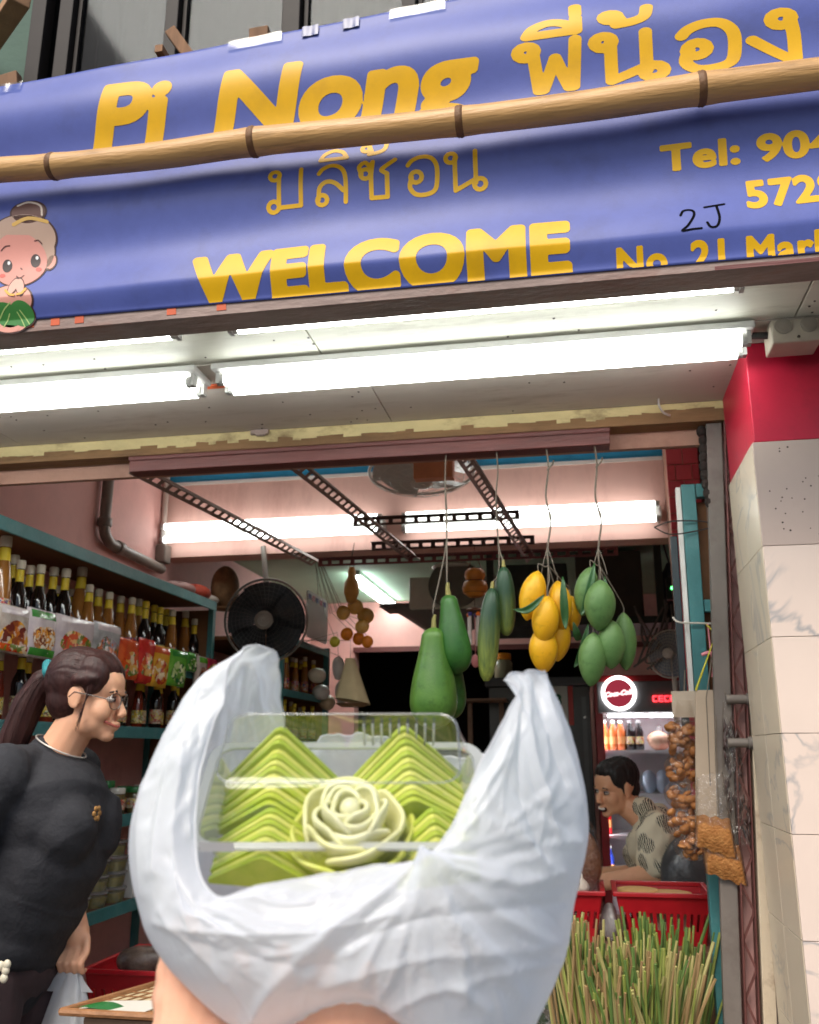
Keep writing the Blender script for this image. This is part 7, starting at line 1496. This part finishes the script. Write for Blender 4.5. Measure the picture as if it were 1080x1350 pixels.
# the folds the photo shows: ridges (+) and valleys (-) drawn along sight lines on the sheet's camera side, in metres
fold = [(((562,1134),(610,1150),(680,1165),(738,1150)),12,.0035),(((562,1136),(620,1180),(690,1225),(735,1245)),14,.004),(((560,1138),(575,1190),(640,1260),(690,1320)),16,.0035),(((555,1140),(500,1185),(430,1235),(360,1300),(330,1345)),15,.005),(((548,1150),(480,1215),(420,1290),(400,1330)),12,-.003),(((600,1125),(660,1130),(730,1105)),9,-.003),
        (((692,892),(697,960),(712,1030),(735,1100)),9,.0035),(((705,890),(722,960),(745,1030)),8,-.003),(((683,905),(676,980),(650,1050),(610,1100)),9,.003),(((690,900),(684,990),(690,1060),(720,1130)),7,-.0025),(((630,1040),(680,1090),(720,1140)),10,.003),(((650,1010),(700,1060),(750,1090)),8,-.0022),
        (((318,878),(285,945),(262,1000),(250,1100)),7,.004),(((300,880),(252,950),(215,1050),(205,1150)),10,.0035),(((285,900),(225,990),(195,1080)),8,-.003),(((345,870),(330,930),(300,1000)),8,.003),(((240,1010),(228,1100),(240,1190),(275,1215)),9,.0035),
        (((205,1215),(260,1225),(330,1232),(430,1228),(520,1205)),9,.003),(((215,1200),(240,1230),(300,1290),(345,1340)),10,.003),(((260,1240),(340,1265),(440,1275)),12,-.0025),(((430,1300),(520,1270),(620,1255),(720,1250)),14,.003),(((470,1240),(560,1210),(650,1200),(750,1190)),10,-.0025),(((600,1300),(660,1280),(735,1270)),10,.003),(((520,1330),(590,1300),(640,1330)),10,.003),(((640,1080),(690,1110),(765,1110)),7,.0025),
        (((330,880),(345,940),(385,985)),6,.0025),(((320,890),(318,960),(330,1010)),6,-.002),(((270,1000),(300,985),(385,978)),6,.002),(((666,896),(672,930),(662,1000),(620,1075)),7,.003),(((716,892),(730,950),(752,1010),(765,1060)),8,.003),(((190,1040),(182,1100),(188,1180)),8,.003),(((225,1130),(250,1195),(300,1215)),7,-.0025),(((560,1134),(600,1220),(610,1320)),10,.0035),(((560,1136),(540,1220),(500,1320)),11,.0035),(((450,1215),(400,1250),(350,1262)),8,.0022)]
def to_px(P):
    d = P-_C; hh = _cp*_h+_sp*_z; uu = -_sp*_h+_cp*_z; w = d@hh; return 540+1200*(d@_r)/w, 675-1200*(d@uu)/w
PX, PY = to_px(P0); side = np.clip(np.abs(np.sum(N0*(-(P0-_C)),axis=2))/np.linalg.norm(P0-_C,axis=2)*3,0,1)
disp = np.zeros((NV,NT))
for pts_, w_, a_ in fold:
    q_ = smooth_line(pts_,5); segs = [(*q_[i],*q_[i+1]) for i in range(len(q_)-1)]; dd = seg_dist(PX,PY,segs); disp += a_*np.exp(-dd/(w_*.8))*1.25
edge_k = np.clip(np.arange(NV)/6,0,1)[:,None]
rc = random.Random(5)
for k in range(240):        # fine random creases that run out from the pinched corner and down from the handles
    fx, fy, a0, a1, r0_, r1_ = rc.choice(((560,1134,20,200,25,260),(560,1134,20,200,60,280),(560,1134,-60,40,15,190),(700,870,60,125,20,300),(335,840,75,150,30,330),(335,840,70,130,20,180),(335,840,88,150,40,330),(300,900,80,140,10,260),(230,1180,-30,60,5,150)))
    an = math.radians(rc.uniform(a0,a1)); ra = rc.uniform(r0_,r1_*.6); rb2 = ra+rc.uniform(30,110); bend_ = rc.uniform(-.18,.18)
    q_ = smooth_line([(fx+ra*math.cos(an),fy+ra*math.sin(an)),(fx+(ra+rb2)/2*math.cos(an+bend_*.4),fy+(ra+rb2)/2*math.sin(an+bend_*.4)),(fx+rb2*math.cos(an+bend_),fy+rb2*math.sin(an+bend_))],4)
    dd = seg_dist(PX,PY,[(*q_[i],*q_[i+1]) for i in range(len(q_)-1)]); disp += rc.choice((1,1,-1))*rc.uniform(.0009,.0021)*np.exp(-dd/rc.uniform(2.2,5))
# crumple: dented facets drawn out along the pull from the pinched corner and the two handles
def worley(A, B, n, seed_):
    g = np.random.default_rng(seed_); ca = g.uniform(A.min(),A.max(),n); cb = g.uniform(B.min(),B.max(),n); F1 = np.full(A.shape,1e9); F2 = F1.copy()
    for k in range(n):
        d = (A-ca[k])**2+(B-cb[k])**2; F2 = np.minimum(F2,np.maximum(F1,d)); F1 = np.minimum(F1,d)
    return np.sqrt(F1), np.sqrt(F2)
foci = ((560,1134,0),(702,850,1),(332,830,2)); Ws, Fs = [], []
for fx, fy, sd_ in foci:
    dx, dy = PX-fx, PY-fy; rr_ = np.sqrt(dx*dx+dy*dy)+12; ang = np.arctan2(dx, -dy if sd_ == 0 else dy); A = ang*5.2+.0*rr_; B = np.log(rr_)*2.6
    f1, f2 = worley(A, B, 190, 10+sd_); g1, g2 = worley(A*1.0, B, 900, 30+sd_); Fs.append((.0062*(f2-f1)/(f2+f1+.05)+.0022*(g2-g1)/(g2+g1+.05))); Ws.append(1/(rr_/100)**2)
W_ = sum(Ws); crump = sum(w*f for w, f in zip(Ws, Fs))/W_; crump -= crump.mean()
P1 = P0+N0*((disp*side*.72+crump*.10)*edge_k)[:,:,None]
tt_ = np.linspace(0,2*PI,NT,endpoint=False)[None,:]; dec = np.exp(-np.arange(NV)/7.)[:,None]
hz_ = np.clip((P1[0,:,2].max()-.02-P1[0,:,2])/(P1[0,:,2].max()-P1[0,:,2].min()),0,1); hz_ = (.15+.85*(1-hz_)**1.0)[None,:]*np.where(np.linalg.norm(P1[0]-_C,axis=1)>.60,1,.55)[None,:]
ruf = hz_*.62*(.0034*np.sin(tt_*19+1.3*np.sin(tt_*5))+.0022*np.sin(tt_*37+2*np.sin(tt_*7)))*dec
up_ = P1[0]-P1[6]; up_ /= np.linalg.norm(up_,axis=1,keepdims=True)
P1 = P1+N0*ruf[:,:,None]+up_[None]*(hz_*.6*(.0022*np.sin(tt_*27+np.sin(tt_*11))+.0012*np.sin(tt_*53))*dec)[:,:,None]
P = P1.copy()
th_ = np.linspace(0,2*PI,NT,endpoint=False)[None,:]; vv = np.linspace(0,1,NV)[:,None]
seed = rng.normal(size=(NV,NT))
for _ in range(3): seed = (seed+np.roll(seed,1,1)+np.roll(seed,-1,1)+np.roll(seed,1,0)+np.roll(seed,-1,0))/5
P += N0*(seed*.0007*edge_k)[:,:,None]
big = rng.normal(size=(NV,NT))
for _ in range(40): big = (big+np.roll(big,1,1)+np.roll(big,-1,1)+np.roll(big,1,0)+np.roll(big,-1,0))/5
big = big/np.abs(big).max()
LH0 = np.linalg.norm(np.roll(P1,-1,1)-P1,axis=2)*(1.016+.03*np.clip(big,0,1)); LV0 = np.linalg.norm(P1[1:]-P1[:-1],axis=2)*(1.012+.015*np.clip(-big[1:],0,1))
hold = np.full((NV,NT,1), .022); hold[0] = .5; hold[1:4] = .15; hold[-1] = .5
for it in range(90):
    for par in (0,1):
        a = P[:,par::2]; idx = (np.arange(par,NT,2)+1)%NT; b = P[:,idx]; d = b-a; L = np.linalg.norm(d,axis=2,keepdims=True)+1e-9; c = d*(.5*(L-LH0[:,par::2,None])/L); P[:,par::2] = a+c; P[:,idx] = b-c
    for par in (0,1):
        a = P[par:-1:2]; b = P[par+1::2]; n_ = min(len(a),len(b)); a, b = a[:n_], b[:n_]; d = b-a; L = np.linalg.norm(d,axis=2,keepdims=True)+1e-9; c = d*(.5*(L-LV0[par::2][:n_,:,None])/L); P[par:par+2*n_:2] = a+c; P[par+1:par+1+2*n_:2] = b-c
    Sm = P.copy(); Sm[1:-1] = (P[2:]+P[:-2]+np.roll(P,1,1)[1:-1]+np.roll(P,-1,1)[1:-1])/4; P += .02*(Sm-P); P += hold*(P1-P)
bag = thing('white_carrier_bag', 'large white translucent plastic carrier bag held open around the clear cake box', 'plastic bag', tuple(D_(470,1345,.55)))
mb = MB(); mb.v = [tuple(q) for q in P.reshape(-1,3)]
for j in range(NV-1):
    for i in range(NT): mb.f.append((j*NT+i, j*NT+(i+1)%NT, (j+1)*NT+(i+1)%NT, (j+1)*NT+i))
mb.f.append(tuple((NV-1)*NT+i for i in range(NT)))
def film_mat():
    m = bpy.data.materials.new('white_bag_film'); m.use_nodes = True; nt = m.node_tree; N = nt.nodes; L = nt.links; N.remove(N['Principled BSDF']); out = N['Material Output']
    tr = N.new('ShaderNodeBsdfTransparent'); tr.inputs[0].default_value = (.96,.97,1,1); df = N.new('ShaderNodeBsdfDiffuse'); tl = N.new('ShaderNodeBsdfTranslucent'); gl_ = N.new('ShaderNodeBsdfGlossy'); gl_.inputs['Roughness'].default_value = .25
    for n_ in (df,tl): n_.inputs['Color'].default_value = (.89,.93,.985,1)
    a = N.new('ShaderNodeMixShader'); a.inputs[0].default_value = .40; L.new(df.outputs[0],a.inputs[1]); L.new(tl.outputs[0],a.inputs[2])
    b = N.new('ShaderNodeMixShader'); b.inputs[0].default_value = .83; L.new(tr.outputs[0],b.inputs[1]); L.new(a.outputs[0],b.inputs[2]); lf_ = N.new('ShaderNodeLayerWeight'); lf_.inputs['Blend'].default_value = .5; mo = N.new('ShaderNodeMath'); mo.operation = 'MULTIPLY_ADD'; mo.use_clamp = True; mo.inputs[1].default_value = .55; mo.inputs[2].default_value = .68; L.new(lf_.outputs['Facing'],mo.inputs[0]); L.new(mo.outputs[0],b.inputs[0])
    lw = N.new('ShaderNodeLayerWeight'); lw.inputs['Blend'].default_value = .3; ma = N.new('ShaderNodeMath'); ma.operation = 'MULTIPLY_ADD'; ma.inputs[1].default_value = .14; ma.inputs[2].default_value = .02; L.new(lw.outputs['Fresnel'],ma.inputs[0])
    c = N.new('ShaderNodeMixShader'); L.new(ma.outputs[0],c.inputs[0]); L.new(b.outputs[0],c.inputs[1]); L.new(gl_.outputs[0],c.inputs[2]); L.new(c.outputs[0],out.inputs['Surface'])
    tc = N.new('ShaderNodeTexCoord'); nz = N.new('ShaderNodeTexNoise'); nz.inputs['Scale'].default_value = 70; nz.inputs['Detail'].default_value = 4; nz.inputs['Distortion'].default_value = 1.2; L.new(tc.outputs['Object'],nz.inputs['Vector']); bp = N.new('ShaderNodeBump'); bp.inputs['Strength'].default_value = .12; bp.inputs['Distance'].default_value = .004; L.new(nz.outputs['Fac'],bp.inputs['Height'])
    for n_ in (df,tl,gl_): L.new(bp.outputs['Normal'],n_.inputs['Normal'])
    return m
me_ = mb.mesh('film', True, wpos(bag)); me_.materials.append(film_mat()); ob_ = bpy.data.objects.new('film', me_); COL.objects.link(ob_); ob_.parent = bag
sb = ob_.modifiers.new('sub','SUBSURF'); sb.levels = 1; sb.render_levels = 1
# rolled hem along the mouth
tag(MB().tube([P[0,i%NT] for i in range(0,NT+1,2)], .0007, 6, False).build('hem', clear('hem_film', (.95,.96,1), .05, .3, .8, (.86,.88,.91)), bag, smooth=True))
